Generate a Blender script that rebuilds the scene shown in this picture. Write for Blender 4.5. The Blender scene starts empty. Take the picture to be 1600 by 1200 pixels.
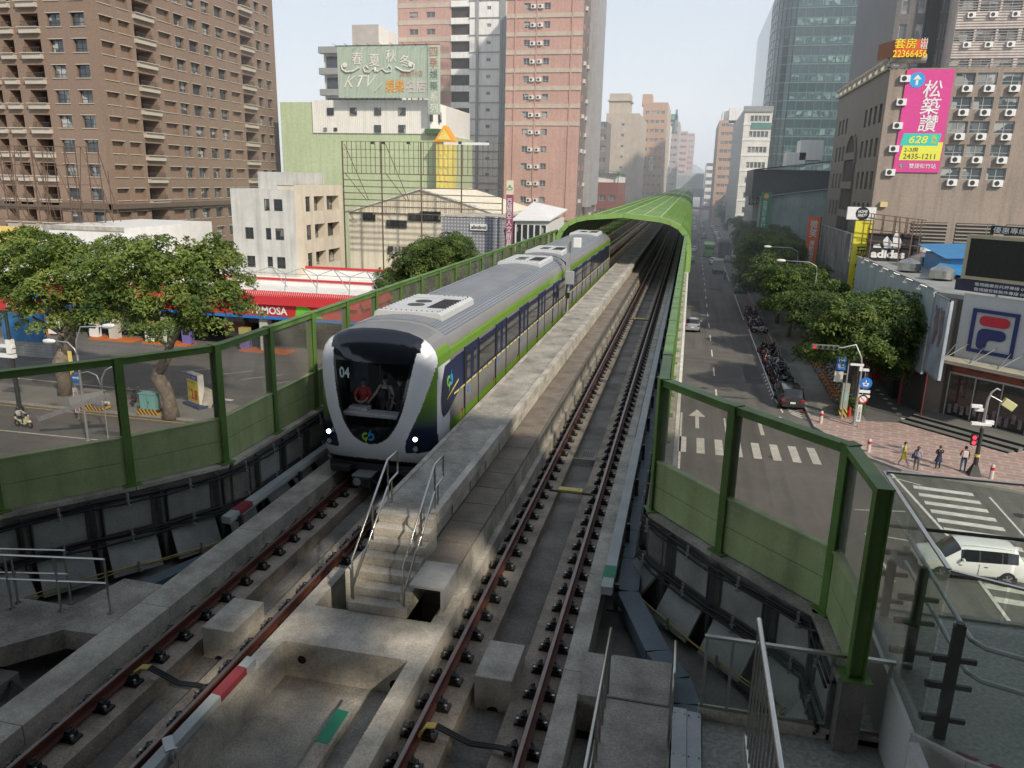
import bpy, bmesh, math, random
from mathutils import Vector, Matrix, Euler
random.seed(7)
scn = bpy.context.scene
COL = scn.collection
RAD = math.radians
HAZE = .0012
PI = math.pi

# ------------------------------------------------------------------ helpers
class MB:
    """collects shapes, links them as one mesh object"""
    def __init__(s): s.v = []; s.f = []; s.m = []
    def add(s, vs, fs, mi=0):
        b = len(s.v); s.v.extend([tuple(p) for p in vs])
        for f in fs: s.f.append(tuple(i + b for i in f)); s.m.append(mi)
        return s
    def quad(s, a, b, c, d, mi=0): return s.add([a, b, c, d], [(0, 1, 2, 3)], mi)
    def poly(s, pts, mi=0): return s.add(pts, [tuple(range(len(pts)))], mi)
    def box(s, x0, x1, y0, y1, z0, z1, mi=0):
        if x0 > x1: x0, x1 = x1, x0
        if y0 > y1: y0, y1 = y1, y0
        v = [(x0,y0,z0),(x1,y0,z0),(x1,y1,z0),(x0,y1,z0),(x0,y0,z1),(x1,y0,z1),(x1,y1,z1),(x0,y1,z1)]
        return s.add(v, [(0,3,2,1),(4,5,6,7),(0,1,5,4),(1,2,6,5),(2,3,7,6),(3,0,4,7)], mi)
    def cbox(s, c, d, rz=0, mi=0, M=None):
        hx, hy, hz = d[0]/2, d[1]/2, d[2]/2
        v = [Vector(p) for p in [(-hx,-hy,-hz),(hx,-hy,-hz),(hx,hy,-hz),(-hx,hy,-hz),(-hx,-hy,hz),(hx,-hy,hz),(hx,hy,hz),(-hx,hy,hz)]]
        R_ = M if M is not None else Matrix.Rotation(rz, 3, 'Z')
        v = [R_ @ p + Vector(c) for p in v]
        return s.add(v, [(0,3,2,1),(4,5,6,7),(0,1,5,4),(1,2,6,5),(2,3,7,6),(3,0,4,7)], mi)
    def bar(s, p0, p1, w, h, mi=0, up=(0, 0, 1)):
        p0 = Vector(p0); p1 = Vector(p1); d = (p1 - p0)
        if d.length < 1e-6: return s
        d.normalize(); u = Vector(up)
        if abs(d.dot(u)) > .99: u = Vector((0, 1, 0))
        x = d.cross(u).normalized(); z = x.cross(d)
        v = [p + x*a*w/2 + z*b*h/2 for p in (p0, p1) for a, b in ((-1,-1),(1,-1),(1,1),(-1,1))]
        return s.add(v, [(3,2,1,0),(4,5,6,7),(0,1,5,4),(1,2,6,5),(2,3,7,6),(3,0,4,7)], mi)
    def tube(s, pts, r, n=8, mi=0, caps=True):
        pts = [Vector(p) for p in pts]; rs = r if isinstance(r, (list, tuple)) else [r]*len(pts)
        rings = []; prev = None
        for i, p in enumerate(pts):
            a = pts[max(i-1, 0)]; b = pts[min(i+1, len(pts)-1)]
            d = (b - a).normalized()
            if prev is None:
                u = Vector((0, 0, 1)) if abs(d.z) < .9 else Vector((1, 0, 0))
                x = d.cross(u).normalized()
            else:
                x = (prev - d*prev.dot(d))
                x = x.normalized() if x.length > 1e-6 else d.orthogonal().normalized()
            prev = x; y = d.cross(x)
            rings.append([p + (x*math.cos(2*PI*k/n) + y*math.sin(2*PI*k/n))*rs[i] for k in range(n)])
        vs = [q for rg in rings for q in rg]; fs = []
        for i in range(len(pts)-1):
            for k in range(n):
                fs.append((i*n+k, i*n+(k+1) % n, (i+1)*n+(k+1) % n, (i+1)*n+k))
        if caps: fs.append(tuple(range(n-1, -1, -1))); fs.append(tuple((len(pts)-1)*n+k for k in range(n)))
        return s.add(vs, fs, mi)
    def cyl(s, p0, p1, r0, r1=None, n=16, mi=0): return s.tube([p0, p1], [r0, r0 if r1 is None else r1], n, mi)
    def prism(s, pts, z0, z1, mi=0):
        n = len(pts); A = sum(pts[i][0]*pts[(i+1) % n][1]-pts[(i+1) % n][0]*pts[i][1] for i in range(n))
        if A < 0: pts = pts[::-1]
        v = [(p[0], p[1], z0) for p in pts] + [(p[0], p[1], z1) for p in pts]
        fs = [tuple(range(n-1, -1, -1)), tuple(range(n, 2*n))] + [(i, (i+1) % n, n+(i+1) % n, n+i) for i in range(n)]
        return s.add(v, fs, mi)
    def extr(s, prof, y0, y1, mi=0):
        """profile of (x,z) points swept along y"""
        n = len(prof); v = [(p[0], y0, p[1]) for p in prof] + [(p[0], y1, p[1]) for p in prof]
        fs = [tuple(range(n)), tuple(range(2*n-1, n-1, -1))] + [(i, n+i, n+(i+1) % n, (i+1) % n) for i in range(n)]
        return s.add(v, fs, mi)
    def build(s, name, mats, parent=None, smooth=False, world=False, bevel=0):
        if not isinstance(mats, (list, tuple)): mats = [mats]
        off = Vector((0, 0, 0))
        if world and parent is not None:
            q = parent
            while q is not None: off += q.location; q = q.parent
        me = bpy.data.meshes.new(name)
        me.from_pydata([(p[0]-off.x, p[1]-off.y, p[2]-off.z) for p in s.v], [], s.f)
        for m in mats: me.materials.append(m)
        if len(mats) > 1: me.polygons.foreach_set('material_index', s.m)
        if smooth:
            me.polygons.foreach_set('use_smooth', [True]*len(me.polygons))
            if smooth != 1: me.set_sharp_from_angle(angle=RAD(smooth))
        me.update()
        o = bpy.data.objects.new(name, me); COL.objects.link(o)
        if parent is not None: o.parent = parent
        if bevel:
            b = o.modifiers.new('bevel', 'BEVEL'); b.width = bevel; b.segments = 2; b.limit_method = 'ANGLE'
        return o

def tag(o, label=None, cat=None, group=None, kind=None):
    if label: o['label'] = label
    if cat: o['category'] = cat
    if group: o['group'] = group
    if kind: o['kind'] = kind
    return o
def T(name, label, cat, loc=(0,0,0), rz=0, group=None):
    o = bpy.data.objects.new(name, None); COL.objects.link(o); o.empty_display_size = .2
    o.location = loc; o.rotation_euler = (0, 0, rz)
    return tag(o, label, cat, group)
def inst(src, parent=None, loc=None, rz=None, sc=None):
    """copy of an object with its children, mesh data shared"""
    o = src.copy(); COL.objects.link(o)
    if parent is not None: o.parent = parent
    if loc is not None: o.location = loc
    if rz is not None: o.rotation_euler = (0, 0, rz)
    if sc is not None: o.scale = sc
    for c in list(src.children): inst(c, o)
    return o
def dup(src, loc, rz, label, group=None, sc=None):
    o = inst(src, None, loc, rz, sc); o['label'] = label
    if group: o['group'] = group
    return o
_proto = []
def drop(o):
    for c in list(o.children): drop(c)
    bpy.data.objects.remove(o)

# pixel of the 1600x1200 frame -> point of the world, used only to measure where things stand
Rm = Matrix(((0.97454047,-0.07717132,0.21051239),(0.22322623,0.24602045,-0.94320941),(0.02099836,0.96618762,0.25698355)))
CAM = Vector((0, 0, 17.0))
def ray(px, py): return Rm @ Vector((px-800, 600-py, -1200))
def gz(px, py, z=0): d = ray(px, py); return CAM + d*((z-CAM.z)/d.z)
def gy(px, py, y): d = ray(px, py); return CAM + d*(y/d.y)
def gx(px, py, x): d = ray(px, py); return CAM + d*(x/d.x)

# ------------------------------------------------------------------ materials
def lin(c): return tuple(((v/255)/12.92 if v/255 <= .04045 else ((v/255+.055)/1.055)**2.4) for v in c)
MATS = {}
def M(name, col, rough=.7, metal=0., var=.15, sc=.6, bump=0., bsc=30., streak=0., smap=(1.3, 1.3, .09), fine=.08, coat=0., spec=.5, emit=0, objvar=0.):
    if name in MATS: return MATS[name]
    m = bpy.data.materials.new(name); m.use_nodes = True; N = m.node_tree.nodes; L = m.node_tree.links
    b = N['Principled BSDF']; MATS[name] = m
    b.inputs['Roughness'].default_value = rough; b.inputs['Metallic'].default_value = metal
    b.inputs['Specular IOR Level'].default_value = spec; b.inputs['Coat Weight'].default_value = coat
    c4 = (*col, 1)
    tc = N.new('ShaderNodeTexCoord')
    n1 = N.new('ShaderNodeTexNoise'); n1.inputs['Scale'].default_value = sc; n1.inputs['Detail'].default_value = 7
    n1.inputs['Roughness'].default_value = .62
    L.new(tc.outputs['Object'], n1.inputs['Vector'])
    mr = N.new('ShaderNodeMapRange'); mr.inputs[1].default_value = .3; mr.inputs[2].default_value = .7
    mr.inputs[3].default_value = 1-var; mr.inputs[4].default_value = 1+var*.7
    L.new(n1.outputs['Fac'], mr.inputs[0]); fac = mr.outputs[0]
    def mul(a, bb):
        q = N.new('ShaderNodeMath'); q.operation = 'MULTIPLY'; L.new(a, q.inputs[0]); L.new(bb, q.inputs[1]); return q.outputs[0]
    if fine:
        n2 = N.new('ShaderNodeTexNoise'); n2.inputs['Scale'].default_value = sc*22; n2.inputs['Detail'].default_value = 4
        L.new(tc.outputs['Object'], n2.inputs['Vector'])
        m2 = N.new('ShaderNodeMapRange'); m2.inputs[1].default_value = .3; m2.inputs[2].default_value = .7
        m2.inputs[3].default_value = 1-fine; m2.inputs[4].default_value = 1+fine
        L.new(n2.outputs['Fac'], m2.inputs[0]); fac = mul(fac, m2.outputs[0])
    if streak:
        mp = N.new('ShaderNodeMapping'); mp.inputs['Scale'].default_value = smap
        L.new(tc.outputs['Object'], mp.inputs['Vector'])
        n3 = N.new('ShaderNodeTexNoise'); n3.inputs['Scale'].default_value = 1.6; n3.inputs['Detail'].default_value = 6
        L.new(mp.outputs[0], n3.inputs['Vector'])
        m3 = N.new('ShaderNodeMapRange'); m3.inputs[1].default_value = .45; m3.inputs[2].default_value = .72
        m3.inputs[3].default_value = 1; m3.inputs[4].default_value = 1-streak
        L.new(n3.outputs['Fac'], m3.inputs[0]); fac = mul(fac, m3.outputs[0])
    if objvar:
        oi = N.new('ShaderNodeObjectInfo'); m4 = N.new('ShaderNodeMapRange')
        m4.inputs[3].default_value = 1-objvar; m4.inputs[4].default_value = 1+objvar
        L.new(oi.outputs['Random'], m4.inputs[0]); fac = mul(fac, m4.outputs[0])
    mx = N.new('ShaderNodeVectorMath'); mx.operation = 'SCALE'; mx.inputs[0].default_value = col
    L.new(fac, mx.inputs['Scale']); L.new(mx.outputs[0], b.inputs['Base Color'])
    if bump:
        n5 = N.new('ShaderNodeTexNoise'); n5.inputs['Scale'].default_value = bsc; n5.inputs['Detail'].default_value = 5
        L.new(tc.outputs['Object'], n5.inputs['Vector'])
        bp = N.new('ShaderNodeBump'); bp.inputs['Strength'].default_value = bump; bp.inputs['Distance'].default_value = .02
        L.new(n5.outputs['Fac'], bp.inputs['Height']); L.new(bp.outputs[0], b.inputs['Normal'])
    if emit:
        b.inputs['Emission Color'].default_value = c4; b.inputs['Emission Strength'].default_value = emit
    return m
def Mtile(name, col, mortar, w, h, rough=.6, msize=.02, var=.12, streak=.15, squash=0.):
    """rectangular facing tiles on vertical walls; runs along x+y and z"""
    m = M(name, col, rough, var=var, sc=.15, streak=streak); N = m.node_tree.nodes; L = m.node_tree.links
    b = N['Principled BSDF']; src = b.inputs['Base Color'].links[0].from_socket
    tc = N.new('ShaderNodeTexCoord'); sp = N.new('ShaderNodeSeparateXYZ'); L.new(tc.outputs['Object'], sp.inputs[0])
    ad = N.new('ShaderNodeMath'); ad.operation = 'ADD'; L.new(sp.outputs[0], ad.inputs[0]); L.new(sp.outputs[1], ad.inputs[1])
    cb = N.new('ShaderNodeCombineXYZ'); L.new(ad.outputs[0], cb.inputs[0]); L.new(sp.outputs[2], cb.inputs[1])
    bt = N.new('ShaderNodeTexBrick'); bt.offset = squash; bt.inputs['Scale'].default_value = 1
    bt.inputs['Brick Width'].default_value = w; bt.inputs['Row Height'].default_value = h; bt.inputs['Mortar Size'].default_value = msize
    bt.inputs['Color1'].default_value = (1, 1, 1, 1); bt.inputs['Color2'].default_value = (.86, .86, .86, 1)
    mo = tuple(min(1.6, mortar[i]/max(col[i], 1e-3)) for i in range(3)); bt.inputs['Mortar'].default_value = (*mo, 1)
    L.new(cb.outputs[0], bt.inputs['Vector'])
    mu = N.new('ShaderNodeVectorMath'); mu.operation = 'MULTIPLY'; L.new(src, mu.inputs[0]); L.new(bt.outputs['Color'], mu.inputs[1])
    L.new(mu.outputs[0], b.inputs['Base Color'])
    return m
def Mglass(name, tint=(.9,.95,.93), t=.8, rough=.02, ior=1.45, dust=.45):
    """thin see-through sheet: a tinted transparent sheet with a fresnel reflection"""
    if name in MATS: return MATS[name]
    m = bpy.data.materials.new(name); m.use_nodes = True; N = m.node_tree.nodes; L = m.node_tree.links; MATS[name] = m
    N.remove(N['Principled BSDF']); out = N['Material Output']
    tr = N.new('ShaderNodeBsdfTransparent'); tr.inputs[0].default_value = (*tint, 1)
    gl = N.new('ShaderNodeBsdfGlossy'); gl.inputs['Roughness'].default_value = rough; gl.inputs[0].default_value = (.8, .8, .8, 1)
    df = N.new('ShaderNodeBsdfDiffuse'); df.inputs[0].default_value = (tint[0]*dust, tint[1]*dust, tint[2]*dust*.93, 1)
    tc = N.new('ShaderNodeTexCoord'); nz = N.new('ShaderNodeTexNoise'); nz.inputs['Scale'].default_value = 1.3; nz.inputs['Detail'].default_value = 6
    L.new(tc.outputs['Object'], nz.inputs['Vector'])
    mr = N.new('ShaderNodeMapRange'); mr.inputs[1].default_value = .35; mr.inputs[2].default_value = .7
    mr.inputs[3].default_value = (1-t)*.7; mr.inputs[4].default_value = (1-t)*1.4; L.new(nz.outputs['Fac'], mr.inputs[0])
    fr = N.new('ShaderNodeFresnel'); geo = N.new('ShaderNodeNewGeometry'); mi = N.new('ShaderNodeMapRange'); mi.inputs[3].default_value = ior; mi.inputs[4].default_value = 1/ior; L.new(geo.outputs['Backfacing'], mi.inputs[0]); L.new(mi.outputs[0], fr.inputs[0])
    a = N.new('ShaderNodeMixShader'); L.new(mr.outputs[0], a.inputs[0]); L.new(tr.outputs[0], a.inputs[1]); L.new(df.outputs[0], a.inputs[2])
    c = N.new('ShaderNodeMixShader'); L.new(fr.outputs[0], c.inputs[0]); L.new(a.outputs[0], c.inputs[1]); L.new(gl.outputs[0], c.inputs[2])
    L.new(c.outputs[0], out.inputs[0])
    return m
def Mpane(name, dark=(.03,.04,.045), light=(.45,.43,.38), p=.35):
    """window pane: dark glass, some with curtains behind, chosen per object"""
    m = M(name, dark, .08, var=0, fine=0, spec=.8); N = m.node_tree.nodes; L = m.node_tree.links; b = N['Principled BSDF']
    tc = N.new('ShaderNodeTexCoord'); oi = N.new('ShaderNodeObjectInfo')
    ad = N.new('ShaderNodeVectorMath'); ad.operation = 'ADD'; L.new(tc.outputs['Object'], ad.inputs[0])
    sc = N.new('ShaderNodeVectorMath'); sc.operation = 'SCALE'; sc.inputs[0].default_value = (37, 53, 11); L.new(oi.outputs['Random'], sc.inputs['Scale'])
    L.new(sc.outputs[0], ad.inputs[1])
    vo = N.new('ShaderNodeTexVoronoi'); vo.distance = 'CHEBYCHEV'; vo.inputs['Scale'].default_value = .9; L.new(ad.outputs[0], vo.inputs['Vector'])
    sp = N.new('ShaderNodeSeparateColor'); L.new(vo.outputs['Color'], sp.inputs[0])
    lt = N.new('ShaderNodeMath'); lt.operation = 'LESS_THAN'; L.new(sp.outputs[0], lt.inputs[0]); lt.inputs[1].default_value = p
    mx = N.new('ShaderNodeMix'); mx.data_type = 'RGBA'; mx.inputs[6].default_value = (*dark, 1); mx.inputs[7].default_value = (*light, 1)
    mu = N.new('ShaderNodeMath'); mu.operation = 'MULTIPLY'; L.new(lt.outputs[0], mu.inputs[0]); L.new(sp.outputs[1], mu.inputs[1])
    L.new(mu.outputs[0], mx.inputs[0]); L.new(mx.outputs[2], b.inputs['Base Color'])
    return m

# concrete and ground
m_conc = M('concrete', (.34,.315,.27), .85, var=.5, sc=1.3, bump=.6, bsc=25, fine=.24, streak=.1)
m_conc_d = M('concrete_dark', (.19,.178,.155), .88, var=.4, sc=1.1, bump=.5, bsc=25, fine=.16)
m_conc_l = M('concrete_light', (.46,.425,.36), .82, var=.42, sc=1.5, bump=.5, bsc=30, fine=.2, streak=.2)
m_ledge = M('duct_cover_concrete', (.20,.17,.135), .85, var=.35, sc=1.6, bump=.4, fine=.2)
m_asph = M('asphalt', (.135,.128,.117), .9, var=.3, sc=.12, bump=.35, bsc=60, fine=.12, streak=.35, smap=(.8,.03,1))
m_asph_l = M('asphalt_worn', (.135,.127,.116), .9, var=.3, sc=.15, bump=.3, bsc=60, fine=.12, streak=.25, smap=(.03,.8,1))
m_paint = M('road_paint', (.62,.61,.55), .7, var=.25, sc=2, fine=.2)
m_paint_y = M('road_paint_yellow', (.55,.36,.12), .7, var=.3, sc=2, fine=.2)
m_paint_r = M('road_paint_red', (.40,.10,.08), .7, var=.3, sc=2, fine=.2)
m_pave = Mtile('pavement_slabs', (.17,.168,.15), (.10,.1,.09), .6, .6)
m_kerb = M('kerb_stone', (.32,.31,.28), .85, var=.25, sc=1.5)
m_ground = M('city_ground', (.11,.11,.10), .95, var=.3, sc=.03)
# metal, paint
m_green = M('fence_green_paint', (.105,.205,.042), .48, var=.25, sc=1.6, fine=.12, streak=.3)
m_green_l = M('canopy_green_paint', (.20,.34,.09), .5, var=.12, sc=.5, fine=.05, streak=.1)
m_olive = M('absorber_panel_green', (.36,.44,.20), .55, var=.22, sc=1.1, fine=.1, streak=.32)
m_rail = M('rail_rust', (.125,.043,.027), .6, metal=.3, var=.3, sc=1.5, fine=.25)
m_railtop = M('rail_running_surface', (.20,.165,.15), .36, metal=.8, var=.2, sc=3)
m_clip = M('rail_clip_black', (.018,.017,.016), .5, var=.3, sc=8)
m_bolt = M('bolt_metal', (.4,.38,.34), .4, metal=.8)
m_ss = M('stainless_tube', (.50,.49,.46), .28, metal=1, var=.12, sc=3)
m_steel_d = M('dark_steel', (.055,.058,.052), .5, metal=.5, var=.2, sc=2)
m_tray = M('cable_tray_blue_grey', (.13,.165,.19), .6, var=.25, sc=1.2, fine=.1)
m_thirdrail = M('conductor_rail_cover', (.36,.39,.38), .5, var=.2, sc=1.5, fine=.08)
m_black = M('black_rubber', (.012,.012,.013), .6, var=.2, sc=4)
m_dark = M('dark_void', (.008,.008,.009), .9, var=0, fine=0)
m_red = M('red_marker', (.23,.03,.04), .6, sc=3)
m_tgreen = M('green_marker', (.01,.20,.11), .6, sc=3)
m_yellow = M('yellow_plastic', (.62,.5,.13), .5, var=.15, sc=3)
m_white = M('white_paint', (.72,.72,.70), .5, var=.08, sc=1.2, streak=.06)
m_galv = M('galvanised_steel', (.42,.43,.43), .45, metal=.6, var=.15, sc=3)
m_grey = M('grey_paint', (.3,.31,.31), .5, var=.12, sc=2)
m_pane = Mpane('window_pane')
m_panel = Mglass('acrylic_barrier_sheet', (.96,.94,.91), .86, .12)
m_glass = Mglass('balustrade_glass', (.93,.955,.925), .965, .01, 1.45)
m_windscreen = Mglass('train_windscreen_glass', (.72,.74,.77), .99, .01, 1.18)

# ------------------------------------------------------------------ world, sun, camera
SUN = Vector((.58, -.56, .59)).normalized()       # direction towards the sun
el = math.asin(SUN.z); az = math.atan2(SUN.x, SUN.y)
w = bpy.data.worlds.new("World"); scn.world = w; w.use_nodes = True
nt = w.node_tree; bg = nt.nodes['Background']; sky = nt.nodes.new('ShaderNodeTexSky'); sky.sky_type = 'NISHITA'
sky.sun_disc = False; sky.sun_elevation = el; sky.sun_rotation = az; sky.air_density = 1.0; sky.dust_density = 1.6; sky.ozone_density = 2.0
sky.altitude = 0
# haze: the clear sky is veiled by an even pale layer, thicker towards the horizon
tcw = nt.nodes.new('ShaderNodeTexCoord'); spw = nt.nodes.new('ShaderNodeSeparateXYZ'); nt.links.new(tcw.outputs['Generated'], spw.inputs[0])
mrw = nt.nodes.new('ShaderNodeMapRange'); mrw.inputs[1].default_value = -.02; mrw.inputs[2].default_value = .7; mrw.inputs[3].default_value = .93; mrw.inputs[4].default_value = .5; nt.links.new(spw.outputs[2], mrw.inputs[0])
nzw = nt.nodes.new('ShaderNodeTexNoise'); nzw.inputs['Scale'].default_value = 1.6; nzw.inputs['Detail'].default_value = 4; nt.links.new(tcw.outputs['Generated'], nzw.inputs['Vector'])
crw = nt.nodes.new('ShaderNodeMix'); crw.data_type = 'RGBA'; nt.links.new(nzw.outputs['Fac'], crw.inputs[0]); crw.inputs[6].default_value = (4.5,5.0,5.6,1); crw.inputs[7].default_value = (5.0,5.35,5.8,1)
mxw = nt.nodes.new('ShaderNodeMix'); mxw.data_type = 'RGBA'; nt.links.new(mrw.outputs[0], mxw.inputs[0]); nt.links.new(sky.outputs[0], mxw.inputs[6]); nt.links.new(crw.outputs[2], mxw.inputs[7])
nt.links.new(mxw.outputs[2], bg.inputs[0]); bg.inputs[1].default_value = .15
ld = bpy.data.lights.new('sun', 'SUN'); ld.energy = 3.9; ld.angle = RAD(2.0); ld.color = (1, .90, .76)
lo = bpy.data.objects.new('sun', ld); COL.objects.link(lo); lo.rotation_euler = SUN.to_track_quat('Z', 'Y').to_euler(); lo.location = (60, -60, 80)
cd = bpy.data.cameras.new('camera'); cam = bpy.data.objects.new('camera', cd); COL.objects.link(cam)
cam.matrix_world = Matrix.Translation(CAM) @ Rm.to_4x4(); cd.lens = 27; cd.sensor_width = 36; cd.clip_start = .1; cd.clip_end = 6000
scn.camera = cam
scn.view_settings.view_transform = 'Standard'; scn.view_settings.look = 'None'; scn.view_settings.exposure = 0
scn.cycles.max_bounces = 6; scn.cycles.transparent_max_bounces = 24; scn.cycles.sample_clamp_indirect = 4
scn.cycles.diffuse_bounces = 3; scn.cycles.glossy_bounces = 3; scn.cycles.use_denoising = True

# text as mesh
def text(s, name, size, mat, parent, c, ax=(1, 0), W=None, H=None, ext=.01, out=.02, vert=False, bold=0., shear=0., world=True, space=1.):
    """lettering centred at c on a vertical plane; ax = direction of reading; its face looks along (ax.y,-ax.x)"""
    cu = bpy.data.curves.new('tmp', 'FONT'); cu.body = '\n'.join(s) if vert else s
    cu.size = 1; cu.extrude = 0; cu.offset = bold; cu.align_x = 'CENTER'; cu.shear = shear; cu.space_line = .95 if vert else 1; cu.space_character = space
    cu.resolution_u = 3
    ob = bpy.data.objects.new('tmp', cu); COL.objects.link(ob)
    bpy.context.view_layer.update()
    me = bpy.data.meshes.new_from_object(ob.evaluated_get(bpy.context.evaluated_depsgraph_get()))
    bpy.data.objects.remove(ob); bpy.data.curves.remove(cu)
    xs = [v.co.x for v in me.vertices]; ys = [v.co.y for v in me.vertices]
    if not xs: return None
    x0, x1, y0, y1 = min(xs), max(xs), min(ys), max(ys)
    sx = (W/(x1-x0)) if W else None; sy = (H/(y1-y0)) if H else None
    if sx is None and sy is None: sx = sy = size
    elif sx is None: sx = sy
    elif sy is None: sy = sx
    a = Vector((ax[0], ax[1], 0)).normalized(); n = Vector((a.y, -a.x, 0))
    off = Vector((0, 0, 0))
    if world and parent is not None:
        q = parent
        while q is not None: off += q.location; q = q.parent
    c = Vector(c) - off
    for v in me.vertices:
        u = (v.co.x-(x0+x1)/2)*sx; k = (v.co.y-(y0+y1)/2)*sy
        v.co = c + a*u + Vector((0, 0, k)) + n*out
    me.materials.clear(); me.materials.append(mat); me.name = name
    o = bpy.data.objects.new(name, me); COL.objects.link(o); o.parent = parent
    return o
# ------------------------------------------------------------------ ground, roads, pavements
def sheet(name, pts, z, mat, kind='structure'):
    mb = MB(); mb.poly([(p[0], p[1], z) for p in (pts if sum(pts[i][0]*pts[(i+1)%len(pts)][1]-pts[(i+1)%len(pts)][0]*pts[i][1] for i in range(len(pts))) > 0 else pts[::-1])])
    o = mb.build(name, mat); tag(o, kind=kind); return o
sheet('ground', [(-3000,-400),(3000,-400),(3000,4500),(-3000,4500)], -.15, m_ground)
# avenue under and beside the viaduct, cross street, both asphalt
sheet('road', [(-22,-60),(10,-60),(10,49),(10,900),(-22,900)], 0, m_asph)
sheet('cross_street', [(-140,18),(-22,18),(-22,45.6),(-46,45.6),(-140,47)], 0, m_asph_l)
sheet('side_street', [(10,16),(120,16),(120,46.6),(24,46.6),(20,47.2),(14,49.2),(12.3,51.1),(10.6,54.5),(10,58)], .0, m_asph)
sheet('road_patch', [(.4,62),(5.6,62),(5.6,82),(.4,82)], .004, m_asph_l)
pl = [(10,59.2),(10.2,56.8),(12.3,51.1),(14,49.2),(20.1,47.2),(60,46.4),(60,64),(24,57.9),(15.9,55.5)]
mb = MB(); mb.prism([(10,56.8),(10.2,56.3),(12.3,51.1),(14,49.2),(20.1,47.2),(60,46.4),(90,46.4),(90,64),(60,64),(14,59.4),(10,59.6)], -.1, .13)
m_brick = M('plaza_brick', (.33,.215,.185), .85, var=.2, sc=1)
N = m_brick.node_tree.nodes; L = m_brick.node_tree.links; b = N['Principled BSDF']; src = b.inputs['Base Color'].links[0].from_socket
tc = N.new('ShaderNodeTexCoord'); mp = N.new('ShaderNodeMapping'); mp.inputs['Rotation'].default_value = (0,0,RAD(12)); L.new(tc.outputs['Object'], mp.inputs[0])
bt = N.new('ShaderNodeTexBrick'); bt.inputs['Scale'].default_value = 1; bt.inputs['Brick Width'].default_value = 1.15; bt.inputs['Row Height'].default_value = .62
bt.inputs['Mortar Size'].default_value = .09; bt.inputs['Color1'].default_value = (1,1,1,1); bt.inputs['Color2'].default_value = (1.15,1.1,1.05,1); bt.inputs['Mortar'].default_value = (1.15,1.5,1.55,1)
L.new(mp.outputs[0], bt.inputs['Vector']); mu = N.new('ShaderNodeVectorMath'); mu.operation = 'MULTIPLY'; L.new(src, mu.inputs[0]); L.new(bt.outputs[0], mu.inputs[1]); L.new(mu.outputs[0], b.inputs['Base Color'])
tag(mb.build('corner_pavement', m_brick), kind='structure')
m_pave_a = M('pavement_ash', (.21,.205,.185), .85, var=.2, sc=.5, bump=.2)
mb = MB(); mb.prism([(10.0,59.6),(14,59.4),(14.0,900),(10.0,900)], -.1, .13); tag(mb.build('pavement', m_pave_a), kind='structure')
mb = MB(); mb.prism([(14.05,59.4),(60,64.0),(60,420),(14.05,420)], -.1, .10); tag(mb.build('shop_pavement', M('shop_pavement_mat', (.12,.118,.11), .85, var=.2, sc=.4)), kind='structure')
mb = MB()
for i in range(40):                                     # darker paving strips laid in the pavement
    y = 60+i*9; mb.box(10.3,11.0,y,y+7.6,.131,.137)
tag(mb.build('pavement_strip', m_pave), kind='structure')
kb = MB()
def kerbline(pts, wd=.16, z=.16):
    for a, c in zip(pts, pts[1:]):
        kb.bar((a[0],a[1],z-.1),(c[0],c[1],z-.1),wd,.2)
kerbline([(9.95,900),(9.95,56.8),(12.25,51.0),(13.95,49.1),(20.1,47.1),(60,46.3)])
kerbline([(-22,45.6),(-46,45.6),(-140,47)])
tag(kb.build('kerb', m_kerb), kind='structure')
# left corner lot in front of the filling station
mb = MB(); mb.prism([(-22,45.65),(-46,45.65),(-140,47.1),(-140,49.8),(-22,49.8)], -.1, .12); tag(mb.build('pavement', m_pave_a), kind='structure')
sheet('forecourt', [(-22,49.8),(-140,49.8),(-140,110),(-22,110)], .02, m_asph_l)
# painted markings
pm = MB(); Z = .008
def stripe(mb_, a, c, wd, z=Z):
    a = Vector((a[0],a[1],z)); c = Vector((c[0],c[1],z)); d = (c-a).normalized(); n = Vector((-d.y,d.x,0))*wd/2
    mb_.quad(a-n, c-n, c+n, a+n)
for i in range(60):
    y = 62.5+i*8.3
    stripe(pm, (3.2,y), (3.2,y+3.4), .13)
stripe(pm, (.45,30), (.45,58), .14); stripe(pm, (3.6,52.7), (3.6,57.4), .13)
for i in range(9):
    if i*1.22+.6 < 10.2: stripe(pm, (.6+i*1.2,48.9), (.6+i*1.2,52.1), .52)
def arrow(x, y):
    stripe(pm, (x,y), (x,y+3.1), .26, Z); pm.poly([(x-.62,y+3.0,Z),(x+.62,y+3.0,Z),(x,y+4.9,Z)])
arrow(1.6, 54.3)
stripe(pm, (6.1,54.0), (6.1,57.2), .26); stripe(pm, (6.05,57.2), (7.0,58.3), .26); pm.poly([(6.8,58.8,Z),(7.5,58.0,Z),(7.9,59.0,Z)])
stripe(pm, (7.9,64), (7.9,96.5), .12); stripe(pm, (7.9,96.5),(10,96.5), .12); stripe(pm, (7.9,64),(9.9,64), .12); stripe(pm,(7.7,103),(7.7,127),.12); stripe(pm,(7.7,127),(9.9,127),.12); stripe(pm,(7.7,145),(7.7,172),.12)
stripe(pm, (7.9,64), (8.1,60.2), .12)
for i in range(6): stripe(pm, (8.2+i*.1,63.2-i*.6), (9.4,62.2-i*.6), .16)
for i in range(8): stripe(pm, (7.6,64+i*1.2), (7.75,64.7+i*1.2), .1)
for i in range(7): stripe(pm, (8.3+(i%3)*.5,132+i*1.5), (8.6+(i%3)*.5,132.7+i*1.5), .3)
for k in range(12):                                     # zebra of the side street
    y = 46.5-k*1.18
    if y > 36 or y < 36: stripe(pm, (14.0,y), (17.1,y-.35), .5)
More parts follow.
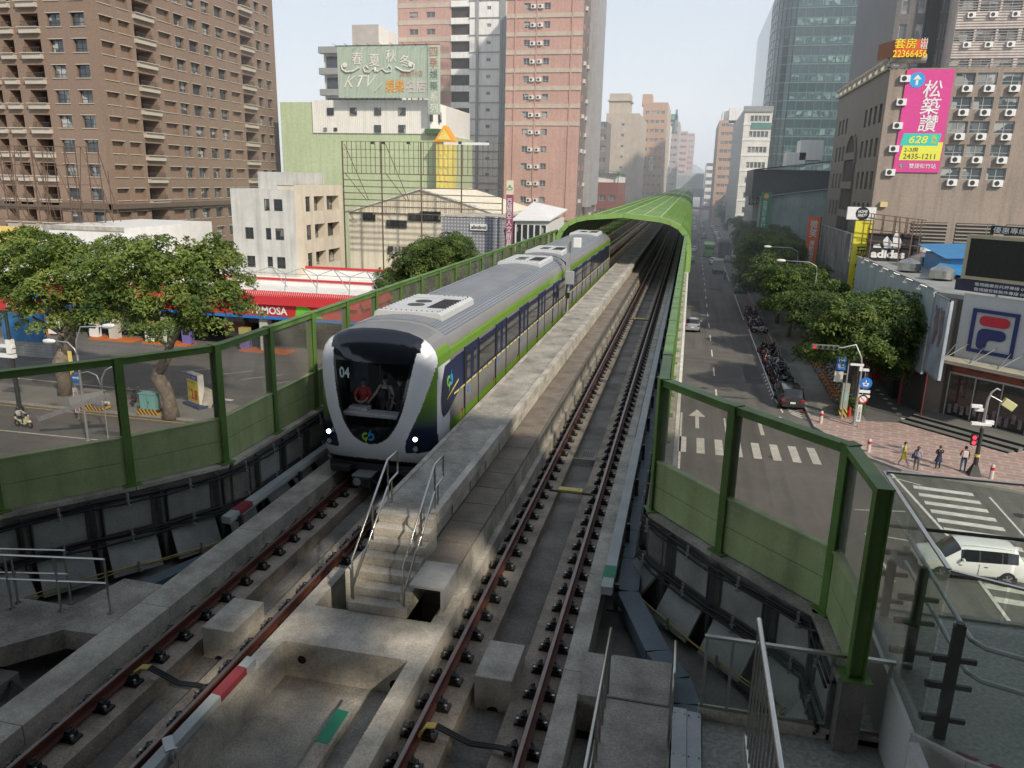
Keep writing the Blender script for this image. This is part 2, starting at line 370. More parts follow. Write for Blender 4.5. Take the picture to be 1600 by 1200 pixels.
stripe(pm, (13.2,49.0), (13.95,39.8), .16); stripe(pm, (13.9,35.6), (13.95,30.5), .16); stripe(pm, (17.9,46.0), (17.6,30.5), .12)
for i in range(8): stripe(pm, (16.9,69.8-i*1.45), (16.87,69.3-i*1.45), .35, .108)
stripe(pm, (12.2,50.2), (9.9,54.6), .13)
stripe(pm, (13.1,47.8),(14.5,46.9),.1)
# direction marks near the stop line
stripe(pm,(9.9,42),(12.6,42.5),.12); stripe(pm,(9.9,39),(10.1,34),.12); stripe(pm,(10,39),(12.1,38.6),.12)
# left cross street
stripe(pm, (-60,40.0), (-24,40.6), .13); stripe(pm, (-60,51.8), (-40.9,51.4), .14, .03); stripe(pm,(-37.6,51.2),(-33.5,51.0),.4,.03)
for i in range(5): stripe(pm, (-30-i*3.2,56+i*.4), (-27.5-i*3.2,58.6+i*.4), .1, .03)
mh = MB()
for x,y in ((2.2,66),(6.8,71),(4.6,88),(1.4,108),(6.5,120),(2.5,140),(12.2,44),(15.9,39.5),(18.6,43.6),(6.4,49.5),(-30,42.5),(-40,43.2)): mh.cyl((x,y,-.01),(x,y,.006),.33,n=18)
for (a,b_,c,d_) in ((5.9,7.4,69,76),(1.0,2.3,100,118),(4.0,6.0,131,134),(12,13.2,36,45.5),(20,26,40,41.2),(-38,-31,41.4,42.1)): mh.box(a,b_,c,d_,-.01,.0045,1)
tag(mh.build('road_covers', [M('manhole_iron',(.045,.042,.04),.6,var=.3,sc=4), M('asphalt_patch',(.075,.072,.068),.9,var=.3,sc=.6)]), kind='structure')
tag(pm.build('road_markings', m_paint), kind='structure')
py_ = MB(); stripe(py_, (-60,45.1), (-23,45.0), .14); tag(py_.build('yellow_edge_line', m_paint_y), kind='structure')
pr = MB(); stripe(pr, (9.65,60), (9.65,101), .12); stripe(pr,(9.65,101),(9.65,142),.12); stripe(pr, (9.6,59), (12.0,51.3), .12); tag(pr.build('red_edge_line', m_paint_r), kind='structure')
# distant hills behind the avenue
mb = MB(); pts = []
for i in range(61):
    x = -1500+i*50; h = 45+28*math.sin(i*.7)+16*math.sin(i*1.9+1)
    pts.append((x,h))
for (xa,ha),(xb,hb) in zip(pts,pts[1:]):
    mb.quad((xa,2600,0),(xb,2600,0),(xb,2900,hb),(xa,2900,ha)); mb.quad((xa,2900,ha),(xb,2900,hb),(xb,3200,0),(xa,3200,0))
tag(mb.build('hills', M('hill_green', (.10,.13,.12), .95, sc=.01), smooth=True), kind='structure')

# ------------------------------------------------------------------ viaduct
XC = -4.7; ZR = 9.7
via = T('elevated_viaduct', 'long grey concrete railway viaduct carrying the tracks down the middle of the avenue', 'viaduct', (XC, 20, 0))
YN, YF = 1.0, 900.0
mb = MB(); mb.box(-9.3,-.1,YN,YF,8.2,9.1); mb.prism([(-9.45,13.9),(-10.55,12.3),(-11.95,10.5),(-12.6,8.6),(-12.6,1),(-9.3,1),(-9.3,14)],8.6,9.1)
mb.prism([(-.1,14),(-.33,13.8),(.95,12.45),(2.35,10.9),(2.5,9.5),(3.2,8),(3.2,1),(-.1,1)],8.6,9.1)
mb.extr([(-7.4,8.2),(-6.9,6.9),(-2.5,6.9),(-2.0,8.2)],YN,YF)
mb.build('deck', m_conc_d, via, world=True)
mb = MB(); mb.box(XC-1.2,XC+1.2,58.9,61.1,-.1,6.0); mb.box(XC-2.6,XC+2.6,58.9,61.1,6.0,6.9)
pr0 = mb.build('pier', m_conc, via, world=True)
for k in range(1,26): inst(pr0, via, (0,32*k,0))
def plinths(x):                                         # x = track centre; two raised plinths with a trough between
    for s in (-1,1):
        n = MB(); a, c = x+s*.32, x+s*1.1
        n.box(min(a,c),max(a,c),YN,YF,9.1,9.47); n.build('track_plinth', M('plinth_concrete', (.31,.265,.205), .88, var=.45, sc=1.6, bump=.6, bsc=25, fine=.25), via, world=True)
plinths(-2.4); plinths(-7.12)
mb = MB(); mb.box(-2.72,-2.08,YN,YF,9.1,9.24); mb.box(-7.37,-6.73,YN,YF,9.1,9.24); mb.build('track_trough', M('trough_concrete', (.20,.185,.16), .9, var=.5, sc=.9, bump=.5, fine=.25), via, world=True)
def part(name, mat, *boxes):
    n = MB()
    for q in boxes:
        if name != 'upstand_kerb': n.box(*q); continue
        y = q[2]
        while y < min(q[3], 110): y2 = min(y+3.05, q[3]); n.box(q[0],q[1],y+.012,y2,q[4],q[5]); y = y2
        if q[3] > 110: n.box(q[0],q[1],y+.012,q[3],q[4],q[5])
    return n.build(name, mat, via, world=True)
part('upstand_kerb', m_conc_l, (-3.73,-3.43,YN,24.2,9.1,9.8), (-3.68,-3.46,24.2,YF,9.1,9.78))
part('upstand_kerb', m_conc_l, (-1.36,-1.06,YN,21.6,9.1,9.8), (-1.34,-1.12,21.6,YF,9.1,9.72))
part('upstand_kerb', m_conc_l, (-8.78,-8.2,YN,YF,9.1,9.8))
part('upstand_kerb', m_conc_l, (-6.1,-5.84,YN,12.2,9.1,9.8), (-6.0,-5.8,12.2,YF,9.1,9.55))
part('pit_floor', m_conc, (-5.84,-3.73,YN,9.77,9.1,9.16))
part('landing_slab', m_conc_l, (-5.84,-3.73,9.77,10.85,9.1,9.8))
mb = MB()                                               # walkway between the tracks; widens a little away from the station
mb.prism([(-5.28,12.45),(-4.15,12.45),(-3.95,60),(-3.9,YF),(-5.3,YF)],10.8,11.0); mb.prism([(-5.22,12.5),(-4.30,12.5),(-4.10,60),(-4.05,YF),(-5.22,YF)],9.1,10.8); mb.build('walkway', m_conc, via, world=True)
mb = MB(); mb.prism([(-4.27,12.45),(-4.13,12.45),(-3.92,60),(-3.88,YF),(-4.1,YF)],10.82,11.05); mb.prism([(-5.34,12.45),(-5.24,12.45),(-5.24,YF),(-5.34,YF)],10.9,11.03)
mb.build('walkway_edge', m_conc_l, via, world=True)
n = MB()                                                # light wall faces of walkway with joints
for i in range(190):
    y = 12.5+i*1.3; xo = .2*min(1,(y-12.5)/47)
    n.box(-4.30+xo,-4.255+xo,y,y+1.22,10.40,10.80)
n.build('wall_facing_panel', m_conc_l, via, world=True)
n = MB()
for i in range(150): y = 11.8+i*.92; n.box(-4.25,-3.54,y,y+.90,10.30,10.36)
n.build('duct_cover', m_ledge, via, world=True)
n = MB(); n.box(-4.25,-3.58,149,YF,10.2,10.3); n.build('duct_cover', m_ledge, via, world=True)
n = MB()
for i in range(150): y = 11.8+i*.92; n.box(-3.60,-3.54,y,y+.89,9.82,10.295)
n.box(-4.25,-3.60,11.9,YF,9.1,10.29)
n.build('duct_wall', m_conc_l, via, world=True)
n = MB(); n.box(-4.13,-3.52,10.92,11.8,10.365,10.41); n.box(-3.58,-3.52,10.92,11.8,9.98,10.365); n.build('duct_mouth', M('duct_steel',(.30,.30,.28),.6,var=.3,sc=2), via, world=True)
# stairs at the end of the walkway
st = MB(); ns = 7
for i in range(ns):
    y0 = 10.85+i*.235; st.box(-5.22,-4.15-.0,y0,12.48,9.8+i*.171,9.8+(i+1)*.171)
st.box(-5.3,-5.22,10.95,12.45,9.1,10.5)
st.build('stair_flight', m_conc_l, via, world=True, bevel=.012)
# parapets
def wall(name, pts, z0, z1, th, mat, par=None):
    n = MB()
    for a, c in zip(pts, pts[1:]): n.bar((a[0],a[1],(z0+z1)/2),(c[0],c[1],(z0+z1)/2),th,z1-z0)
    return n.build(name, mat, par or via, world=True)
LP = [(-9.5,YF),(-9.5,14.0),(-10.55,12.4),(-11.95,10.6),(-12.6,8.6),(-12.6,2)]
RP = [(-.2,YF),(-.2,13.9),(.95,12.5),(2.4,10.95),(2.5,9.3)]
wall('parapet', LP, 9.1, 10.85, .3, m_conc_d); wall('parapet', RP, 9.1, 10.85, .3, m_conc_d)
wall('parapet_coping', LP, 10.85, 10.93, .42, m_conc_l)
wall('parapet_coping', RP, 10.85, 10.93, .42, m_conc)
part('edge_coping', M('white_coping', (.62,.61,.56), .7, var=.2, sc=2), (.02,.12,15.2,YF,10.80,10.90))
part('edge_girder', m_conc_l, (-.04,.07,14.2,YF,8.4,10.79), (-9.75,-9.5,14,YF,8.4,10.8))
# parapet face: framed panels in two tiers with cable runs
def along(pts, s):
    d = 0
    for a, c in zip(pts, pts[1:]):
        l = math.hypot(c[0]-a[0], c[1]-a[1])
        if s <= d+l: t = (s-d)/l; return Vector((a[0]+(c[0]-a[0])*t, a[1]+(c[1]-a[1])*t, 0)), Vector(((c[0]-a[0])/l,(c[1]-a[1])/l,0))
        d += l
    return None, None
m_pnl = M('parapet_panel', (.30,.31,.285), .75, var=.3, sc=1.4, fine=.12)
m_pnl_d = M('parapet_frame_steel', (.09,.09,.085), .6, var=.3, sc=2)
def panel_wall(pts, side, inner, n):
    up = MB(); fr = MB(); lo_ = MB()
    for i in range(n):
        s0 = i*1.2; a, d = along(pts, s0+.14); c, d2 = along(pts, s0+1.06)
        if a is None or c is None: break
        nn = Vector((d.y, -d.x, 0))*side
        A = a+nn*inner; C = c+nn*inner
        u = Vector((0,0,1))
        for (z0,z1,o0,o1,mb_) in ((10.02,10.68,0,0,up),(9.28,9.9,.42,.06,lo_)):
            p = [A+nn*o0+u*z0, C+nn*o0+u*z0, C+nn*o1+u*z1, A+nn*o1+u*z1]
            q = [p_-nn*.05 for p_ in p]
            mb_.add(p+q, [(0,1,2,3),(7,6,5,4),(0,4,5,1),(1,5,6,2),(2,6,7,3),(3,7,4,0)])
            for e in range(4):
                if mb_ is up: fr.bar(p[e]+nn*.012, p[(e+1)%4]+nn*.012, .045, .03)
        b0, d3 = along(pts, s0)
        if b0 is not None:
            B = b0+nn*(inner+.06); fr.bar((B.x,B.y,9.25),(B.x,B.y,10.8),.09,.06); fr.bar((B.x+nn.x*.05,B.y+nn.y*.05,9.25),(B.x+nn.x*.05,B.y+nn.y*.05,9.9),.05,.1)
    up.build('wall_panel', m_pnl, via, world=True); lo_.build('sloped_panel', m_pnl, via, world=True); fr.build('panel_frame', m_pnl_d, via, world=True)
LPn = [(-9.5,60)]+LP[1:-1]; RPn = [(-.2,60)]+RP[1:]
panel_wall(LPn[::-1], 1, .17, 60); panel_wall(RPn, 1, .17, 60)
# cables clipped along both parapets
def cable_run(pts, side, zs, inner, name, label, r=.022, mat=None, step=.5, y_max=60):
    root = T(name, label, 'cables', (pts[0][0], pts[0][1], 10))
    for k, z in enumerate(zs):
        n = MB(); P = []
        s = 0
        while True:
            a, d = along(pts, s)
            if a is None: break
            nn = Vector((d.y,-d.x,0))*side
            P.append(a+nn*(inner+.015*k)+Vector((0,0,z+.025*math.sin(s*1.9+k)+.012*math.sin(s*5+k*2)))); s += step
        n.tube(P, r, 6); n.build('cable', mat or m_black, root, smooth=True, world=True)
    s = .6; c0 = None; n = MB()
    for z in (max(zs), min(zs)): n.bar((0,0,z-.07),(0,0,z+.1),.04,.03); n.bar((-.04,0,z-.05),(.06,0,z-.05),.02,.02)
    while True:
        a, d = along(pts, s)
        if a is None: break
        nn = Vector((d.y,-d.x,0))*side; B = a+nn*(inner+.04)-Vector((root.location.x,root.location.y,0)); B.z = -root.location.z
        if c0 is None: c0 = n.build('cable_clip', m_galv, root); c0.location = B
        else: inst(c0, root, B)
        s += 1.2
cable_run(LPn[::-1], 1, [10.72,10.76,10.66], .26, 'cable_run', 'bundle of black cables clipped under the coping of the left parapet')
cable_run(LPn[::-1], 1, [10.0,9.96,10.04,9.9], .30, 'cable_run', 'lower bundle of black cables between the two tiers of panels on the left parapet')
cable_run(LPn[::-1], 1, [9.36,9.42], .58, 'cable_run', 'thin yellow green cables sagging across the sloped panels of the left parapet', r=.012, mat=M('yellow_cable',(.45,.36,.1),.5))
cable_run(RPn, 1, [10.72,10.76,10.66], .26, 'cable_run', 'bundle of black cables clipped under the coping of the right parapet')
cable_run(RPn, 1, [10.0,9.96,10.04,9.9], .30, 'cable_run', 'lower bundle of black cables in the dark bay of the right parapet')
cable_run(RPn, 1, [9.36,9.42], .58, 'cable_run', 'thin yellow green cables sagging across the sloped panels of the right parapet', r=.012, mat=MATS['yellow_cable'])

# rails with fastenings
def rail(x, label, far=430.):
    r = T('rail', label, 'rail', (x, 12, ZR))
    n = MB(); n.extr([(-.075,-.172),(.075,-.172),(.075,-.155),(.012,-.14),(.012,-.04),(.036,-.032),(.036,-.004),(.028,.0),(-.028,.0),(-.036,-.004),(-.036,-.032),(-.012,-.04),(-.012,-.14),(-.075,-.155)], -10.5, far)
    n.build('rail_web', m_rail, r); n = MB(); n.box(-.027,.027,-10.5,far,.0005,.003); n.build('running_surface', m_railtop, r)
    f = MB()
    f.box(-.25,.25,-.09,.09,-.228,-.185)
    for s in (-1,1):
        f.box(s*.08,s*.19,-.075,.075,-.185,-.12); f.box(s*.085,s*.16,-.045,.045,-.12,-.085)
        f.tube([(s*.10,-.05,-.11),(s*.11,-.06,-.06),(s*.14,0,-.04),(s*.11,.06,-.06),(s*.10,.05,-.11)], .014, 6)
        f.cyl((s*.205,-.05,-.185),(s*.205,-.05,-.12),.022,n=8,mi=1)
    f0 = f.build('rail_fastener', [m_clip, m_bolt], r); f0.location = (0, -10.2, 0)
    for i in range(1, 95): inst(f0, r, (0, -10.2+i*.62, 0))
    s_ = MB()
    for i in range(95, 380):
        y = -10.2+i*.62
        for s in (-1,1): s_.box(s*.07,s*.2,y-.07,y+.07,-.2,-.1)
    tag(s_.build('rail_fastener', m_clip, r), kind='stuff')
    return r
rail(-3.14, 'rusty left rail of the empty right hand track beside the walkway wall')
rail(-1.66, 'dark right rail of the empty right hand track nearest the right parapet')
rail(-7.86, 'outer left rail of the track the train is running on')
rail(-6.38, 'inner rail of the train track, next to the stairs')
# concrete stops between the rails
def stop_block(x, y, label):
    r = T('concrete_block', label, 'concrete block', (x, y, 9.2), group='concrete blocks between the rails')
    n = MB(); n.box(-.29,.29,-.48,.48,0,.60); o = n.build('block_body', m_conc_l, r, bevel=.015)
    n = MB(); n.tube([(0,-.475,.02),(0,-.49,.02)], .09, 16); n.build('drain_hole', m_dark, r)
stop_block(-2.35, 10.15, 'concrete block between the rails of the empty right hand track')
stop_block(-7.03, 10.25, 'concrete block between the rails of the left track in front of the train')
# bonding cables looped between rails
for x0, x1, y, lb in ((-7.75,-6.4,8.75,'left track in front of the train'), (-3.1,-1.72,8.6,'empty right hand track')):
    r = T('bonding_cable', 'black cable with yellow sleeved end looped across the '+lb, 'cable', ((x0+x1)/2, y, 9.5))
    for k in range(3):
        n = MB(); n.tube([(x0,y-.14,9.62-.02*k),(x0+.07,y-.02+.04*k,9.66),(x0+.22,y+.04*k,9.66),(x0+.7,y-.02+.035*k,9.50),(x1-.3,y-.06+.03*k,9.56),(x1-.05,y-.12+.03*k,9.6),(x1,y-.3,9.62)], .018, 6); n.build('cable', m_black, r, smooth=True, world=True)
        n = MB(); n.tube([(x0,y-.145,9.622-.02*k),(x0+.07,y-.02+.04*k,9.663),(x0+.2,y+.04*k,9.663)], .0205, 6); n.build('yellow_sleeve', m_yellow, r, smooth=True, world=True)
# beacon between the rails and slim cable bar
r = T('track_beacon', 'pale yellow beacon plate amid the rails of the empty track, near the stairs', 'beacon', (-2.4,17.75,9.24), group='track beacons on the empty track')
n = MB(); n.box(-.3,.3,-.11,.11,.28,.34); n.build('beacon_plate', m_yellow, r, bevel=.01); n = MB(); n.box(-.55,.55,-.02,.02,.23,.27); n.cyl((.2,0,.27),(.2,0,.345),.02,n=8); n.build('cross_bar', m_steel_d, r)
inst(r, None, (-2.4,43.5,9.24))['label'] = 'pale yellow beacon plate in the empty track, far up near the tunnel canopy'
n = MB()
for i in range(6):
    n.box(-2.55+i*.055,-2.52+i*.055,21.1,21.5,9.241,9.25)
    n.box(-2.55+i*.055,-2.52+i*.055,29.5,29.9,9.241,9.25)
n.build('drain_grating', m_steel_d, via, world=True)
n = MB()
n.box(-2.74,-2.06,20.3,20.36,9.24,9.45); n.build('trough_step', m_conc, via, world=True)
# conductor rails
def conductor(x, y0, y1, label, tape=None, tl=.5):
    r = T('conductor_rail', label, 'conductor rail', (x, y0, 9.5))
    n = MB(); n.extr([(x-.09,9.92),(x+.09,9.92),(x+.11,9.98),(x+.1,10.08),(x-.1,10.08),(x-.11,9.98)], y0, y1); n.build('cover', m_thirdrail, r, world=True)
    n = MB(); y = y0+.3
    n.box(x+.12,x+.2,y-.04,y+.04,9.5,10.0); n.box(x-.05,x+.2,y-.04,y+.04,9.86,9.915); n.box(x+.0,x+.3,y-.06,y+.06,9.46,9.5); n.bar((x+.16,y,9.6),(x+.3,y+.02,9.5),.03,.03)
    b0 = n.build('bracket', m_steel_d, r, world=True)
    for k in range(1,40): inst(b0, r, (0,2.6*k,0))
    if tape:
        n = MB(); n.box(x-.113,x+.113,y0+.35,y0+.35+tl,9.97,10.084); n.build('marker_tape', tape, r, world=True)
conductor(-.95, 12.3, 430, 'pale grey conductor rail cover right of the empty track, green tape at its end', m_tgreen, .45)
conductor(-8.98, 13.1, 430, 'pale conductor rail cover left of the train with red tape at its end', m_red, .5)
r = T('conductor_rail', 'short grey conductor rail with red tape in front of the pit, beside the inner rail', 'conductor rail', (-5.95, 7, 9.8))
n = MB(); n.extr([(-6.02,9.86),(-5.86,9.86),(-5.86,9.98),(-6.0,10.0)], 6.6, 9.0); n.build('cover', m_thirdrail, r, world=True)
n = MB(); n.extr([(-6.024,9.88),(-5.855,9.88),(-5.855,9.985),(-6.004,10.005)], 8.1, 8.75); n.build('marker_tape', m_red, r, world=True)
n = MB(); n.cyl((-5.9,7.05,9.9),(-5.8,7.05,9.9),.09,n=14); n.cyl((-5.8,7.05,9.9),(-5.78,7.05,9.9),.05,n=14); n.bar((-6.05,7.2,9.95),(-5.85,7.0,9.95),.12,.1); n.build('clamp', m_galv, r, world=True)
r = T('conductor_rail', 'short dark grey strip with green tape on the floor of the pit between the tracks', 'conductor rail', (-4.3, 8, 9.3))
n = MB(); n.extr([(-4.6,9.16),(-4.35,9.16),(-4.35,9.28),(-4.58,9.3)], 6.6, 9.3); n.build('cover', m_conc, r, world=True)
n = MB(); n.extr([(-4.63,9.18),(-4.40,9.18),(-4.40,9.29),(-4.59,9.31)], 8.35, 9.05); n.build('marker_tape', m_tgreen, r, world=True)
n = MB(); n.cyl((-5.53,9.775,9.5),(-5.53,9.76,9.5),.07,n=14); n.cyl((-3.95,9.775,9.32),(-3.95,9.76,9.32),.09,n=14); n.build('drain_hole', m_dark, via, world=True)
# blue grey cable tray bending round the right bay, and one on the left
def tray(pts, w, label, z0=9.3, h=.28):
    r = T('cable_tray', label, 'cable tray', (*pts[0], z0))
    for a, c in zip(pts, pts[1:]):
        a3 = Vector((a[0],a[1],0)); c3 = Vector((c[0],c[1],0)); L_ = (c3-a3).length; k = max(1, int(L_/1.3)); d = (c3-a3)/k; nn = Vector((d.y,-d.x,0)).normalized()*w/2
        for i in range(min(k, 60)):
            p = a3+d*i+d*.008; q = a3+d*(i+1)-d*.008
            n = MB(); n.prism([(p-nn)[:2],(q-nn)[:2],(q+nn)[:2],(p+nn)[:2]], z0, z0+h); n.build('tray_section', m_tray, r, world=True)
tray([(-.62,75),(-.62,13.15),(.02,11.35),(.35,10.7),(.5,10.1),(.5,9.6)], .40, 'blue grey cable tray bending away from the right track')
tray([(-8.98,14.3),(-9.25,12.6),(-9.75,11.3),(-9.95,10.9)], .3, 'short blue grey cable tray on the left floor before the conductor rail', z0=9.1, h=.25)
# ------------------------------------------------------------------ green noise barriers
def hbeam(n, x, y, z0, z1, d, w=.15, dep=.18, t=.02):
    """H section post, d = unit direction along the fence"""
    nx, ny = d.y, -d.x
    for s in (-1,1):
        c = Vector((x+nx*s*dep/2, y+ny*s*dep/2, (z0+z1)/2)); n.cbox(c, (w, t, z1-z0), math.atan2(d.y, d.x))
    n.cbox((x,y,(z0+z1)/2), (t, dep-t, z1-z0), math.atan2(d.y,d.x))
def barrier(pts, label, side, zb=10.93, H=2.6):
    r = T('noise_barrier', label, 'noise barrier', (pts[0][0], pts[0][1], zb))
    P = [Vector((p[0],p[1],0)) for p in pts]
    for i, p in enumerate(P):
        d = (P[min(i+1,len(P)-1)]-P[max(i-1,0)]).normalized()
        n = MB(); hbeam(n, p.x, p.y, zb, zb+H, d); n.cbox((p.x,p.y,zb+.012),(.34,.36,.024),math.atan2(d.y,d.x)); n.cbox((p.x,p.y,zb+H+.012),(.19,.21,.02),math.atan2(d.y,d.x))
        if i < 12:
            nn = Vector((d.y,-d.x,0))*side
            for k in range(7): c = p+nn*.10; n.cyl((c.x+d.x*.06,c.y+d.y*.06,zb+.3+k*.33),(c.x+d.x*.06+nn.x*.014,c.y+d.y*.06+nn.y*.014,zb+.3+k*.33),.014,n=6)
        n.build('post', m_green, r, world=True)
    for i in range(len(P)-1):
        a, c = P[i], P[i+1]; d = (c-a).normalized(); a1 = a+d*.015; c1 = c-d*.015; nn = Vector((d.y,-d.x,0))*side
        n = MB(); m0 = (a1+c1)/2; Lh = (c1-a1).length; rz = math.atan2(d.y,d.x)
        for z0, z1 in ((zb+.03,zb+.50),(zb+.51,zb+.98)):
            n.cbox((m0.x,m0.y,(z0+z1)/2),(Lh,.10,z1-z0),rz); n.cbox((m0.x+nn.x*.055,m0.y+nn.y*.055,(z0+z1)/2),(Lh-.12,.012,z1-z0-.10),rz)
        n.cbox((m0.x,m0.y,zb+1.0),(Lh,.14,.03),rz)
        n.build('solid_panel', m_olive, r, world=True)
        n = MB(); n.cbox((m0.x,m0.y,(zb+1.02+zb+H-.14)/2),(Lh,.012,H-1.16),rz); n.build('clear_panel', m_panel, r, world=True)
        n = MB(); n.cbox((m0.x,m0.y,zb+H-.07),(Lh,.12,.13),rz)
        n.cbox((m0.x,m0.y,zb+H-.0),(Lh,.19,.018),rz)
        n.build('top_rail', m_green, r, world=True)
    return r
YT = 56.5
ys = [13.95+i*(YT-13.95)/20 for i in range(21)]
barrier([(-9.5,y) for y in ys[::-1]]+[(-10.55,12.35),(-11.95,10.6),(-12.6,8.8)], 'green steel noise barrier with clear upper panes along the left edge, between street and train', 1)
barrier([(-.25,y) for y in ys[::-1]]+[(.95,12.5),(2.42,10.95),(2.5,9.35)], 'green steel noise barrier with clear upper panes along the right edge, above the avenue', -1)

# ------------------------------------------------------------------ canopy tunnel over the tracks
can = T('track_canopy', 'long light green arched canopy covering both tracks down the avenue', 'canopy', (XC, YT, 10.9))
prof = [(-9.45,10.9),(-9.45,12.3),(-9.38,12.9),(-9.12,13.5),(-8.68,13.98),(-8.05,14.3),(-7.3,14.48),(-4.7,14.72),(-2.1,14.48),(-1.35,14.3),(-.72,13.98),(-.28,13.5),(-.02,12.9),(.05,12.3),(.05,10.9)]
YE = 424
def skin(name, idx, mat, off=0., th=.05, y0=YT, y1=YE, seg=8):
    n = MB(); q = [prof[i] for i in idx]; k = len(q)
    ysg = [y0+(y1-y0)*j/seg for j in range(seg+1)]
    for j in range(seg):
        for i in range(k-1):
            (xa,za),(xb,zb_) = q[i],q[i+1]
            n.quad((xa,ysg[j],za+off),(xa,ysg[j+1],za+off),(xb,ysg[j+1],zb_+off),(xb,ysg[j],zb_+off))
            n.quad((xa*.995-.02,ysg[j],za-th),(xb*.995-.02,ysg[j],zb_-th),(xb*.995-.02,ysg[j+1],zb_-th),(xa*.995-.02,ysg[j+1],za-th))
    return n.build(name, mat, can, world=True, smooth=True)
m_sk = M('canopy_shoulder_sheet', (.42,.48,.29), .45, var=.1, sc=.3, fine=.04, streak=.12)
m_slat = M('canopy_roof_slats', (.20,.31,.10), .5, var=.2, sc=.4, fine=.15)
skin('shoulder_sheet', range(8,15), m_sk); skin('shoulder_sheet', range(1,7), m_sk)
n = MB()                                                # roof slats across the middle, seen as fine bands
y = YT+.1; i = 0
while y < YE:
    st_ = .5 if y < 200 else 2.0
    for (a,b) in ((6,7),(7,8)):
        (xa,za),(xb,zb_) = prof[a],prof[b]
        n.add([(xa,y,za+.02),(xb,y,zb_+.02),(xb,y+st_*.72,zb_+.05),(xa,y+st_*.72,za+.05)],[(0,1,2,3)])
    y += st_
n.build('roof_slats', m_slat, can, world=True)
n = MB()
for a,b in ((6,7),(7,8)):
    (xa,za),(xb,zb_) = prof[a],prof[b]
    n.quad((xa,YT,za-.12),(xb,YT,zb_-.12),(xb,YE,zb_-.12),(xa,YE,za-.12))
n = None
n = MB()
for x in (-7.2,-6.0,-4.7,-3.4,-2.2):
    z = 14.48+(1-abs(x+4.7)/2.6)*.24; n.box(x-.035,x+.035,YT,YE,z+.03,z+.09)
n.build('roof_purlin', M('canopy_trim',(.36,.48,.2),.5), can, world=True)
def rib(y, w=.16, d=.18, mat=m_green):
    n = MB()
    for (xa,za),(xb,zb_) in zip(prof, prof[1:]): n.bar((xa,y,za),(xb,y,zb_),w,d,up=(0,1,0))
    n.build('rib', mat, can, world=True)
rib(YT-.1, .34, .42, m_green_l)
y = YT+2.1; k = 0
while y < 215: rib(y); y += 2.1
n = MB()
while y < YE:
    for (xa,za),(xb,zb_) in zip(prof, prof[1:]): n.bar((xa,y,za),(xb,y,zb_),.16,.18,up=(0,1,0))
    y += 6.3
tag(n.build('rib', m_green, can, world=True), kind='stuff')
n = MB()
for x in (-9.5,.02):
    n.box(x-.04,x+.04,YT,YE,10.95,11.45); n.box(x-.06,x+.06,YT,YE,12.25,12.4); n.box(x-.05,x+.05,YT,YE,11.6,11.7)
n.build('side_rail', m_green_l, can, world=True)

# ------------------------------------------------------------------ handrails and foreground metalwork
r = T('stair_handrail', 'stainless double handrail on the left side of the concrete stairs, nearest the train', 'handrail', (-5.16,10.95,9.8), group=None)
def stair_rail(r, x):
    n = MB(); R_ = .021
    n.tube([(x,10.95,9.8),(x,10.95,10.72),(x,12.62,11.92),(x,13.1,11.92),(x,13.13,11.89),(x,13.13,11.50),(x,13.1,11.47),(x,12.7,11.45),(x,10.98,10.22)], R_, 8)
    n.build('handrail_tube', m_ss, r, smooth=True, world=True)
    for (y,z0,z1) in ((11.85,10.48,11.38),(12.62,11.0,11.92),(12.8,11.0,11.47)):
        n = MB(); n.cyl((x,y,z0),(x,y,z1),.019,n=8); n.cyl((x,y,z0),(x,y,z0+.012),.05,n=10); n.build('post', m_ss, r, smooth=40, world=True)
stair_rail(r, -5.16)
r = T('stair_handrail', 'stainless double handrail on the right side of the concrete stairs, beside the duct mouth', 'handrail', (-4.24,10.95,9.8)); stair_rail(r, -4.24)
r = T('guard_rail', 'low grey steel guard rail at the edge of the slab in the lower left', 'guard rail', (-9.9,9.7,9.8))
for (x,y) in ((-9.02,9.75),(-9.86,9.6),(-10.7,9.45),(-11.6,9.3),(-9.89,9.85),(-10.75,9.62)):
    n = MB(); n.cyl((x,y,9.8),(x,y,10.8),.02,n=8); n.cyl((x,y,9.8),(x,y,9.812),.05,n=10); n.build('post', m_ss, r, world=True)
n = MB()
for z in (10.8,10.36): n.tube([(-12.4,9.15,z),(-9.02,9.75,z)], .019, 8); n.tube([(-12.4,9.3,z),(-9.86,9.85,z)],.016,8)
n.build('handrail_tube', m_ss, r, smooth=40, world=True)
# left slab, with the dark opening under it
n = MB(); n.prism([(-9.6,10.8),(-8.79,10.78),(-8.79,9.17),(-9.4,9.14),(-9.97,8.49),(-12.4,8.3),(-12.4,9.75),(-9.8,9.78)],9.45,9.8)
n.prism([(-9.4,9.9),(-8.79,9.9),(-8.79,10.75),(-9.5,10.75)],9.1,9.45); n.build('side_slab', m_conc, via, world=True)
n = MB(); n.box(-11.2,-10.3,6.4,7.5,9.1,9.25); n.box(-10.1,-9.7,8.0,8.5,9.1,9.4); n.prism([(-12.5,1),(-9.2,1),(-9.0,6.0),(-9.6,8.4),(-12.5,8.4)],9.1,9.13); n.build('lower_floor', m_conc_d, via, world=True)
r = T('cable_loop', 'thick black cables curving round the dark opening at the lower left', 'cables', (-10,8,9.2))
for k in range(5):
    n = MB(); n.tube([(-12.3,8.5+.1*k,9.5+.03*k),(-11,8.7+.05*k,9.42),(-10.1,8.6-.03*k,9.35),(-9.5+.05*k,8.2,9.3),(-9.25+.06*k,7.6,9.2),(-9.4+.08*k,7.0,9.17),(-9.5+.1*k,5.5,9.16)], .035, 7); n.build('cable', m_black, r, smooth=True, world=True)
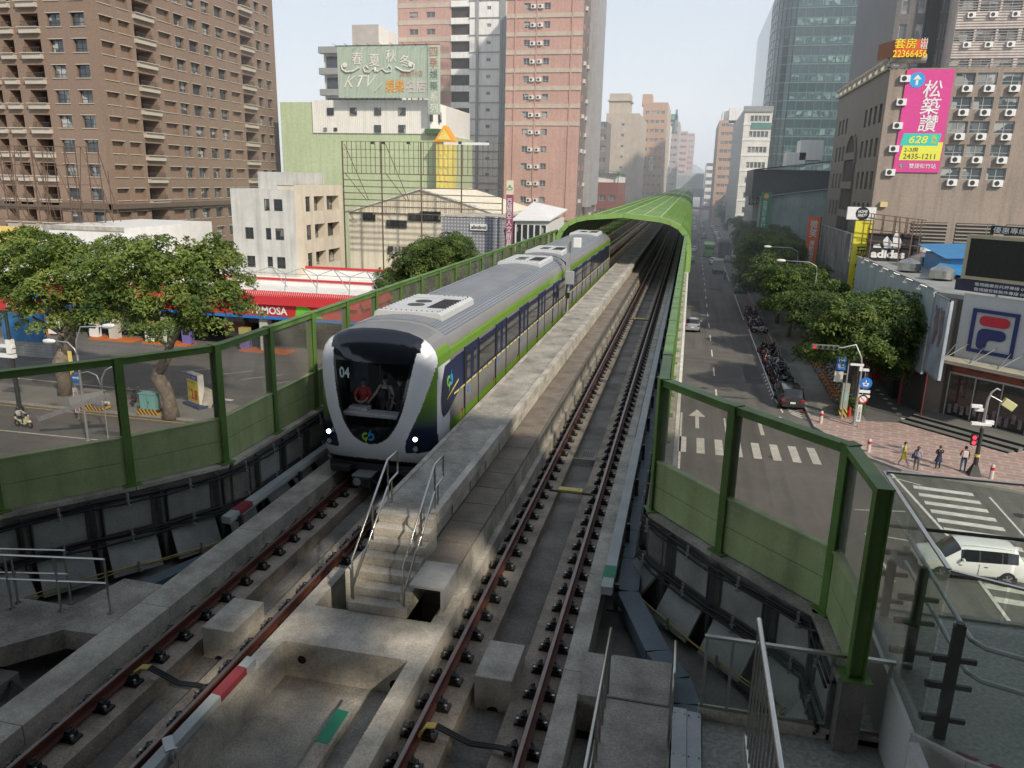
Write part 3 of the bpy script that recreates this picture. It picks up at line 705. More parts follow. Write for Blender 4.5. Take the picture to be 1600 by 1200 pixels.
# right hand slabs
n = MB(); n.box(-1.06,-.66,9.5,10.55,9.3,9.9); n.box(-.66,.26,3,10.58,9.4,9.9); n.prism([(-1.06,1),(-.66,1),(-.66,9.45),(-1.06,9.45)],9.1,9.2); n.build('side_slab', m_conc, via, world=True)
n = MB(); n.box(-.655,.25,9.52,9.55,9.9,9.915); n.build('slab_joint', m_conc_d, via, world=True)
terr = M('terrazzo_floor', (.33,.33,.30), .55, var=.12, sc=.8, fine=.3)
n = MB(); n.box(.68,3.0,2,9.5,9.4,9.82); n.prism([(2.3,9.5),(3.0,9.5),(3.0,11.2),(2.6,11.2)],9.4,9.9); n.build('station_slab', terr, via, world=True)
n = MB(); n.box(.62,3.0,9.5,9.62,9.82,9.98); n.build('kerb_strip', m_conc_l, via, world=True)
r = T('trunking', 'pale grey metal trunking lying along the right slab in the foreground', 'trunking', (.46,6,9.8))
n = MB(); n.box(.28,.47,3,9.52,9.6,9.93); n.box(.475,.66,3,9.5,9.6,9.915); n.build('trunking_cover', M('trunking_paint',(.50,.53,.54),.5,var=.12,sc=1.5), r, world=True)
n = MB()
for y in (5,6.2,7.4,8.6,9.4):
    for x in (.31,.44,.5,.63): n.cyl((x,y,9.91),(x,y,9.938),.012,n=6)
n.build('screw', m_bolt, r, world=True)
for x, lb in ((-.64,'stainless handrail on the left edge of the foreground slab, above the right track'), (.24,'short stainless handrail beside the pale trunking on the foreground slab')):
    r = T('guard_rail', lb, 'guard rail', (x,9.5,9.9))
    n = MB(); n.tube([(x,9.55,9.95),(x,9.55,11.0),(x,9.5,11.03),(x,4,11.03)] if x < 0 else [(x,9.5,9.95),(x,9.5,10.98),(x,9.45,11.0),(x,8.75,11.0),(x,8.7,10.97),(x,8.7,10.0)], .022, 8)
    n.tube([(x,9.5,10.5),(x,4,10.5)] if x < 0 else [(x,9.5,10.5),(x,8.7,10.5)], .016, 8); n.build('handrail_tube', m_ss, r, smooth=True, world=True)
    for k in range(5 if x < 0 else 4):
        y = 9.3-k*(.35 if x < 0 else .19); m_ = MB(); m_.cyl((x,y,9.9),(x,y,11.02 if x < 0 else 10.99),.013,n=8); m_.build('baluster', m_ss, r, world=True)
# glass guard across the right landing
r = T('glass_guard', 'low framed glass guard across the landing at lower right', 'glass guard', (1.8,9.56,9.9))
n = MB(); n.box(.62,3.02,9.53,9.59,11.06,11.1); n.box(.62,3.0,9.545,9.575,9.98,10.02); n.build('top_rail', m_ss, r, world=True)
for x in (.66,1.0,2.28,2.97):
    n = MB(); n.box(x-.02,x+.02,9.54,9.58,9.9,11.06); n.build('post', m_ss, r, world=True)
for a,b in ((.69,.97),(1.03,2.25),(2.31,2.94)):
    n = MB(); n.box(a,b,9.556,9.564,10.03,11.05); n.build('glass_pane', m_glass, r, world=True)
r = T('stair_guard', 'steel guard rail with closely set balusters pointing at the viewer in the foreground', 'guard rail', (1.0,7.3,9.9))
n = MB(); n.tube([(1.0,7.42,12.68),(1.0,3.2,12.68)], .03, 10); n.tube([(1.0,7.4,11.3),(1.0,3.2,11.3)], .02, 8); n.build('handrail_tube', m_ss, r, smooth=40, world=True)
n = MB(); n.box(.9,1.1,7.2,7.45,10.85,10.9); n.box(.97,1.03,6.9,7.4,10.9,11.3); n.box(.94,1.06,3,7.1,9.82,10.85); n.build('base_plate', m_conc, r, world=True)
for k in range(20):
    n = MB(); n.cyl((1.0,7.38-k*.21,10.9 if k < 2 else 11.3),(1.0,7.38-k*.21,12.66),.011,n=8); n.build('baluster', m_ss, r, world=True)
# white clad wall with glass balustrade on it, landing beyond
sb = T('station_balcony', 'station landing at lower right with white clad upstand and stone floor', 'landing', (4,9,10.7))
m_clad = M('white_cladding', (.62,.60,.56), .6, var=.08, sc=1)
n = MB()
for a,c in (((2.98,11.35),(2.98,8.47)),((2.98,8.47),(3.45,8.15)),((3.45,8.15),(6.0,7.2))): n.bar((a[0],a[1],10.35),(c[0],c[1],10.35),.05,1.05)
n.box(2.96,3.0,2,8.4,9.4,9.9); n.prism([(2.7,2),(3.0,2),(3.0,8.3),(2.9,8.3)],9.82,10.88); n.build('white_upstand', m_clad, sb, world=True)
n = MB(); n.prism([(3.02,11.6),(3.02,8.45),(3.5,8.1),(6.5,6.9),(9,6.9),(9,11.65)],10.3,10.7); n.build('landing_floor', terr, sb, world=True)
n = MB(); n.box(3.0,9,11.6,11.7,10.1,10.74); n.build('edge_beam', m_conc_l, sb, world=True)
n = MB()
for k in range(8):
    a = Vector((3.35+.32*k,8.42-.12*k,10.704)); n.poly([a,a+Vector((.22,-.09,0)),a+Vector((.36,.0,0)),a+Vector((.14,.09,0))])
n.build('warning_tape', m_red, sb, world=True)
gb = T('glass_balustrade', 'tall frameless glass balustrade with steel posts and tube rails at the right edge', 'balustrade', (3.05,10,10.9))
n = MB(); n.box(3.04,3.052,8.5,9.99,10.75,12.97); n.build('glass_pane', m_glass, gb, world=True)
n = MB(); n.box(3.04,3.052,10.01,11.5,10.75,12.97); n.build('glass_pane', m_glass, gb, world=True)
n = MB(); n.bar((3.06,8.47,11.86),(5.6,7.5,11.86),.012,2.2); n.build('glass_pane', m_glass, gb, world=True)
n = MB(); n.box(3.1,4.9,11.42,11.43,10.8,13.0); n.build('glass_pane', m_glass, gb, world=True)
n = MB(); n.box(4.95,7.2,11.42,11.43,10.8,13.0); n.build('glass_pane', m_glass, gb, world=True)
n = MB(); n.box(3.02,3.07,8.48,11.5,12.975,13.0); n.bar((3.05,8.47,12.98),(5.6,7.5,12.98),.04,.025); n.box(3.05,7.2,11.4,11.45,13.0,13.03); n.build('top_trim', m_ss, gb, world=True)
for (x,y,zt) in ((3.33,11.45,11.6),(3.33,10.1,12.18),(3.35,8.72,12.2)):
    n = MB(); n.box(x-.06,x+.06,y-.035,y+.035,10.7,zt); n.cyl((x,y,zt),(x,y,zt+.03),.045,n=12)
    for z in (10.95,11.4,11.75): n.box(x-.22,x-.05,y-.025,y+.025,z-.04,z+.04); n.cyl((x-.25,y,z),(x-.2,y,z),.045,n=12); n.box(x+.05,x+.24,y-.02,y+.02,z-.03,z+.03)
    n.build('post', m_steel_d, gb, world=True)
for zt, x in ((12.02,3.5),(11.6,3.52)):
    n = MB(); n.tube([(x,11.5,zt),(x,8.75,zt),(x+.1,8.6,zt),(6,7.8,zt)], .03, 10); n.build('tube_rail', m_galv, gb, smooth=40, world=True)
n = MB(); n.tube([(3.1,11.5,12.15),(7.2,11.5,12.15)],.028,8); n.build('tube_rail', m_steel_d, gb, world=True)

# ------------------------------------------------------------------ station hall the picture is taken from (behind and above, unseen; shaped to throw shade and sun patches on the foreground)
hall = T('station_hall', 'unseen roof and side walls of the station hall, shaped to shade the foreground', 'station', (-4.7,-10,9))
n = MB()
Zr = 20.5
# slab with an opened bay that lets light onto the stairs
holes = [(3.9,8.6,-3.0,3.4)]
xs_ = sorted({-19,14,*[h[0] for h in holes],*[h[1] for h in holes]}); yss = sorted({-70,9.2,*[h[2] for h in holes],*[h[3] for h in holes]})
for xa,xb in zip(xs_,xs_[1:]):
    for ya,yb in zip(yss,yss[1:]):
        cx_,cy_ = (xa+xb)/2,(ya+yb)/2
        if any(h[0]<cx_<h[1] and h[2]<cy_<h[3] for h in holes): continue
        n.box(xa,xb,ya,yb,Zr,Zr+.5)
n.build('roof', m_grey, hall, world=True)
n = MB()
for k in range(5): n.bar((3.9+k*1.2,-3.0,Zr+.2),(3.9+k*1.2+(.9 if k%2 else -.5),3.4,Zr+.2),.34,.3); n.bar((3.9,-2.6+k*1.5,Zr+.25),(8.6,-2.2+k*1.45,Zr+.25),.28,.3)
n.build('skylight_truss', m_grey, hall, world=True)
n = MB(); n.box(-24,34,-4,-3.4,-.1,8.0) ; n.box(-24,34,-60,-4,8.0,8.4); n.build('floor_slab', m_conc, hall, world=True)
n = MB()
n.box(10.2,10.5,-40,14,8.4,Zr-.01);  # unseen side wall, lengthened to deepen the foreground shade
for x in (-15,-8,9): n.cyl((x,-12,8.4),(x,-12,Zr),.4,n=16)
n.build('column', m_grey, hall, world=True)
# ------------------------------------------------------------------ people
def person(label, loc, rz, h=1.68, pose='stand', shirt=(.5,.5,.5), trousers=(.1,.1,.12), skin=(.45,.27,.19), hair=(.02,.018,.015), extras=(), group=None, root=None, mask=False, armL=None, armR=None, legs=None):
    """one continuous skinned body; x right, -y forward; joints from a pose"""
    r = root or T('person', label, 'person', loc, rz, group)
    k = h/1.72
    J = {'pel':(0,0,.93),'sp':(0,.0,1.12),'ch':(0,.01,1.30),'nk':(0,.0,1.46),'hd':(0,-.01,1.56),'tp':(0,-.005,1.68),
         'sl':(-.17,.0,1.40),'sr':(.17,.0,1.40),'hl':(-.095,0,.90),'hr':(.095,0,.90)}
    aL = armL or [(-.23,.01,1.15),(-.25,-.08,.92),(-.25,-.12,.84)]
    aR = armR or [(.23,.01,1.15),(.25,-.08,.92),(.25,-.12,.84)]
    lg = legs or [[(-.11,-.02,.5),(-.115,.02,.09),(-.13,-.13,.04)],[(.11,-.02,.5),(.115,.02,.09),(.13,-.13,.04)]]
    if pose == 'sit':
        for q in J: J[q] = (J[q][0], J[q][1], J[q][2]-.42)
        lg = [[(-.12,-.42,.50),(-.12,-.44,.10),(-.12,-.56,.05)],[(.12,-.42,.50),(.12,-.44,.10),(.12,-.56,.05)]]
        aL = armL or [(-.23,-.12,.74),(-.2,-.34,.70),(-.18,-.40,.72)]; aR = armR or [(.23,-.12,.74),(.2,-.34,.70),(.18,-.40,.72)]
    V = []; E = []; Rd = []; Z = []
    def v(p, rad, zone): V.append(Vector(p)*k); Rd.append(rad*k if isinstance(rad, float) else (rad[0]*k, rad[1]*k)); Z.append(zone); return len(V)-1
    pel = v(J['pel'],(.135,.10),1); sp = v(J['sp'],(.125,.095),0); ch = v(J['ch'],(.15,.105),0); nk = v(J['nk'],.052,2); hd = v(J['hd'],(.075,.09),2); tp = v(J['tp'],(.06,.07),2)
    for a,b_ in ((pel,sp),(sp,ch),(ch,nk),(nk,hd),(hd,tp)): E.append((a,b_))
    hands = []
    for s, arm, sh in ((-1,aL,'sl'),(1,aR,'sr')):
        a = v(J[sh],.062,0); E.append((ch,a)); e = v(arm[0],.046,0 if len(extras)==0 or 'sleeveless' not in extras else 2); E.append((a,e)); w_ = v(arm[1],.030,2); E.append((e,w_))
        hnd = v(arm[2],(.038,.018),2); E.append((w_,hnd)); hands.append((arm[1],arm[2]))
        d = (Vector(arm[2])-Vector(arm[1])).normalized(); sd = d.cross(Vector((1,0,0)))
        sd = sd.normalized() if sd.length > .1 else Vector((0,1,0))
        for f in range(4):
            b0 = v(Vector(arm[2])+d*.03+sd*(f-1.5)*.018,.0095,2); b1 = v(Vector(arm[2])+d*(.075+.01*(f in (1,2)))+sd*(f-1.5)*.02+Vector((-s*.012,0,0)),.008,2); E.append((hnd,b0)); E.append((b0,b1))
        t0 = v(Vector(arm[2])-d*.01+sd*-.042+Vector((-s*.02,0,0)),.010,2); E.append((hnd,t0)); t1 = v(Vector(arm[2])+d*.03+sd*-.052+Vector((-s*.02,0,0)),.008,2); E.append((t0,t1))
    for s, leg, hp in ((0,lg[0],'hl'),(1,lg[1],'hr')):
        a = v(J[hp],.098,1); E.append((pel,a)); kn = v(leg[0],.062,1); E.append((a,kn)); an = v(leg[1],.042,3 if 'bare' in extras else 1); E.append((kn,an)); ft = v(leg[2],(.045,.032),3); E.append((an,ft))
    me = bpy.data.meshes.new('b'); me.from_pydata(V, E, []); ob = bpy.data.objects.new('b', me); COL.objects.link(ob)
    md = ob.modifiers.new('s','SKIN'); md.use_smooth_shade = True
    for i, q in enumerate(me.skin_vertices[0].data):
        q.radius = (Rd[i], Rd[i]) if isinstance(Rd[i], float) else Rd[i]; q.use_root = (i == 0)
    sb_ = ob.modifiers.new('u','SUBSURF'); sb_.levels = 1; sb_.render_levels = 1
    bpy.context.view_layer.update()
    m2 = bpy.data.meshes.new_from_object(ob.evaluated_get(bpy.context.evaluated_depsgraph_get())); bpy.data.objects.remove(ob)
    key = lambda c: tuple(round(x,3) for x in c)
    mk = lambda nm, c, rg=.8: M(nm+'_%s' % '_'.join(str(int(x*1000)) for x in c), c, rg, var=.12, sc=6, fine=.1)
    for m_ in (mk('cloth',shirt), mk('trousers',trousers), mk('skin',skin,.55), mk('shoe',(.5,.5,.5) if 'whiteshoes' in extras else (.03,.03,.03),.5)): m2.materials.append(m_)
    for p in m2.polygons:
        c = p.center; best = min(range(len(E)), key=lambda e: dseg(c, V[E[e][0]], V[E[e][1]]))
        a, b_ = E[best]; t = tseg(c, V[a], V[b_]); z = Z[a] if t < .5 else Z[b_]
        if a == ch and b_ == nk: z = 0 if t < .75 else 2
        if z == 3 and 'bare' in extras: z = 2 if c.z > .1*k else 3
        elif z == 1 and c.z < .07*k: z = 3
        if z == 1 and 'shorts' in extras and c.z < .5*k: z = 2
        p.material_index = z
    m2.name = 'body'; o = bpy.data.objects.new('body', m2); COL.objects.link(o); o.parent = r
    # hair, face
    hc = Vector(J['hd'])*k; n = MB(); rings = []
    for i in range(7):
        th = PI*.5*i/6; rr = math.cos(th)
        rings.append([(hc.x+.098*k*rr*math.cos(a), hc.y+.015*k+.112*k*rr*math.sin(a), hc.z+.03*k+.125*k*math.sin(th) - (0 if i else (.05*k if math.sin(a) > -.3 else -.035*k))) for a in [2*PI*j/16 for j in range(16)]])
    vs = [p for rg in rings for p in rg]; fs = [(i*16+j, i*16+(j+1)%16, (i+1)*16+(j+1)%16, (i+1)*16+j) for i in range(6) for j in range(16)]
    n.add(vs, fs)
    if 'longhair' in extras: n.tube([(hc.x,hc.y+.07*k,hc.z+.05*k),(hc.x,hc.y+.1*k,hc.z-.06*k),(hc.x,hc.y+.09*k,hc.z-.18*k)],[.07*k,.075*k,.04*k],10)
    n.build('hair', mk('hair',hair,.5), r, smooth=True)
    n = MB()
    for s in (-1,1): n.cbox((hc.x+s*.032*k,hc.y-.088*k,hc.z+.025*k),(.022*k,.012*k,.009*k))
    n.build('eyes', m_black, r)
    if not mask:
        n = MB(); n.add([(hc.x,hc.y-.115*k,hc.z-.01*k),(hc.x-.014*k,hc.y-.085*k,hc.z-.015*k),(hc.x+.014*k,hc.y-.085*k,hc.z-.015*k),(hc.x,hc.y-.088*k,hc.z+.03*k)],[(0,1,2),(0,2,3),(0,3,1)]); n.build('nose', mk('skin',skin,.55), r)
        n = MB(); n.cbox((hc.x,hc.y-.084*k,hc.z-.038*k),(.04*k,.01*k,.009*k)); n.build('mouth', M('lips',(.3,.1,.09),.5), r)
    else:
        n = MB(); n.add([(hc.x-.062*k,hc.y-.06*k,hc.z-.055*k),(hc.x,hc.y-.098*k,hc.z-.07*k),(hc.x+.062*k,hc.y-.06*k,hc.z-.055*k),(hc.x+.066*k,hc.y-.062*k,hc.z+.005*k),(hc.x,hc.y-.122*k,hc.z+.012*k),(hc.x-.066*k,hc.y-.062*k,hc.z+.005*k)],[(0,1,4,5),(1,2,3,4)]); n.build('face_mask', M('mask_cloth',(.55,.66,.68),.8), r, smooth=True)
    n = MB()
    for s in (-1,1): n.cbox((hc.x+s*.082*k,hc.y+.005*k,hc.z+.005*k),(.02*k,.03*k,.05*k))
    n.build('ears', mk('skin',skin,.55), r, bevel=.004)
    for e in extras:
        if isinstance(e, tuple):
            kind, col = e
            if kind == 'skirt':
                n = MB(); R0 = 20; vs = []
                for (z,rr) in ((.98,.14),(.80,.19),(.62,.245),(.56,.26)):
                    vs += [(rr*(1+.06*math.sin(j*2.5)*(z<.8))*math.cos(2*PI*j/R0)*k, .8*rr*(1+.06*math.sin(j*2.5)*(z<.8))*math.sin(2*PI*j/R0)*k, z*k) for j in range(R0)]
                n.add(vs, [(i*R0+j,i*R0+(j+1)%R0,(i+1)*R0+(j+1)%R0,(i+1)*R0+j) for i in range(3) for j in range(R0)]); n.build('skirt', mk('cloth',col), r, smooth=True)
            if kind == 'backpack':
                n = MB(); n.cbox((0,.17*k,1.22*k),(.30*k,.15*k,.42*k)); n.build('backpack', mk('cloth',col), r, bevel=.04)
            if kind == 'bag':
                n = MB(); n.cbox((.24*k,.08*k,.98*k),(.13*k,.26*k,.30*k)); n.tube([(.24*k,.08*k,1.1*k),(.1*k,.12*k,1.42*k),(-.14*k,-.02*k,1.42*k),(.2*k,-.12*k,1.08*k)],.013*k,6); n.build('shoulder_bag', mk('cloth',col), r, bevel=.02)
            if kind == 'frontbag':
                n = MB(); n.cbox((.02*k,-.16*k,1.18*k),(.26*k,.12*k,.30*k)); n.tube([(-.12*k,-.12*k,1.3*k),(-.1*k,-.02*k,1.45*k),(-.1*k,.11*k,1.3*k)],.016*k,6); n.tube([(.12*k,-.12*k,1.3*k),(.1*k,-.02*k,1.45*k),(.1*k,.11*k,1.3*k)],.016*k,6); n.build('shoulder_bag', mk('cloth',col), r, bevel=.02)
            if kind == 'helmet':
                z0 = J['hd'][2]*k; n = MB(); R0 = 16; vs = []
                for i in range(9):
                    th = PI*(i/8)*.72; vs += [(.135*k*math.sin(th+.001)*math.cos(2*PI*j/R0), .01+.15*k*math.sin(th+.001)*math.sin(2*PI*j/R0), z0+.04*k+.14*k*math.cos(th)) for j in range(R0)]
                n.add(vs, [(i*R0+j,(i+1)*R0+j,(i+1)*R0+(j+1)%R0,i*R0+(j+1)%R0) for i in range(8) for j in range(R0)]); n.build('helmet', mk('paint',col,.25), r, smooth=True)
    return r
def tseg(c, a, b):
    d = b-a; l = d.length_squared
    return 0 if l < 1e-9 else max(0, min(1, (c-a).dot(d)/l))
def dseg(c, a, b): return (c-(a+(b-a)*tseg(c, a, b))).length

# ------------------------------------------------------------------ the train
tr = T('metro_train', 'two car driverless metro train with white nose, green stripe and black windscreen showing 04', 'train', (-7.15,16.35,ZR))
m_steel = M('brushed_train_steel', (.31,.30,.285), .42, metal=.45, var=.08, sc=.5, fine=.03)
m_roof = M('train_roof_grey', (.19,.193,.195), .55, var=.25, sc=.7, fine=.05)
m_rib = M('train_roof_rib', (.30,.34,.40), .4, metal=.4, var=.1, sc=.6)
m_band = M('train_green_band', (.16,.31,.03), .35, var=.05, sc=.5, coat=.4)
m_navy = M('train_navy', (.014,.022,.07), .45, var=.1, sc=.6, spec=.3)
m_tglass = M('train_window_glass', (.012,.014,.018), .06, var=0, fine=0, spec=.7)
m_nosew = M('train_nose_white', (.74,.76,.79), .32, var=.04, sc=.8, coat=.4, fine=.02)
m_blackg = M('nose_black_gloss', (.006,.008,.013), .12, var=0, fine=0, coat=.5)
m_pod = M('roof_unit_grey', (.50,.51,.50), .5, var=.1, sc=1.4, fine=.05)
m_under = M('underframe', (.02,.02,.021), .7, var=.3, sc=2)
m_led = M('headlight_led', (.9,.9,1), .2, emit=5, var=0, fine=0)
m_doorline = M('door_gap', (.01,.01,.012), .8, var=0, fine=0)
HW = 1.49
def lw(y): return y-16.4                                  # local y from world y
halfp = [(1.36,.50),(1.46,.62),(HW,.95),(HW,2.95),(1.475,3.12),(1.42,3.28),(1.30,3.44),(1.08,3.60),(.78,3.71),(.4,3.765),(0,3.78)]
fullp = [(x,z) for x,z in halfp]+[(-x,z) for x,z in halfp[-2::-1]]
def loft(name, prof_, ys_, mat, parent, close=False, smooth=35):
    n = MB(); k = len(prof_); vs = []
    for y in ys_: vs += [(x,y,z) for x,z in prof_]
    fs = []
    for j in range(len(ys_)-1):
        for i in range(k-1): fs.append((j*k+i,(j+1)*k+i,(j+1)*k+i+1,j*k+i+1))
    if close: fs.append(tuple(range(k))); fs.append(tuple((len(ys_)-1)*k+i for i in range(k-1,-1,-1)))
    n.add(vs, fs); return n.build(name, mat, parent, smooth=smooth)
Y0 = .0   # nose tip
YB = 1.75 # end of nose shell, start of body
cars = [(YB, 20.7), (21.35, 41.3)]
for ci,(ya,yb) in enumerate(cars):
    body = loft('car_body', fullp, [ya, yb], m_steel, tr)
    n = MB(); n.poly([(x,yb,z) for x,z in fullp]); n.poly([(x,ya+.001,z) for x,z in fullp][::-1]) if ci else None
    n.build('car_end', m_under, tr)
    # roof sheet and ribs
    loft('roof_sheet', [(x,z+.006) for x,z in fullp if abs(x) < 1.09], [ya+.25, yb-.1], m_roof, tr)
    n = MB()
    for s in (-1,1):
        for k in range(7):
            x = s*(.86+k*.07); t = .0
            # height on the roof curve
            z = None
            for (xa,za),(xb,zb_) in zip(halfp[4:],halfp[5:]):
                if xb <= abs(x) <= xa: z = zb_+(za-zb_)*(abs(x)-xb)/(xa-xb)
            if z: n.box(x-.014,x+.014,ya+.2,yb-.1,z-.01,z+.03)
        for k in range(9):
            x = s*(.06+k*.085); z = 3.775-.018*(k/4)**2; n.box(x-.008,x+.008,ya+.25,yb-.1,z-.01,z+.014)
    n.build('roof_ribs', m_rib, tr)
    # coloured bands on both sides
    for s in (-1,1):
        x0 = s*(HW+.004)
        n = MB(); n.quad((x0,ya,2.95),(x0,yb,2.95),(s*(HW-.008),yb,3.12),(s*(HW-.008),ya,3.12)); n.quad((s*(HW-.008),ya,3.12),(s*(HW-.008),yb,3.12),(s*1.455,yb,3.20),(s*1.455,ya,3.20)); n.build('green_stripe', m_band, tr)
        n = MB(); x1_ = s*(HW+.025); n.quad((x1_,ya,.98),(x1_,yb,.98),(x1_,yb,1.24),(x1_,ya,1.24)); n.build('green_stripe', m_band, tr)
        n = MB(); n.quad((x0,ya+.45,1.92),(x0,yb-.45,1.92),(x0,yb-.45,2.86),(x0,ya+.45,2.86)); n.build('window_band', m_navy, tr)
    # doors and windows
    Lc = yb-ya; nd = 5; pitch = (Lc-1.6)/nd
    for d in range(nd):
        yc = ya+.8+pitch*(d+.5)-pitch*.16 + (.0 if ci == 0 else 0)
        for s in (-1,1):
            xo = s*(HW+.008)
            for e in (-1,1):
                y1, y2 = yc+e*.02, yc+e*.66
                n = MB(); n.box(xo-s*.01,xo+s*.014,min(y1,y2),max(y1,y2),.60,1.92,0); n.box(xo-s*.01,xo+s*.014,min(y1,y2),max(y1,y2),1.92,2.92,1)
                dr = n.build('door', [m_steel, m_navy], tr)
                n = MB(); n.box(xo,xo+s*.02,min(y1,y2)+.15,max(y1,y2)-.15,2.02,2.74); n.build('door_window', m_tglass, dr, bevel=.01)
            for yy in (yc-.69,yc+.69): n = MB(); n.box(xo-s*.01,xo+s*.026,yy-.03,yy+.03,.58,2.94); n.build('door_gap', m_doorline, tr)
            if s > 0 or True:
                n = MB(); n.box(xo,xo+s*.018,yc-.95,yc-.87,1.0,1.3); n.build('door_sticker', m_red, tr)
                n = MB(); n.box(xo+s*.014,xo+s*.018,yc-.45,yc-.30,1.62,1.80); n.build('access_sticker', M('sticker_blue',(.02,.2,.6),.5), tr)
            # window between this door and the next
            yw0, yw1 = yc+.85, yc+pitch-.85
            if d < nd-1 or yw1 < yb-.3:
                yw1 = min(yw1, yb-.55)
                if yw1-yw0 > .4:
                    n = MB(); n.box(xo-s*.006,xo+s*.006,yw0,yw1,2.02,2.74); wd = n.build('side_window', m_tglass, tr)
                    n = MB(); n.box(xo+s*.004,xo+s*.009,yw0,yw1,2.45,2.475); n.build('window_bar', m_steel_d, wd)
    n = MB(); k = 0; y = ya+.3
    while y < yb-.3:
        n.box(HW+.022,HW+.026,y,y+.42,1.885,1.93); y += .58
    n.build('yellow_line', M('train_yellow',(.75,.66,.15),.5), tr)
    # roof units
    for (u0,u1) in ((ya+1.0,ya+4.1),(yb-4.2,yb-1.0)):
        n = MB(); n.extr([(-.98,3.60),(-.95,3.80),(-.85,3.87),(.85,3.87),(.95,3.80),(.98,3.60)],u0,u1); pod = n.build('roof_unit', m_pod, tr, bevel=.02)
        n = MB(); n.cyl((-.15,u0+1.1,3.871),(-.15,u0+1.1,3.885),.24,n=24); n.cyl((-.15,u0+1.75,3.871),(-.15,u0+1.75,3.885),.24,n=24); n.build('fan', m_steel_d, pod)
        n = MB()
        for gx_ in range(7):
            for gy_ in range(6): n.box(.30+gx_*.075,.36+gx_*.075,u0+.7+gy_*.27,u0+.92+gy_*.27,3.871,3.882)
        n.build('vent_grille', m_black, pod)
        n = MB()
        for yy in (u0+.12,u1-.12):
            for k in range(12): n.cyl((-.8+k*.145,yy,3.87),(-.8+k*.145,yy,3.888),.016,n=6)
        for k in range(12):
            for xx in (-.8,.84): n.cyl((xx,u0+.2+k*.24,3.87),(xx,u0+.2+k*.24,3.888),.016,n=6)
        n.build('rivets', m_steel_d, pod)
        n = MB(); n.box(-.7,.0,u1-.7,u1-.25,3.871,3.90); n.box(.1,.6,u1-.62,u1-.3,3.871,3.89); n.build('access_hatch', m_pod, pod, bevel=.01)
    # underframe
    n = MB(); n.box(-1.3,1.3,ya+.4,yb-.3,.22,.56); n.box(-1.32,1.32,ya+1.5,ya+3.8,.0,.3); n.box(-1.32,1.32,yb-4,yb-1.6,.0,.3); n.build('underframe', m_under, tr)
    for yy in (ya+1.7,ya+3.5,yb-3.6,yb-1.8):
        for s in (-1,1): n = MB(); n.cyl((s*.68,yy,.38),(s*.82,yy,.38),.38,n=20); n.build('wheel', m_steel_d, tr, smooth=40)
n = MB()
for k in range(9):
    y = 20.72+k*.07; q = .03*(k % 2); n.extr([(-1.3+q,.7),(-1.3+q,3.35),(-1.0,3.6),(1.0,3.6),(1.3-q,3.35),(1.3-q,.7)], y, y+.06)
n.build('gangway_bellows', m_under, tr)
n = MB()
for s in (-1,1): n.extr([(s*1.42,3.2),(s*1.3,3.44),(s*1.08,3.62),(s*.7,3.74),(0,3.8),(0,3.84),(s*.7,3.78),(s*1.1,3.66),(s*1.34,3.47),(s*1.46,3.2)],20.62,20.72)
n.build('end_hoop', m_galv, tr)
# nose shell: rings shrink from the outline of the car to the middle of the face
outl = []
def samp(poly, m):
    Ls = [0]
    for a,b_ in zip(poly, poly[1:]): Ls.append(Ls[-1]+math.hypot(b_[0]-a[0], b_[1]-a[1]))
    out = []
    for i in range(m):
        s = Ls[-1]*i/m
        for j in range(len(Ls)-1):
            if Ls[j] <= s <= Ls[j+1]+1e-9: t = (s-Ls[j])/max(1e-9,Ls[j+1]-Ls[j]); out.append((poly[j][0]+(poly[j+1][0]-poly[j][0])*t, poly[j][1]+(poly[j+1][1]-poly[j][1])*t)); break
    return out
closed = fullp+[(-1.2,.42),(-.6,.36),(0,.34),(.6,.36),(1.2,.42),(1.36,.50)]
NA = 400; outl = samp(closed, NA); cx0, cz0 = 0, 1.95
SR = [0,.1,.2]+[.2+.012*i for i in range(1,66)]+[.997,1.0]
def ynose(s, x, z):
    t = (z-.4)/3.4
    rake = .06+.10*max(0,.55-t)**0*0+.62*max(0,t-.30)**1.5 + .12*(x/1.49)**2
    e = 1-(1-s**5.0)**.5 if s < 1 else 1
    return rake*(1-e)+e*.80
def interp(z, tb):
    for (za,a),(zb,b_) in zip(tb,tb[1:]):
        if za <= z <= zb: return a+(b_-a)*(z-za)/(zb-za)
    return tb[-1][1] if z > tb[-1][0] else tb[0][1]
def uo(z):       # outer edge of the white U on the face
    if z < .86: return 9
    return interp(z,[(.86,.88),(.95,.86),(1.2,.90),(1.45,1.01),(1.9,1.20),(2.4,1.35),(2.7,1.43),(3.0,1.49),(3.2,1.6),(3.5,1.6)])
def ui(z):       # half width of the black shield
    if z < 1.03: return -1
    return interp(z,[(1.03,0),(1.06,.18),(1.12,.31),(1.22,.45),(1.4,.59),(1.6,.70),(1.9,.81),(2.3,.90),(2.8,.99),(3.3,1.07),(3.8,1.10)])
cells = {}
vs = []
for s in SR:
    for (x,z) in outl:
        xx, zz = cx0+(x-cx0)*s, cz0+(z-cz0)*s; vs.append((xx, ynose(s,xx,zz), zz))
for (x,z) in outl: vs.append((x, 1.30, z))
for (x,z) in outl: vs.append((x, YB, z))
nr = len(SR)+2
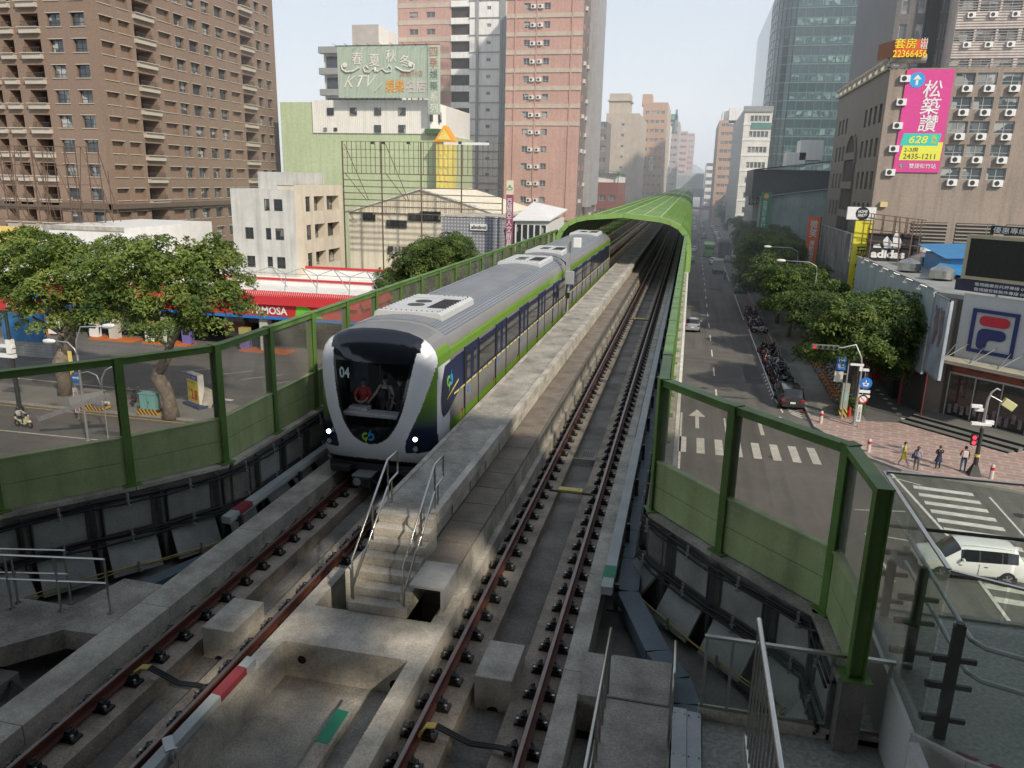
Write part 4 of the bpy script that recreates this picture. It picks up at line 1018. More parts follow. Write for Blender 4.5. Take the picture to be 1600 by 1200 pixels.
for j in range(nr-1):
    for i in range(NA):
        q = (j*NA+i, j*NA+(i+1)%NA, (j+1)*NA+(i+1)%NA, (j+1)*NA+i)
        c = [sum(vs[a][b_] for a in q)/4 for b_ in range(3)]; x, y, z = abs(c[0]), c[1], c[2]
        if z < .60 - .10*(x/1.4)**2: k = 'dark'
        elif z > 3.28 and x < 1.14: k = 'shield' if y < .74 else 'roof'
        elif x < ui(z) and j < nr-4 and z < 3.72:
            k = 'glass' if (1.50 < z < 3.02 and x < ui(z)-.07) else 'shield'
        elif z > 3.30 and y > .66 and x < 1.15: k = 'roof'
        elif x < 1.12 and z > 3.3: k = 'shield'
        elif j < nr-3 and x < uo(z): k = 'white'
        elif z > 3.32: k = 'white' if y < .58 else ('steel' if c[0] < 0 else 'steelr')
        elif y > .70+.22*((z-1.9)/.95)**4 and .92 < z < 2.88: k = 'white'
        elif z < .74: k = 'white'
        else: k = 'cornerl' if c[0] < 0 else 'cornerr'
        cells.setdefault(k, []).append(q)
m_corner = M('train_corner_paint', (.2,.38,.03), .3, var=.04, sc=.6, coat=.4, fine=0)
N = m_corner.node_tree.nodes; L = m_corner.node_tree.links; b = N['Principled BSDF']
tc = N.new('ShaderNodeTexCoord'); sp_ = N.new('ShaderNodeSeparateXYZ'); L.new(tc.outputs['Object'], sp_.inputs[0]); cr = N.new('ShaderNodeMapRange'); cr.inputs[1].default_value = 1.45; cr.inputs[2].default_value = 2.25; L.new(sp_.outputs[2], cr.inputs[0])
mx = N.new('ShaderNodeMix'); mx.data_type = 'RGBA'; mx.inputs[6].default_value = (.008,.016,.045,1); mx.inputs[7].default_value = (.15,.30,.03,1); L.new(cr.outputs[0], mx.inputs[0]); L.new(mx.outputs[2], b.inputs['Base Color'])
def shell(name, key, mat):
    qs = cells.get(key, []); 
    if not qs: return
    used = sorted({i for q in qs for i in q}); mp_ = {a:i for i,a in enumerate(used)}
    n = MB(); n.add([vs[a] for a in used], [tuple(mp_[a] for a in q)[::-1] for q in qs]); return n.build(name, mat, tr, smooth=True)
shell('nose_shell','white',m_nosew); shell('windscreen_surround','shield',m_blackg); shell('windscreen','glass',m_windscreen); shell('corner_panel','cornerl',m_corner); shell('corner_panel','cornerr',m_corner); shell('nose_roof','roof',m_roof); shell('nose_side','steel',m_steel); shell('nose_side','steelr',m_steel); shell('nose_underside','dark',m_under)
# cab inside: dark lining, desk
n = MB(); n.box(-1.25,1.25,2.6,2.65,.9,3.2); n.quad((-1.25,.7,1.25),(1.25,.7,1.25),(1.25,2.6,1.25),(-1.25,2.6,1.25)); n.build('cab_lining', M('cab_dark',(.03,.03,.032),.8), tr)
n = MB(); n.box(-.85,.85,.40,.78,1.60,1.70); n.box(-.75,-.25,.50,.80,1.7,1.8); n.build('cab_desk', M('cab_desk_white',(.8,.8,.74),.5), tr, bevel=.02)
n = MB(); n.cyl((-.25,1.4,1.2),(-.25,1.4,3.1),.02,n=8); n.box(-1.0,-.5,1.2,1.22,2.1,2.9); n.build('cab_frame', M('cab_blue',(.12,.2,.3),.5), tr)
text('04', 'car_number', 1, M('number_pale',(.55,.72,.68),.5), tr, (-.62,.12,2.78), W=.26, H=.27, bold=.02, world=False)
n_ = [o for o in tr.children if o.name.startswith('car_number')][0]; n_.location = (0,.0,0)
# logo of two interlocking hooks with flashes
def logo(parent, c, sc, ax=(1,0), out=.01):
    a = Vector((ax[0],ax[1],0)); nn = Vector((a.y,-a.x,0))
    def P(u,k): return Vector(c)+a*u*sc+Vector((0,0,k*sc))+nn*out
    for sgn, mt in ((-1,M('logo_green',(.28,.6,.03),.4)),(1,M('logo_blue',(.02,.35,.75),.4))):
        n = MB(); pts = []
        for t in range(0,11): 
            an = PI*.5+PI*t/10; pts.append((.30*math.cos(an)-.38, .36*math.sin(an)))
        pts = [(-.10,.36)]+pts+[(-.16,-.36)]
        pts = [(sgn*-p[0]*1, sgn*-p[1]*1) if sgn > 0 else p for p in pts]
        for p0,p1 in zip(pts,pts[1:]): n.bar(P(*p0),P(*p1),.20*sc,.012,up=tuple(nn))
        tip = (-.38,-1.0) if sgn < 0 else (.38,1.0); b0 = (.02,-.05) if sgn < 0 else (-.02,.05); b1 = (-.30,-.05) if sgn < 0 else (.30,.05)
        n.add([P(*b0)+nn*.012,P(*b1)+nn*.012,P(*tip)+nn*.012],[(0,1,2)]); n.build('logo', mt, parent)
logo(tr, (0,-.02,1.27), .2, out=.03)
logo(tr, (HW,1.70,2.35), .30, (0,1), .02)
# headlights
def nosey(x,z):
    j = min(range((nr-2)*NA), key=lambda q: (vs[q][0]-x)**2+(vs[q][2]-z)**2); return vs[j][1]
for s in (-1,1):
    for z, mt, rr in ((1.24,m_led,.055),(.99,m_galv,.06)):
        x = s*1.12; y = nosey(x,z)-.0
        hl = MB(); hl.cyl((x,y-.05,z),(x,y+.15,z),.095,n=20); ho = hl.build('headlight', m_blackg, tr, smooth=40)
        q = MB(); q.cyl((x,y-.075,z),(x,y-.05,z),rr,n=20); q.build('lamp_lens', mt, ho, smooth=40)
# side navy flash and door edge on the nose side
for s in (-1,1):
    X_ = s*(HW+.012)
    n = MB(); n.poly([(X_,1.02,2.0),(X_,1.12,2.5),(X_,1.32,2.82),(X_,2.45,2.86),(X_,2.45,1.86),(X_,1.6,1.55),(X_,1.2,1.52),(X_,1.06,1.7)]); n.build('navy_flash', m_navy, tr)
n = MB(); n.poly([(HW+.02,1.45,1.90),(HW+.02,2.45,2.16),(HW+.02,2.45,2.22),(HW+.02,1.45,1.93)]); n.build('yellow_line', MATS['train_yellow'], tr)
# buffer, coupler, skirts
n = MB(); n.box(-1.05,-.55,.02,.25,.28,.42); n.box(.75,1.3,.1,.35,.28,.42); n.box(-1.2,1.2,.3,2.2,.25,.45); n.build('buffer_bar', m_under, tr, bevel=.02)
n = MB(); n.cbox((-.18,.1,.12),(.48,.5,.26)); cp = n.build('coupler', m_steel_d, tr, bevel=.03)
n = MB(); n.cyl((-.28,-.16,.12),(-.28,-.12,.12),.1,n=16); n.box(-.42,.08,-.14,.3,.251,.27); n.build('coupler_face', m_galv, cp); n = MB(); n.cyl((-.05,-.155,.12),(-.05,-.14,.12),.085,n=16); n.tube([(.08,-.1,.2),(.25,-.1,.1),(.3,0,.0)],.02,6); n.build('coupler_hook', m_black, cp)
for s in (-1,1):
    n = MB(); n.add([(s*1.42,.75,.5),(s*1.45,2.6,.5),(s*1.40,2.6,.12),(s*.95,.35,.1),(s*1.30,.42,.5)],[(0,1,2,3,4)]); n.build('skirt', m_nosew, tr)
# passengers standing behind the windscreen
person('passenger in a red shirt leaning on the desk behind the train windscreen, at its left', (-7.15-.50,16.35+.9,ZR+1.05), 0.15, 1.42, 'stand', shirt=(.75,.03,.05), skin=(.6,.38,.28), armL=[(-.24,-.12,1.2),(-.12,-.36,1.08),(-.05,-.42,1.08)], armR=[(.24,-.12,1.2),(.12,-.36,1.08),(.06,-.42,1.08)])
person('passenger in a beige shirt and face mask with dark bag, middle of the train windscreen', (-7.15+.08,16.35+.95,ZR+1.05), -.2, 1.52, 'stand', shirt=(.85,.78,.66), skin=(.6,.38,.28), mask=True, extras=(('frontbag',(.02,.02,.025)),), armL=[(-.25,-.1,1.2),(-.3,-.36,1.02),(-.3,-.42,1.0)])
person('passenger in black with a face mask on the right behind the train windscreen', (-7.15+.42,16.35+1.05,ZR+1.05), .2, 1.47, 'stand', shirt=(.02,.02,.022), mask=True, armL=[(-.23,-.12,1.2),(-.15,-.36,1.06),(-.12,-.42,1.04)])
# camera mast beside the train
r = T('camera_mast', 'grey mast with a white box and equipment cabinet standing between train and walkway', 'mast', (-5.36,35.6,11.0))
n = MB(); n.cyl((0,0,0),(0,0,3.6),.05,n=12); n.box(-.14,.14,-.1,.1,0,.03); n.build('pole', m_galv, r, smooth=40)
n = MB(); n.box(-.13,-.02,-.05,.05,1.9,3.5); n.box(.03,.07,-.05,.05,1.9,3.5); n.build('cable_duct', m_galv, r)
n = MB(); n.box(-.13,.27,-.22,.05,1.35,1.95); n.build('cabinet', m_grey, r, bevel=.02)
n = MB(); n.box(.2,.55,-.3,.0,3.05,3.5); n.build('camera_housing', m_white, r, bevel=.03)
n = MB(); n.tube([(-.05,-.05,1.35),(-.1,-.1,.9),(-.02,-.08,.5),(-.05,-.05,.05)],.02,6); n.box(-.1,.1,-.12,-.04,.7,.95); n.build('cable', m_black, r)
# ------------------------------------------------------------------ buildings
class Fac:
    """wall mesh with real openings; remembers where windows go"""
    def __init__(s): s.n = MB(); s.w = []
    def wall(s, P0, ax, W, z0, z1, cols, rows, dep=.35, fn=lambda c,r: 'w', mw=0, mr=1):
        n = s.n; P0 = Vector((P0[0],P0[1],0)); a = Vector((ax[0],ax[1],0)).normalized(); o = Vector((a.y,-a.x,0))
        us = sorted({0,W,*[u for c in cols for u in c[:2]]}); us = [u for u in us if 0 <= u <= W]
        zs = sorted({z0,z1,*[z for r in rows for z in r[:2]]}); zs = [z for z in zs if z0 <= z <= z1]
        P = lambda u,z,d=0: P0+a*u-o*d+Vector((0,0,z))
        for i,(ua,ub) in enumerate(zip(us,us[1:])):
            ci = next((k for k,c in enumerate(cols) if c[0] <= (ua+ub)/2 <= c[1]), None)
            if ci is None:
                n.quad(P(ua,z0),P(ub,z0),P(ub,z1),P(ua,z1),mw); continue
            for (za,zb) in zip(zs,zs[1:]):
                ri = next((k for k,r in enumerate(rows) if r[0] <= (za+zb)/2 <= r[1]), None)
                kd = fn(ci,ri) if ri is not None else None
                if not kd: n.quad(P(ua,za),P(ub,za),P(ub,zb),P(ua,zb),mw); continue
                D = dep*(5 if kd == 'b' else 1)
                n.quad(P(ua,za),P(ub,za),P(ub,za,D),P(ua,za,D),mr); n.quad(P(ua,zb,D),P(ub,zb,D),P(ub,zb),P(ua,zb),mr)
                n.quad(P(ua,za),P(ua,za,D),P(ua,zb,D),P(ua,zb),mr); n.quad(P(ub,za,D),P(ub,za),P(ub,zb),P(ub,zb,D),mr)
                n.quad(P(ua,za,D),P(ub,za,D),P(ub,zb,D),P(ua,zb,D),mr if kd != 'b' else 2)
                s.w.append((P(ua,za,D-.03 if kd != 'b' else D-.1), a, ub-ua, zb-za, kd, P(ua,za)))
        return s
WM = {}
def wmesh(w, h, st):
    k = (round(w,1), round(h,1), st)
    if k in WM: return WM[k]
    n = MB(); t = .06 if st != 'far' else .1
    for b in ((0,w,0,t),(0,w,h-t,h)): n.box(b[0],b[1],-.04,.03,b[2],b[3])
    n.box(0,t,-.04,.03,t,h-t); n.box(w-t,w,-.04,.03,t,h-t)
    if w > .9: n.box(w/2-t/2,w/2+t/2,-.04,.03,t,h-t)
    if st == 'tr' : n.box(t,w-t,-.04,.03,h*.30,h*.30+t*.8)
    g = MB(); g.quad((t,0,t),(w-t,0,t),(w-t,0,h-t),(t,0,h-t))
    WM[k] = (n, g); return WM[k]
WC = {}
def windows(root, lst, fm, pm_, st='tr', limit=100, sub=True):
    """each window an object with its pane; beyond the limit the rest is one object"""
    lst = sorted(lst, key=lambda q: (q[0]-CAM).length); off = root.location
    for i,(p,a,w,h,*_) in enumerate(lst[:limit]):
        k = (round(w,1),round(h,1),st,fm.name,pm_.name)
        if k not in WC:
            n,g = wmesh(w,h,st)
            if sub:
                o = n.build('window', fm, root); c = g.build('pane', pm_, o)
            else:
                m = MB(); m.v = n.v+g.v; m.f = n.f+[tuple(x+len(n.v) for x in f) for f in g.f]; m.m = n.m+[1]*len(g.f); o = m.build('window',[fm,pm_],root)
            WC[k] = o
        else:
            o = WC[k].copy(); COL.objects.link(o)
            for c in WC[k].children: c2 = c.copy(); COL.objects.link(c2); c2.parent = o
        o.parent = root; o.location = p-off; o.rotation_euler = (0,0,math.atan2(a.y,a.x))
    rest = lst[limit:]
    if rest:
        m = MB()
        for (p,a,w,h,*_) in rest:
            n,g = wmesh(w,h,st); R_ = Matrix.Rotation(math.atan2(a.y,a.x),3,'Z')
            for src,mi in ((n,0),(g,1)): m.add([R_@Vector(v)+p for v in src.v], src.f, mi)
        tag(m.build('window',[fm,pm_],root,world=True), kind='stuff')
ACM = None
def ac(root, p, a, s=1.):
    global ACM
    if ACM is None:
        n = MB(); n.box(-.42,.42,-.34,.0,-.3,.3); ACM = n.build('air_conditioner', m_white, root)
        f = MB(); f.cyl((-.1,-.341,0),(-.1,-.35,0),.22,n=18); f.build('fan', m_steel_d, ACM); f = MB(); f.box(-.38,-.34,-.3,.1,-.36,-.3); f.box(.34,.38,-.3,.1,-.36,-.3); f.build('bracket', m_steel_d, ACM); o = ACM
    else: o = inst(ACM, root)
    o.location = Vector(p)-root.location; o.rotation_euler = (0,0,math.atan2(a.y,a.x)); o.scale = (s,s,s)
m_wfr = M('window_frame_grey', (.40,.40,.38), .5, var=.1); m_wfr_w = M('window_frame_white', (.62,.62,.60), .5, var=.08); m_wfr_d = M('window_frame_dark', (.06,.055,.05), .5)
m_pane_b = Mpane('window_pane_blue', (.05,.065,.075), (.42,.42,.40), .45); m_pane_far = Mpane('window_pane_far', (.10,.11,.12), (.35,.34,.32), .3)
def roofbox(n, x0,x1,y0,y1,z): n.box(x0,x1,y0,y1,z-.02,z+.0)

# --- brown tiled apartment tower at the left edge
R1 = T('apartment_tower', 'tall brown tiled apartment tower with recessed windows and pale balconies at the left edge', 'building', (-85,100,0))
m_brown = Mtile('brown_tile', (.265,.185,.135), (.2,.145,.11), .24, .12, streak=.05, var=.06); m_brown_r = M('brown_reveal', (.23,.16,.115), .7, sc=.3); m_sill = M('pale_sill', (.47,.42,.35), .6, var=.1)
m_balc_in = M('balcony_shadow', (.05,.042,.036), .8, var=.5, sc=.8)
f = Fac(); XB, YB0 = -74.9, 90
U = lambda px: gx(px/3, 155, XB).y-YB0
cc = [(505,562,'n'),(590,640,'n'),(660,738,'b'),(770,825,'n'),(845,884,'w'),(908,948,'w'),(974,1008,'w'),(1033,1068,'w'),(1088,1128,'n'),(1143,1193,'b'),(1215,1236,'w'),(1255,1276,'w')]
cols = [(U(a),U(b)) for a,b,k in cc]; kinds = [k for a,b,k in cc]
W1 = U(1300)
rows = [(17-.75+3.05*k, 17+.85+3.05*k) for k in range(-5,16)]
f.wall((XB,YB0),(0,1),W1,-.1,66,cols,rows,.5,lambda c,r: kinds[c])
nfront = len(f.w)
Vx = lambda px: gy(px/3, 83, YB0).x
fc = [(Vx(-60),Vx(-15),'b'),(Vx(22),Vx(72),'b'),(Vx(118),Vx(198),'b'),(Vx(238),Vx(300),'w'),(Vx(350),Vx(412),'w')]
x00 = -104
f.wall((x00,YB0),(1,0),XB-x00,-.1,66,[(a-x00,b-x00) for a,b,k in fc],rows,.4,lambda c,r: fc[c][2])
f.n.quad((x00,YB0,-.1),(x00,YB0+W1,-.1),(x00,YB0+W1,66),(x00,YB0,66)); f.n.quad((x00,YB0,66),(XB,YB0,66),(XB,YB0+W1,66),(x00,YB0+W1,66)); f.n.quad((XB,YB0+W1,-.1),(x00,YB0+W1,-.1),(x00,YB0+W1,66),(XB,YB0+W1,66))
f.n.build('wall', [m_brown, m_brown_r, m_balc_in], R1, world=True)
windows(R1, [q for q in f.w if q[4] == 'w'], m_wfr_d, m_pane_b)
n = MB(); nb = MB(); nr_ = MB()
for p,a,w,h,k,q in f.w:
    o = Vector((a.y,-a.x,0))
    if k in 'wn':
        for z in (-.06, h+.0): c = q+a*(w/2)+o*.04+Vector((0,0,z)); n.cbox(c,(w+.3,.14,.09),math.atan2(a.y,a.x))
    else:
        c = q+a*(w/2)+o*.25+Vector((0,0,-.45)); nb.cbox(c,(w+.3,.5,.62),math.atan2(a.y,a.x)); nb.cbox(c+Vector((0,0,.38))+o*.1,(w+.5,.75,.1),math.atan2(a.y,a.x))
        for t in range(int(w/.25)): c = q+a*(.12+t*.25)+o*.3; nr_.cbox(c+Vector((0,0,.3)),(.03,.03,.6),0)
        nr_.cbox(q+a*(w/2)+o*.3+Vector((0,0,.62)),(w,.05,.05),math.atan2(a.y,a.x))
tag(n.build('sill', m_sill, R1, world=True),kind='stuff'); tag(nb.build('balcony_front', m_sill, R1, world=True),kind='stuff'); tag(nr_.build('balcony_rail', m_wfr_d, R1, world=True),kind='stuff')
n = MB(); n.box(x00-.2,XB+.5,YB0-.5,YB0+.1,12.1,12.8); n.box(XB-.1,XB+.6,YB0-.5,YB0+W1,12.1,12.75); n.build('cornice', M('cornice_dark',(.12,.09,.07),.7), R1, world=True)
# --- white roofed block in front with a bare billboard frame
R = T('low_white_building', 'low blank white walled building in front of the brown tower, behind the left trees', 'building', (-66,72,0))
A = gy(66,352,72); B = gy(190,342,72); n = MB(); n.box(A.x,B.x,72,88,-.1,A.z); n.box(-100,A.x-.1,72.5,88,-.1,A.z-1.6); n.build('wall', m_white, R, world=True)
n = MB(); n.box(A.x-.2,B.x+.2,71.85,72,A.z-.3,A.z+.1); n.build('roof_edge', m_conc_l, R, world=True)
n = MB(); c = gy(150,390,71.9); n.box(c.x-.2,c.x+2.2,71.9,71.98,c.z-.7,c.z+.7); n.build('window', m_pane, R, world=True)
n = MB(); c = gy(30,365,72); n.box(c.x-3,c.x+2.0,72.2,72.45,c.z-1,c.z+.7); n.build('yellow_sign', M('sign_yellow_orange',(.75,.55,.15),.5,var=.4,sc=.6), R, world=True)
def lattice(name, label, x0, x1, y, z0, z1, nx, nz, dy=1.2, diag=True, mat=None):
    r = T(name, label, 'billboard frame', ((x0+x1)/2, y, z0))
    n = MB()
    for i in range(nx+1):
        x = x0+(x1-x0)*i/nx
        n.bar((x,y,z0),(x,y,z1),.09,.09)
        if i % 3 == 0: n.bar((x,y+dy,z0),(x,y+dy,z1-(z1-z0)*.3),.07,.07); n.bar((x,y,z1-.2),(x,y+dy*2,z0),.06,.06); n.bar((x,y,z0+(z1-z0)*.5),(x,y+dy,z0),.05,.05)
    n.build('upright', mat or M('rusty_frame',(.13,.085,.06),.7,var=.3,sc=1.5), r, world=True)
    n = MB()
    for k in range(nz+1): z = z0+(z1-z0)*k/nz; n.bar((x0,y-.05,z),(x1,y-.05,z),.07,.07)
    n.build('crossbar', mat or MATS['rusty_frame'], r, world=True)
    if diag:
        n = MB(); k = 4
        for i in range(k):
            xa = x0+(x1-x0)*i/k; xb = x0+(x1-x0)*(i+1)/k; n.bar((xa,y+dy,z0),((xa+xb)/2,y,z1),.06,.06); n.bar((xb,y+dy,z0),((xa+xb)/2,y,z1),.06,.06)
        n.build('brace', mat or MATS['rusty_frame'], r, world=True)
    return r
A = gy(0,350,75); B = gy(165,345,75); C_ = gy(160,230,75)
lattice('empty_billboard', 'bare rusty steel billboard frame standing on the white roof in front of the brown tower', A.x-3, B.x, 75, B.z-.2, C_.z, 12, 4)
# --- grey and beige walk-up
R = T('grey_house', 'grey and beige four storey walk-up with loggias on its right face, beside the green building', 'building', (-47,84,0))
A = gy(360,305,80); B = gy(459,290,80); f = Fac(); W_ = B.x-A.x
cols = [(gy(a/3,330,80).x-A.x, gy(b/3,330,80).x-A.x) for a,b in ((1143,1182),(1240,1265),(1285,1325))]
rws = []
for zc in (13.7, 10.5, 7.3, 4.2, 1.6): rws.append((zc-.65,zc+.65))
f.wall((A.x,80),(1,0),W_,-.1,15.4,cols,rws,.15,lambda c,r: None if (c == 0 and r == 0) else 'w')
f.n.box(A.x,B.x-.02,80.01,93,15.35,15.4); f.n.quad((A.x,93,-.1),(A.x,80,-.1),(A.x,80,15.4),(A.x,93,15.4))
C_ = gy(403,278,84); f.n.box(C_.x,C_.x+4.4,84,92,15.4,17.3)
f.n.build('wall', [M('grey_render',(.50,.50,.47),.85,var=.12,streak=.25), m_grey, m_dark], R, world=True); windows(R, f.w, m_wfr_d, m_pane)
for p,a,w,h,k,q in f.w:
    if w > 1.1: ac(R, q+a*(w+.75)+Vector((0,-.02,.7)), a, .8)
f = Fac(); Ub = lambda px: gx(px,330,B.x).y-80; Lb = Ub(536)
cols = [(Ub(478),Ub(486)),(Ub(491),Ub(507)),(Ub(511),Ub(530))]; rws = [(zc-.95,zc+.75) for zc in (13.9,10.7,7.5,4.4,1.7)]
f.wall((B.x,80),(0,1),Lb,-.1,15.9,cols,rws,.22,lambda c,r: 'w' if c == 0 else 'b')
f.n.quad((B.x,80,15.4),(B.x-2,80,15.4),(B.x-2,80,15.9),(B.x,80,15.9)); f.n.box(B.x-2,B.x-.01,80,80+Lb,15.82,15.88)
f.n.build('beige_wall', [M('beige_render',(.62,.55,.44),.8,var=.1,streak=.15), M('beige_reveal',(.52,.46,.36),.8), m_balc_in], R, world=True); windows(R, f.w, m_wfr_d, m_pane)
# --- green building with white upper storey and the big sign
R = T('green_building', 'pale green windowless building carrying a white ribbed top storey', 'building', (-58,140,0))
A = gy(440,200,130); B = gy(500,160,130); Z1 = 29.3; Xr = -44.4
m_lgreen = M('pale_green_render',(.46,.55,.34),.8,var=.1,sc=.1,streak=.12)
n = MB(); n.box(-71.8,-65.6,130,150,-.1,Z1); n.box(-65.6,-42.3,130,150,-.1,24.2); n.build('wall', m_lgreen, R, world=True)
m_ribw = M('ribbed_white_sheet',(.78,.77,.72),.6,var=.06,sc=.4,streak=.12)
n = MB(); n.box(-65.6,-44.6,129.8,149,24.2,29.6); n.prism([(-44.6,130.5),(-44.6,149),(-42.6,149),(-42.6,134)],24.2,29.0)
for i in range(60): n.box(-65.5+i*.35,-65.45+i*.35,129.75,129.8,24.2,29.6)
n.build('white_storey', m_ribw, R, world=True)
for px,py in ((516,174),(552,174),(590,174),(628,174),(590,201),(628,201)):
    c = gy(px,py,129.6); m_ = MB(); m_.box(c.x-.62,c.x+.62,129.6,129.7,c.z-.6,c.z+.6); m_.build('window', m_pane, R, world=True)
for px,py in ((508,202),(524,202)):
    c = gy(px,py,129.6); m_ = MB(); m_.box(c.x-.3,c.x+.3,129.6,129.7,c.z-.28,c.z+.28); m_.build('window', m_pane, R, world=True)
for k in range(2): m_ = MB(); m_.box(-44.45+k*1.0,-43.9+k*1.0,130.7+k*1.6,130.8+k*1.6,26.2,27.8); m_.build('window', m_pane, R, world=True)
n = MB(); n.box(-44.8,-42.3,129,131,24.2,25.0); n.build('planter', M('planter_green',(.05,.12,.05),.9), R, world=True)
S = T('rooftop_sign', 'large ribbed green rooftop sign with white and orange Chinese lettering', 'sign', (-53,128,30.0))
A = gy(529,153,128); B = gy(670,152,128); Zt = gy(600,71,128).z; Zb = A.z
n = MB(); n.box(A.x,B.x-.2,128,128.3,Zb,Zt)
for i in range(64): x = A.x+.1+i*(B.x-A.x-.4)/63; n.box(x,x+.06,127.93,128,Zb,Zt)
n.build('sign_board', M('sign_green_grey',(.44,.52,.43),.7,var=.1,sc=.3,streak=.15), S, world=True)
n = MB(); n.box(B.x,B.x+1.9,127.8,128.3,Zb-2.6,Zt-.1)
for k in range(26): n.box(B.x+.1,B.x+1.8,127.74,127.8,Zb-2.4+k*.4,Zb-2.3+k*.4)
n.build('side_board', MATS['sign_green_grey'], S, world=True)
n = MB()
for i in range(9): x = A.x+i*(B.x-A.x)/8; n.bar((x,128.6,29.5),(x,128.6,Zb+.2),.15,.15); n.bar((x,131,29.6),(x,128.6,Zb+2),.12,.12); n.bar((x,128,Zt),(x-.3,127,Zt+.25),.05,.05)
n.box(A.x-.3,B.x+2,127.9,128.0,Zt,Zt+.1); n.build('frame', m_steel_d, S, world=True)
m_lw = M('letter_cream',(.72,.70,.62),.6,var=.05); m_lo = M('letter_orange',(.75,.33,.02),.6,var=.05); m_lp = M('letter_pale_pink',(.65,.52,.52),.6); m_lr = M('letter_rust',(.42,.18,.12),.6); m_lg = M('letter_grey_green',(.12,.17,.13),.6)
P_ = lambda px,py: gy(px,py,127.9)
for ch,px,py in (('春',558,91),('夏',585,94),('秋',611,87),('冬',633,95)): text(ch,'lettering',1,m_lw,S,P_(px,py),W=1.9,H=1.9,bold=.008)
text('KTV','lettering',1,m_lw,S,P_(563,127),W=6.0,H=1.9,shear=.5,bold=-.005)
text('高級分店','lettering',1,m_lr,S,P_(643,115),W=3.9,H=.95)
text('娛樂','lettering',1,m_lo,S,P_(617.5,134.5),W=3.4,H=2.1,bold=.01); text('名店','lettering',1,m_lp,S,P_(650,135),W=3.4,H=2.0,bold=.008)
for i,(ch,mt) in enumerate(zip('四季娛樂系列',(m_lr,m_lr,m_lg,m_lg,m_lw,m_lw))): text(ch,'lettering',1,mt,S,(B.x+.95,127.75,Zt-1.1-i*1.72),W=1.35,H=1.4,bold=.006)
n = MB()
for s in (-1,1):
    cx = P_(590,100); n.tube([cx+Vector((s*x,-.1,z)) for x,z in ((3.2,-.5),(4.4,-1.1),(5.6,-1.2),(6.3,-.8),(6.4,-.2),(6.0,.0))],.13,6); n.tube([cx+Vector((s*x,-.1,z)) for x,z in ((0,-1.2),(.8,-.7),(1.5,-1.3),(2.3,-1.2),(2.5,-.6),(2.0,-.3),(1.6,-.7))],.1,6); n.cyl(cx+Vector((s*5.8,-.15,-.1)),cx+Vector((s*5.8,.0,-.1)),.4,n=14)
n.bar(P_(586,143),P_(597,131),.3,.1); n.tube([P_(586,105),P_(586,112)],.18,6); n.build('scrollwork', m_lw, S, world=True)
# background annex left of the sign
R = T('annex_block', 'white and grey balconied block with a plain concrete tower, left of the rooftop sign', 'building', (-62,152,0))
n = MB(); n.box(-73.3,-55,151,165,-.1,41); n.box(-71,-65.4,160,170,41,47); n.build('wall', m_ribw, R, world=True)
n = MB()
for k in range(4): n.box(-72.6,-57,150.6,151,26+k*3.9,28+k*3.9)
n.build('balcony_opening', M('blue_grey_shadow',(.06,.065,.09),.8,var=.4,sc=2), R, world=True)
n = MB()
for k in range(5): n.box(-73.8,-57,149.6,151,24.6+k*3.9,25.8+k*3.9)
n.build('balcony_front', m_grey, R, world=True)
n = MB(); n.box(-71.1,-65.3,159.9,160,41,47.1); n.build('tower_face', M('warm_grey',(.42,.39,.36),.8), R, world=True)
# yellow pointed sign tower
R = T('sign_tower', 'narrow yellow tower topped with an orange triangle emblem, behind the bare frame', 'sign tower', (-41,128.5,0))
A = gy(683,300,128); B = gy(709,300,128); Zp = gy(696,196,128).z
n = MB(); n.box(A.x,B.x,127.6,129.5,-.1,gy(690,218,128).z); n.build('tower_body', M('tower_yellow',(.70,.60,.15),.6,streak=.2), R, world=True)
n = MB(); n.extr([(A.x-.3,Zp-2.6),(B.x+.4,Zp-2.6),((A.x+B.x)/2,Zp)],127.2,129.6); n.build('gable', m_lo, R, world=True); n = MB(); n.extr([(A.x+.35,Zp-2.3),(B.x-.3,Zp-2.3),((A.x+B.x)/2,Zp-.6)],127.1,127.2); n.build('emblem', M('emblem_yellow',(.75,.6,.15),.5), R, world=True)
n = MB()
for k in range(9): z = Zp-4-k*2.1; n.box(A.x+.6,A.x+1.0,127.5,127.6,z-.7,z+.7); n.box(A.x+1.5,A.x+1.9,127.5,127.6,z-.7,z+.7)
n.build('grille', MATS['emblem_yellow'], R, world=True)
# cream warehouse with gable, bare frame in front
R = T('warehouse', 'cream sheet metal warehouse with a shallow gable, stained walls', 'building', (-35,108,0))
A = gy(545,330,100); B = gy(775,320,100); zt = gy(660,296,100).z; ze = A.z-.1
m_cream = M('cream_sheet',(.78,.72,.57),.7,var=.12,sc=.25,streak=.22)
n = MB(); xm = (A.x+B.x)/2; n.extr([(A.x,-.1),(B.x,-.1),(B.x,ze+.3),(xm,zt),(A.x,ze)],100,125); n.build('wall', m_cream, R, world=True)
n = MB()
for i in range(76): x = A.x+.14+i*(B.x-A.x-.3)/75; n.box(x,x+.05,99.94,99.999,13.1-.8,ze-.1+ (zt-ze)*(1-abs(x-xm)/(xm-A.x)))
n.build('ribs', m_cream, R, world=True)
n = MB(); n.bar((A.x-.5,99.8,ze+.0),(xm,99.8,zt+.05),.2,.15); n.bar((B.x+1,99.8,ze+.3),(xm,99.8,zt+.05),.2,.15); n.box(A.x,B.x,99.85,99.93,12.2,12.35); n.build('roof_edge', m_ribw, R, world=True)
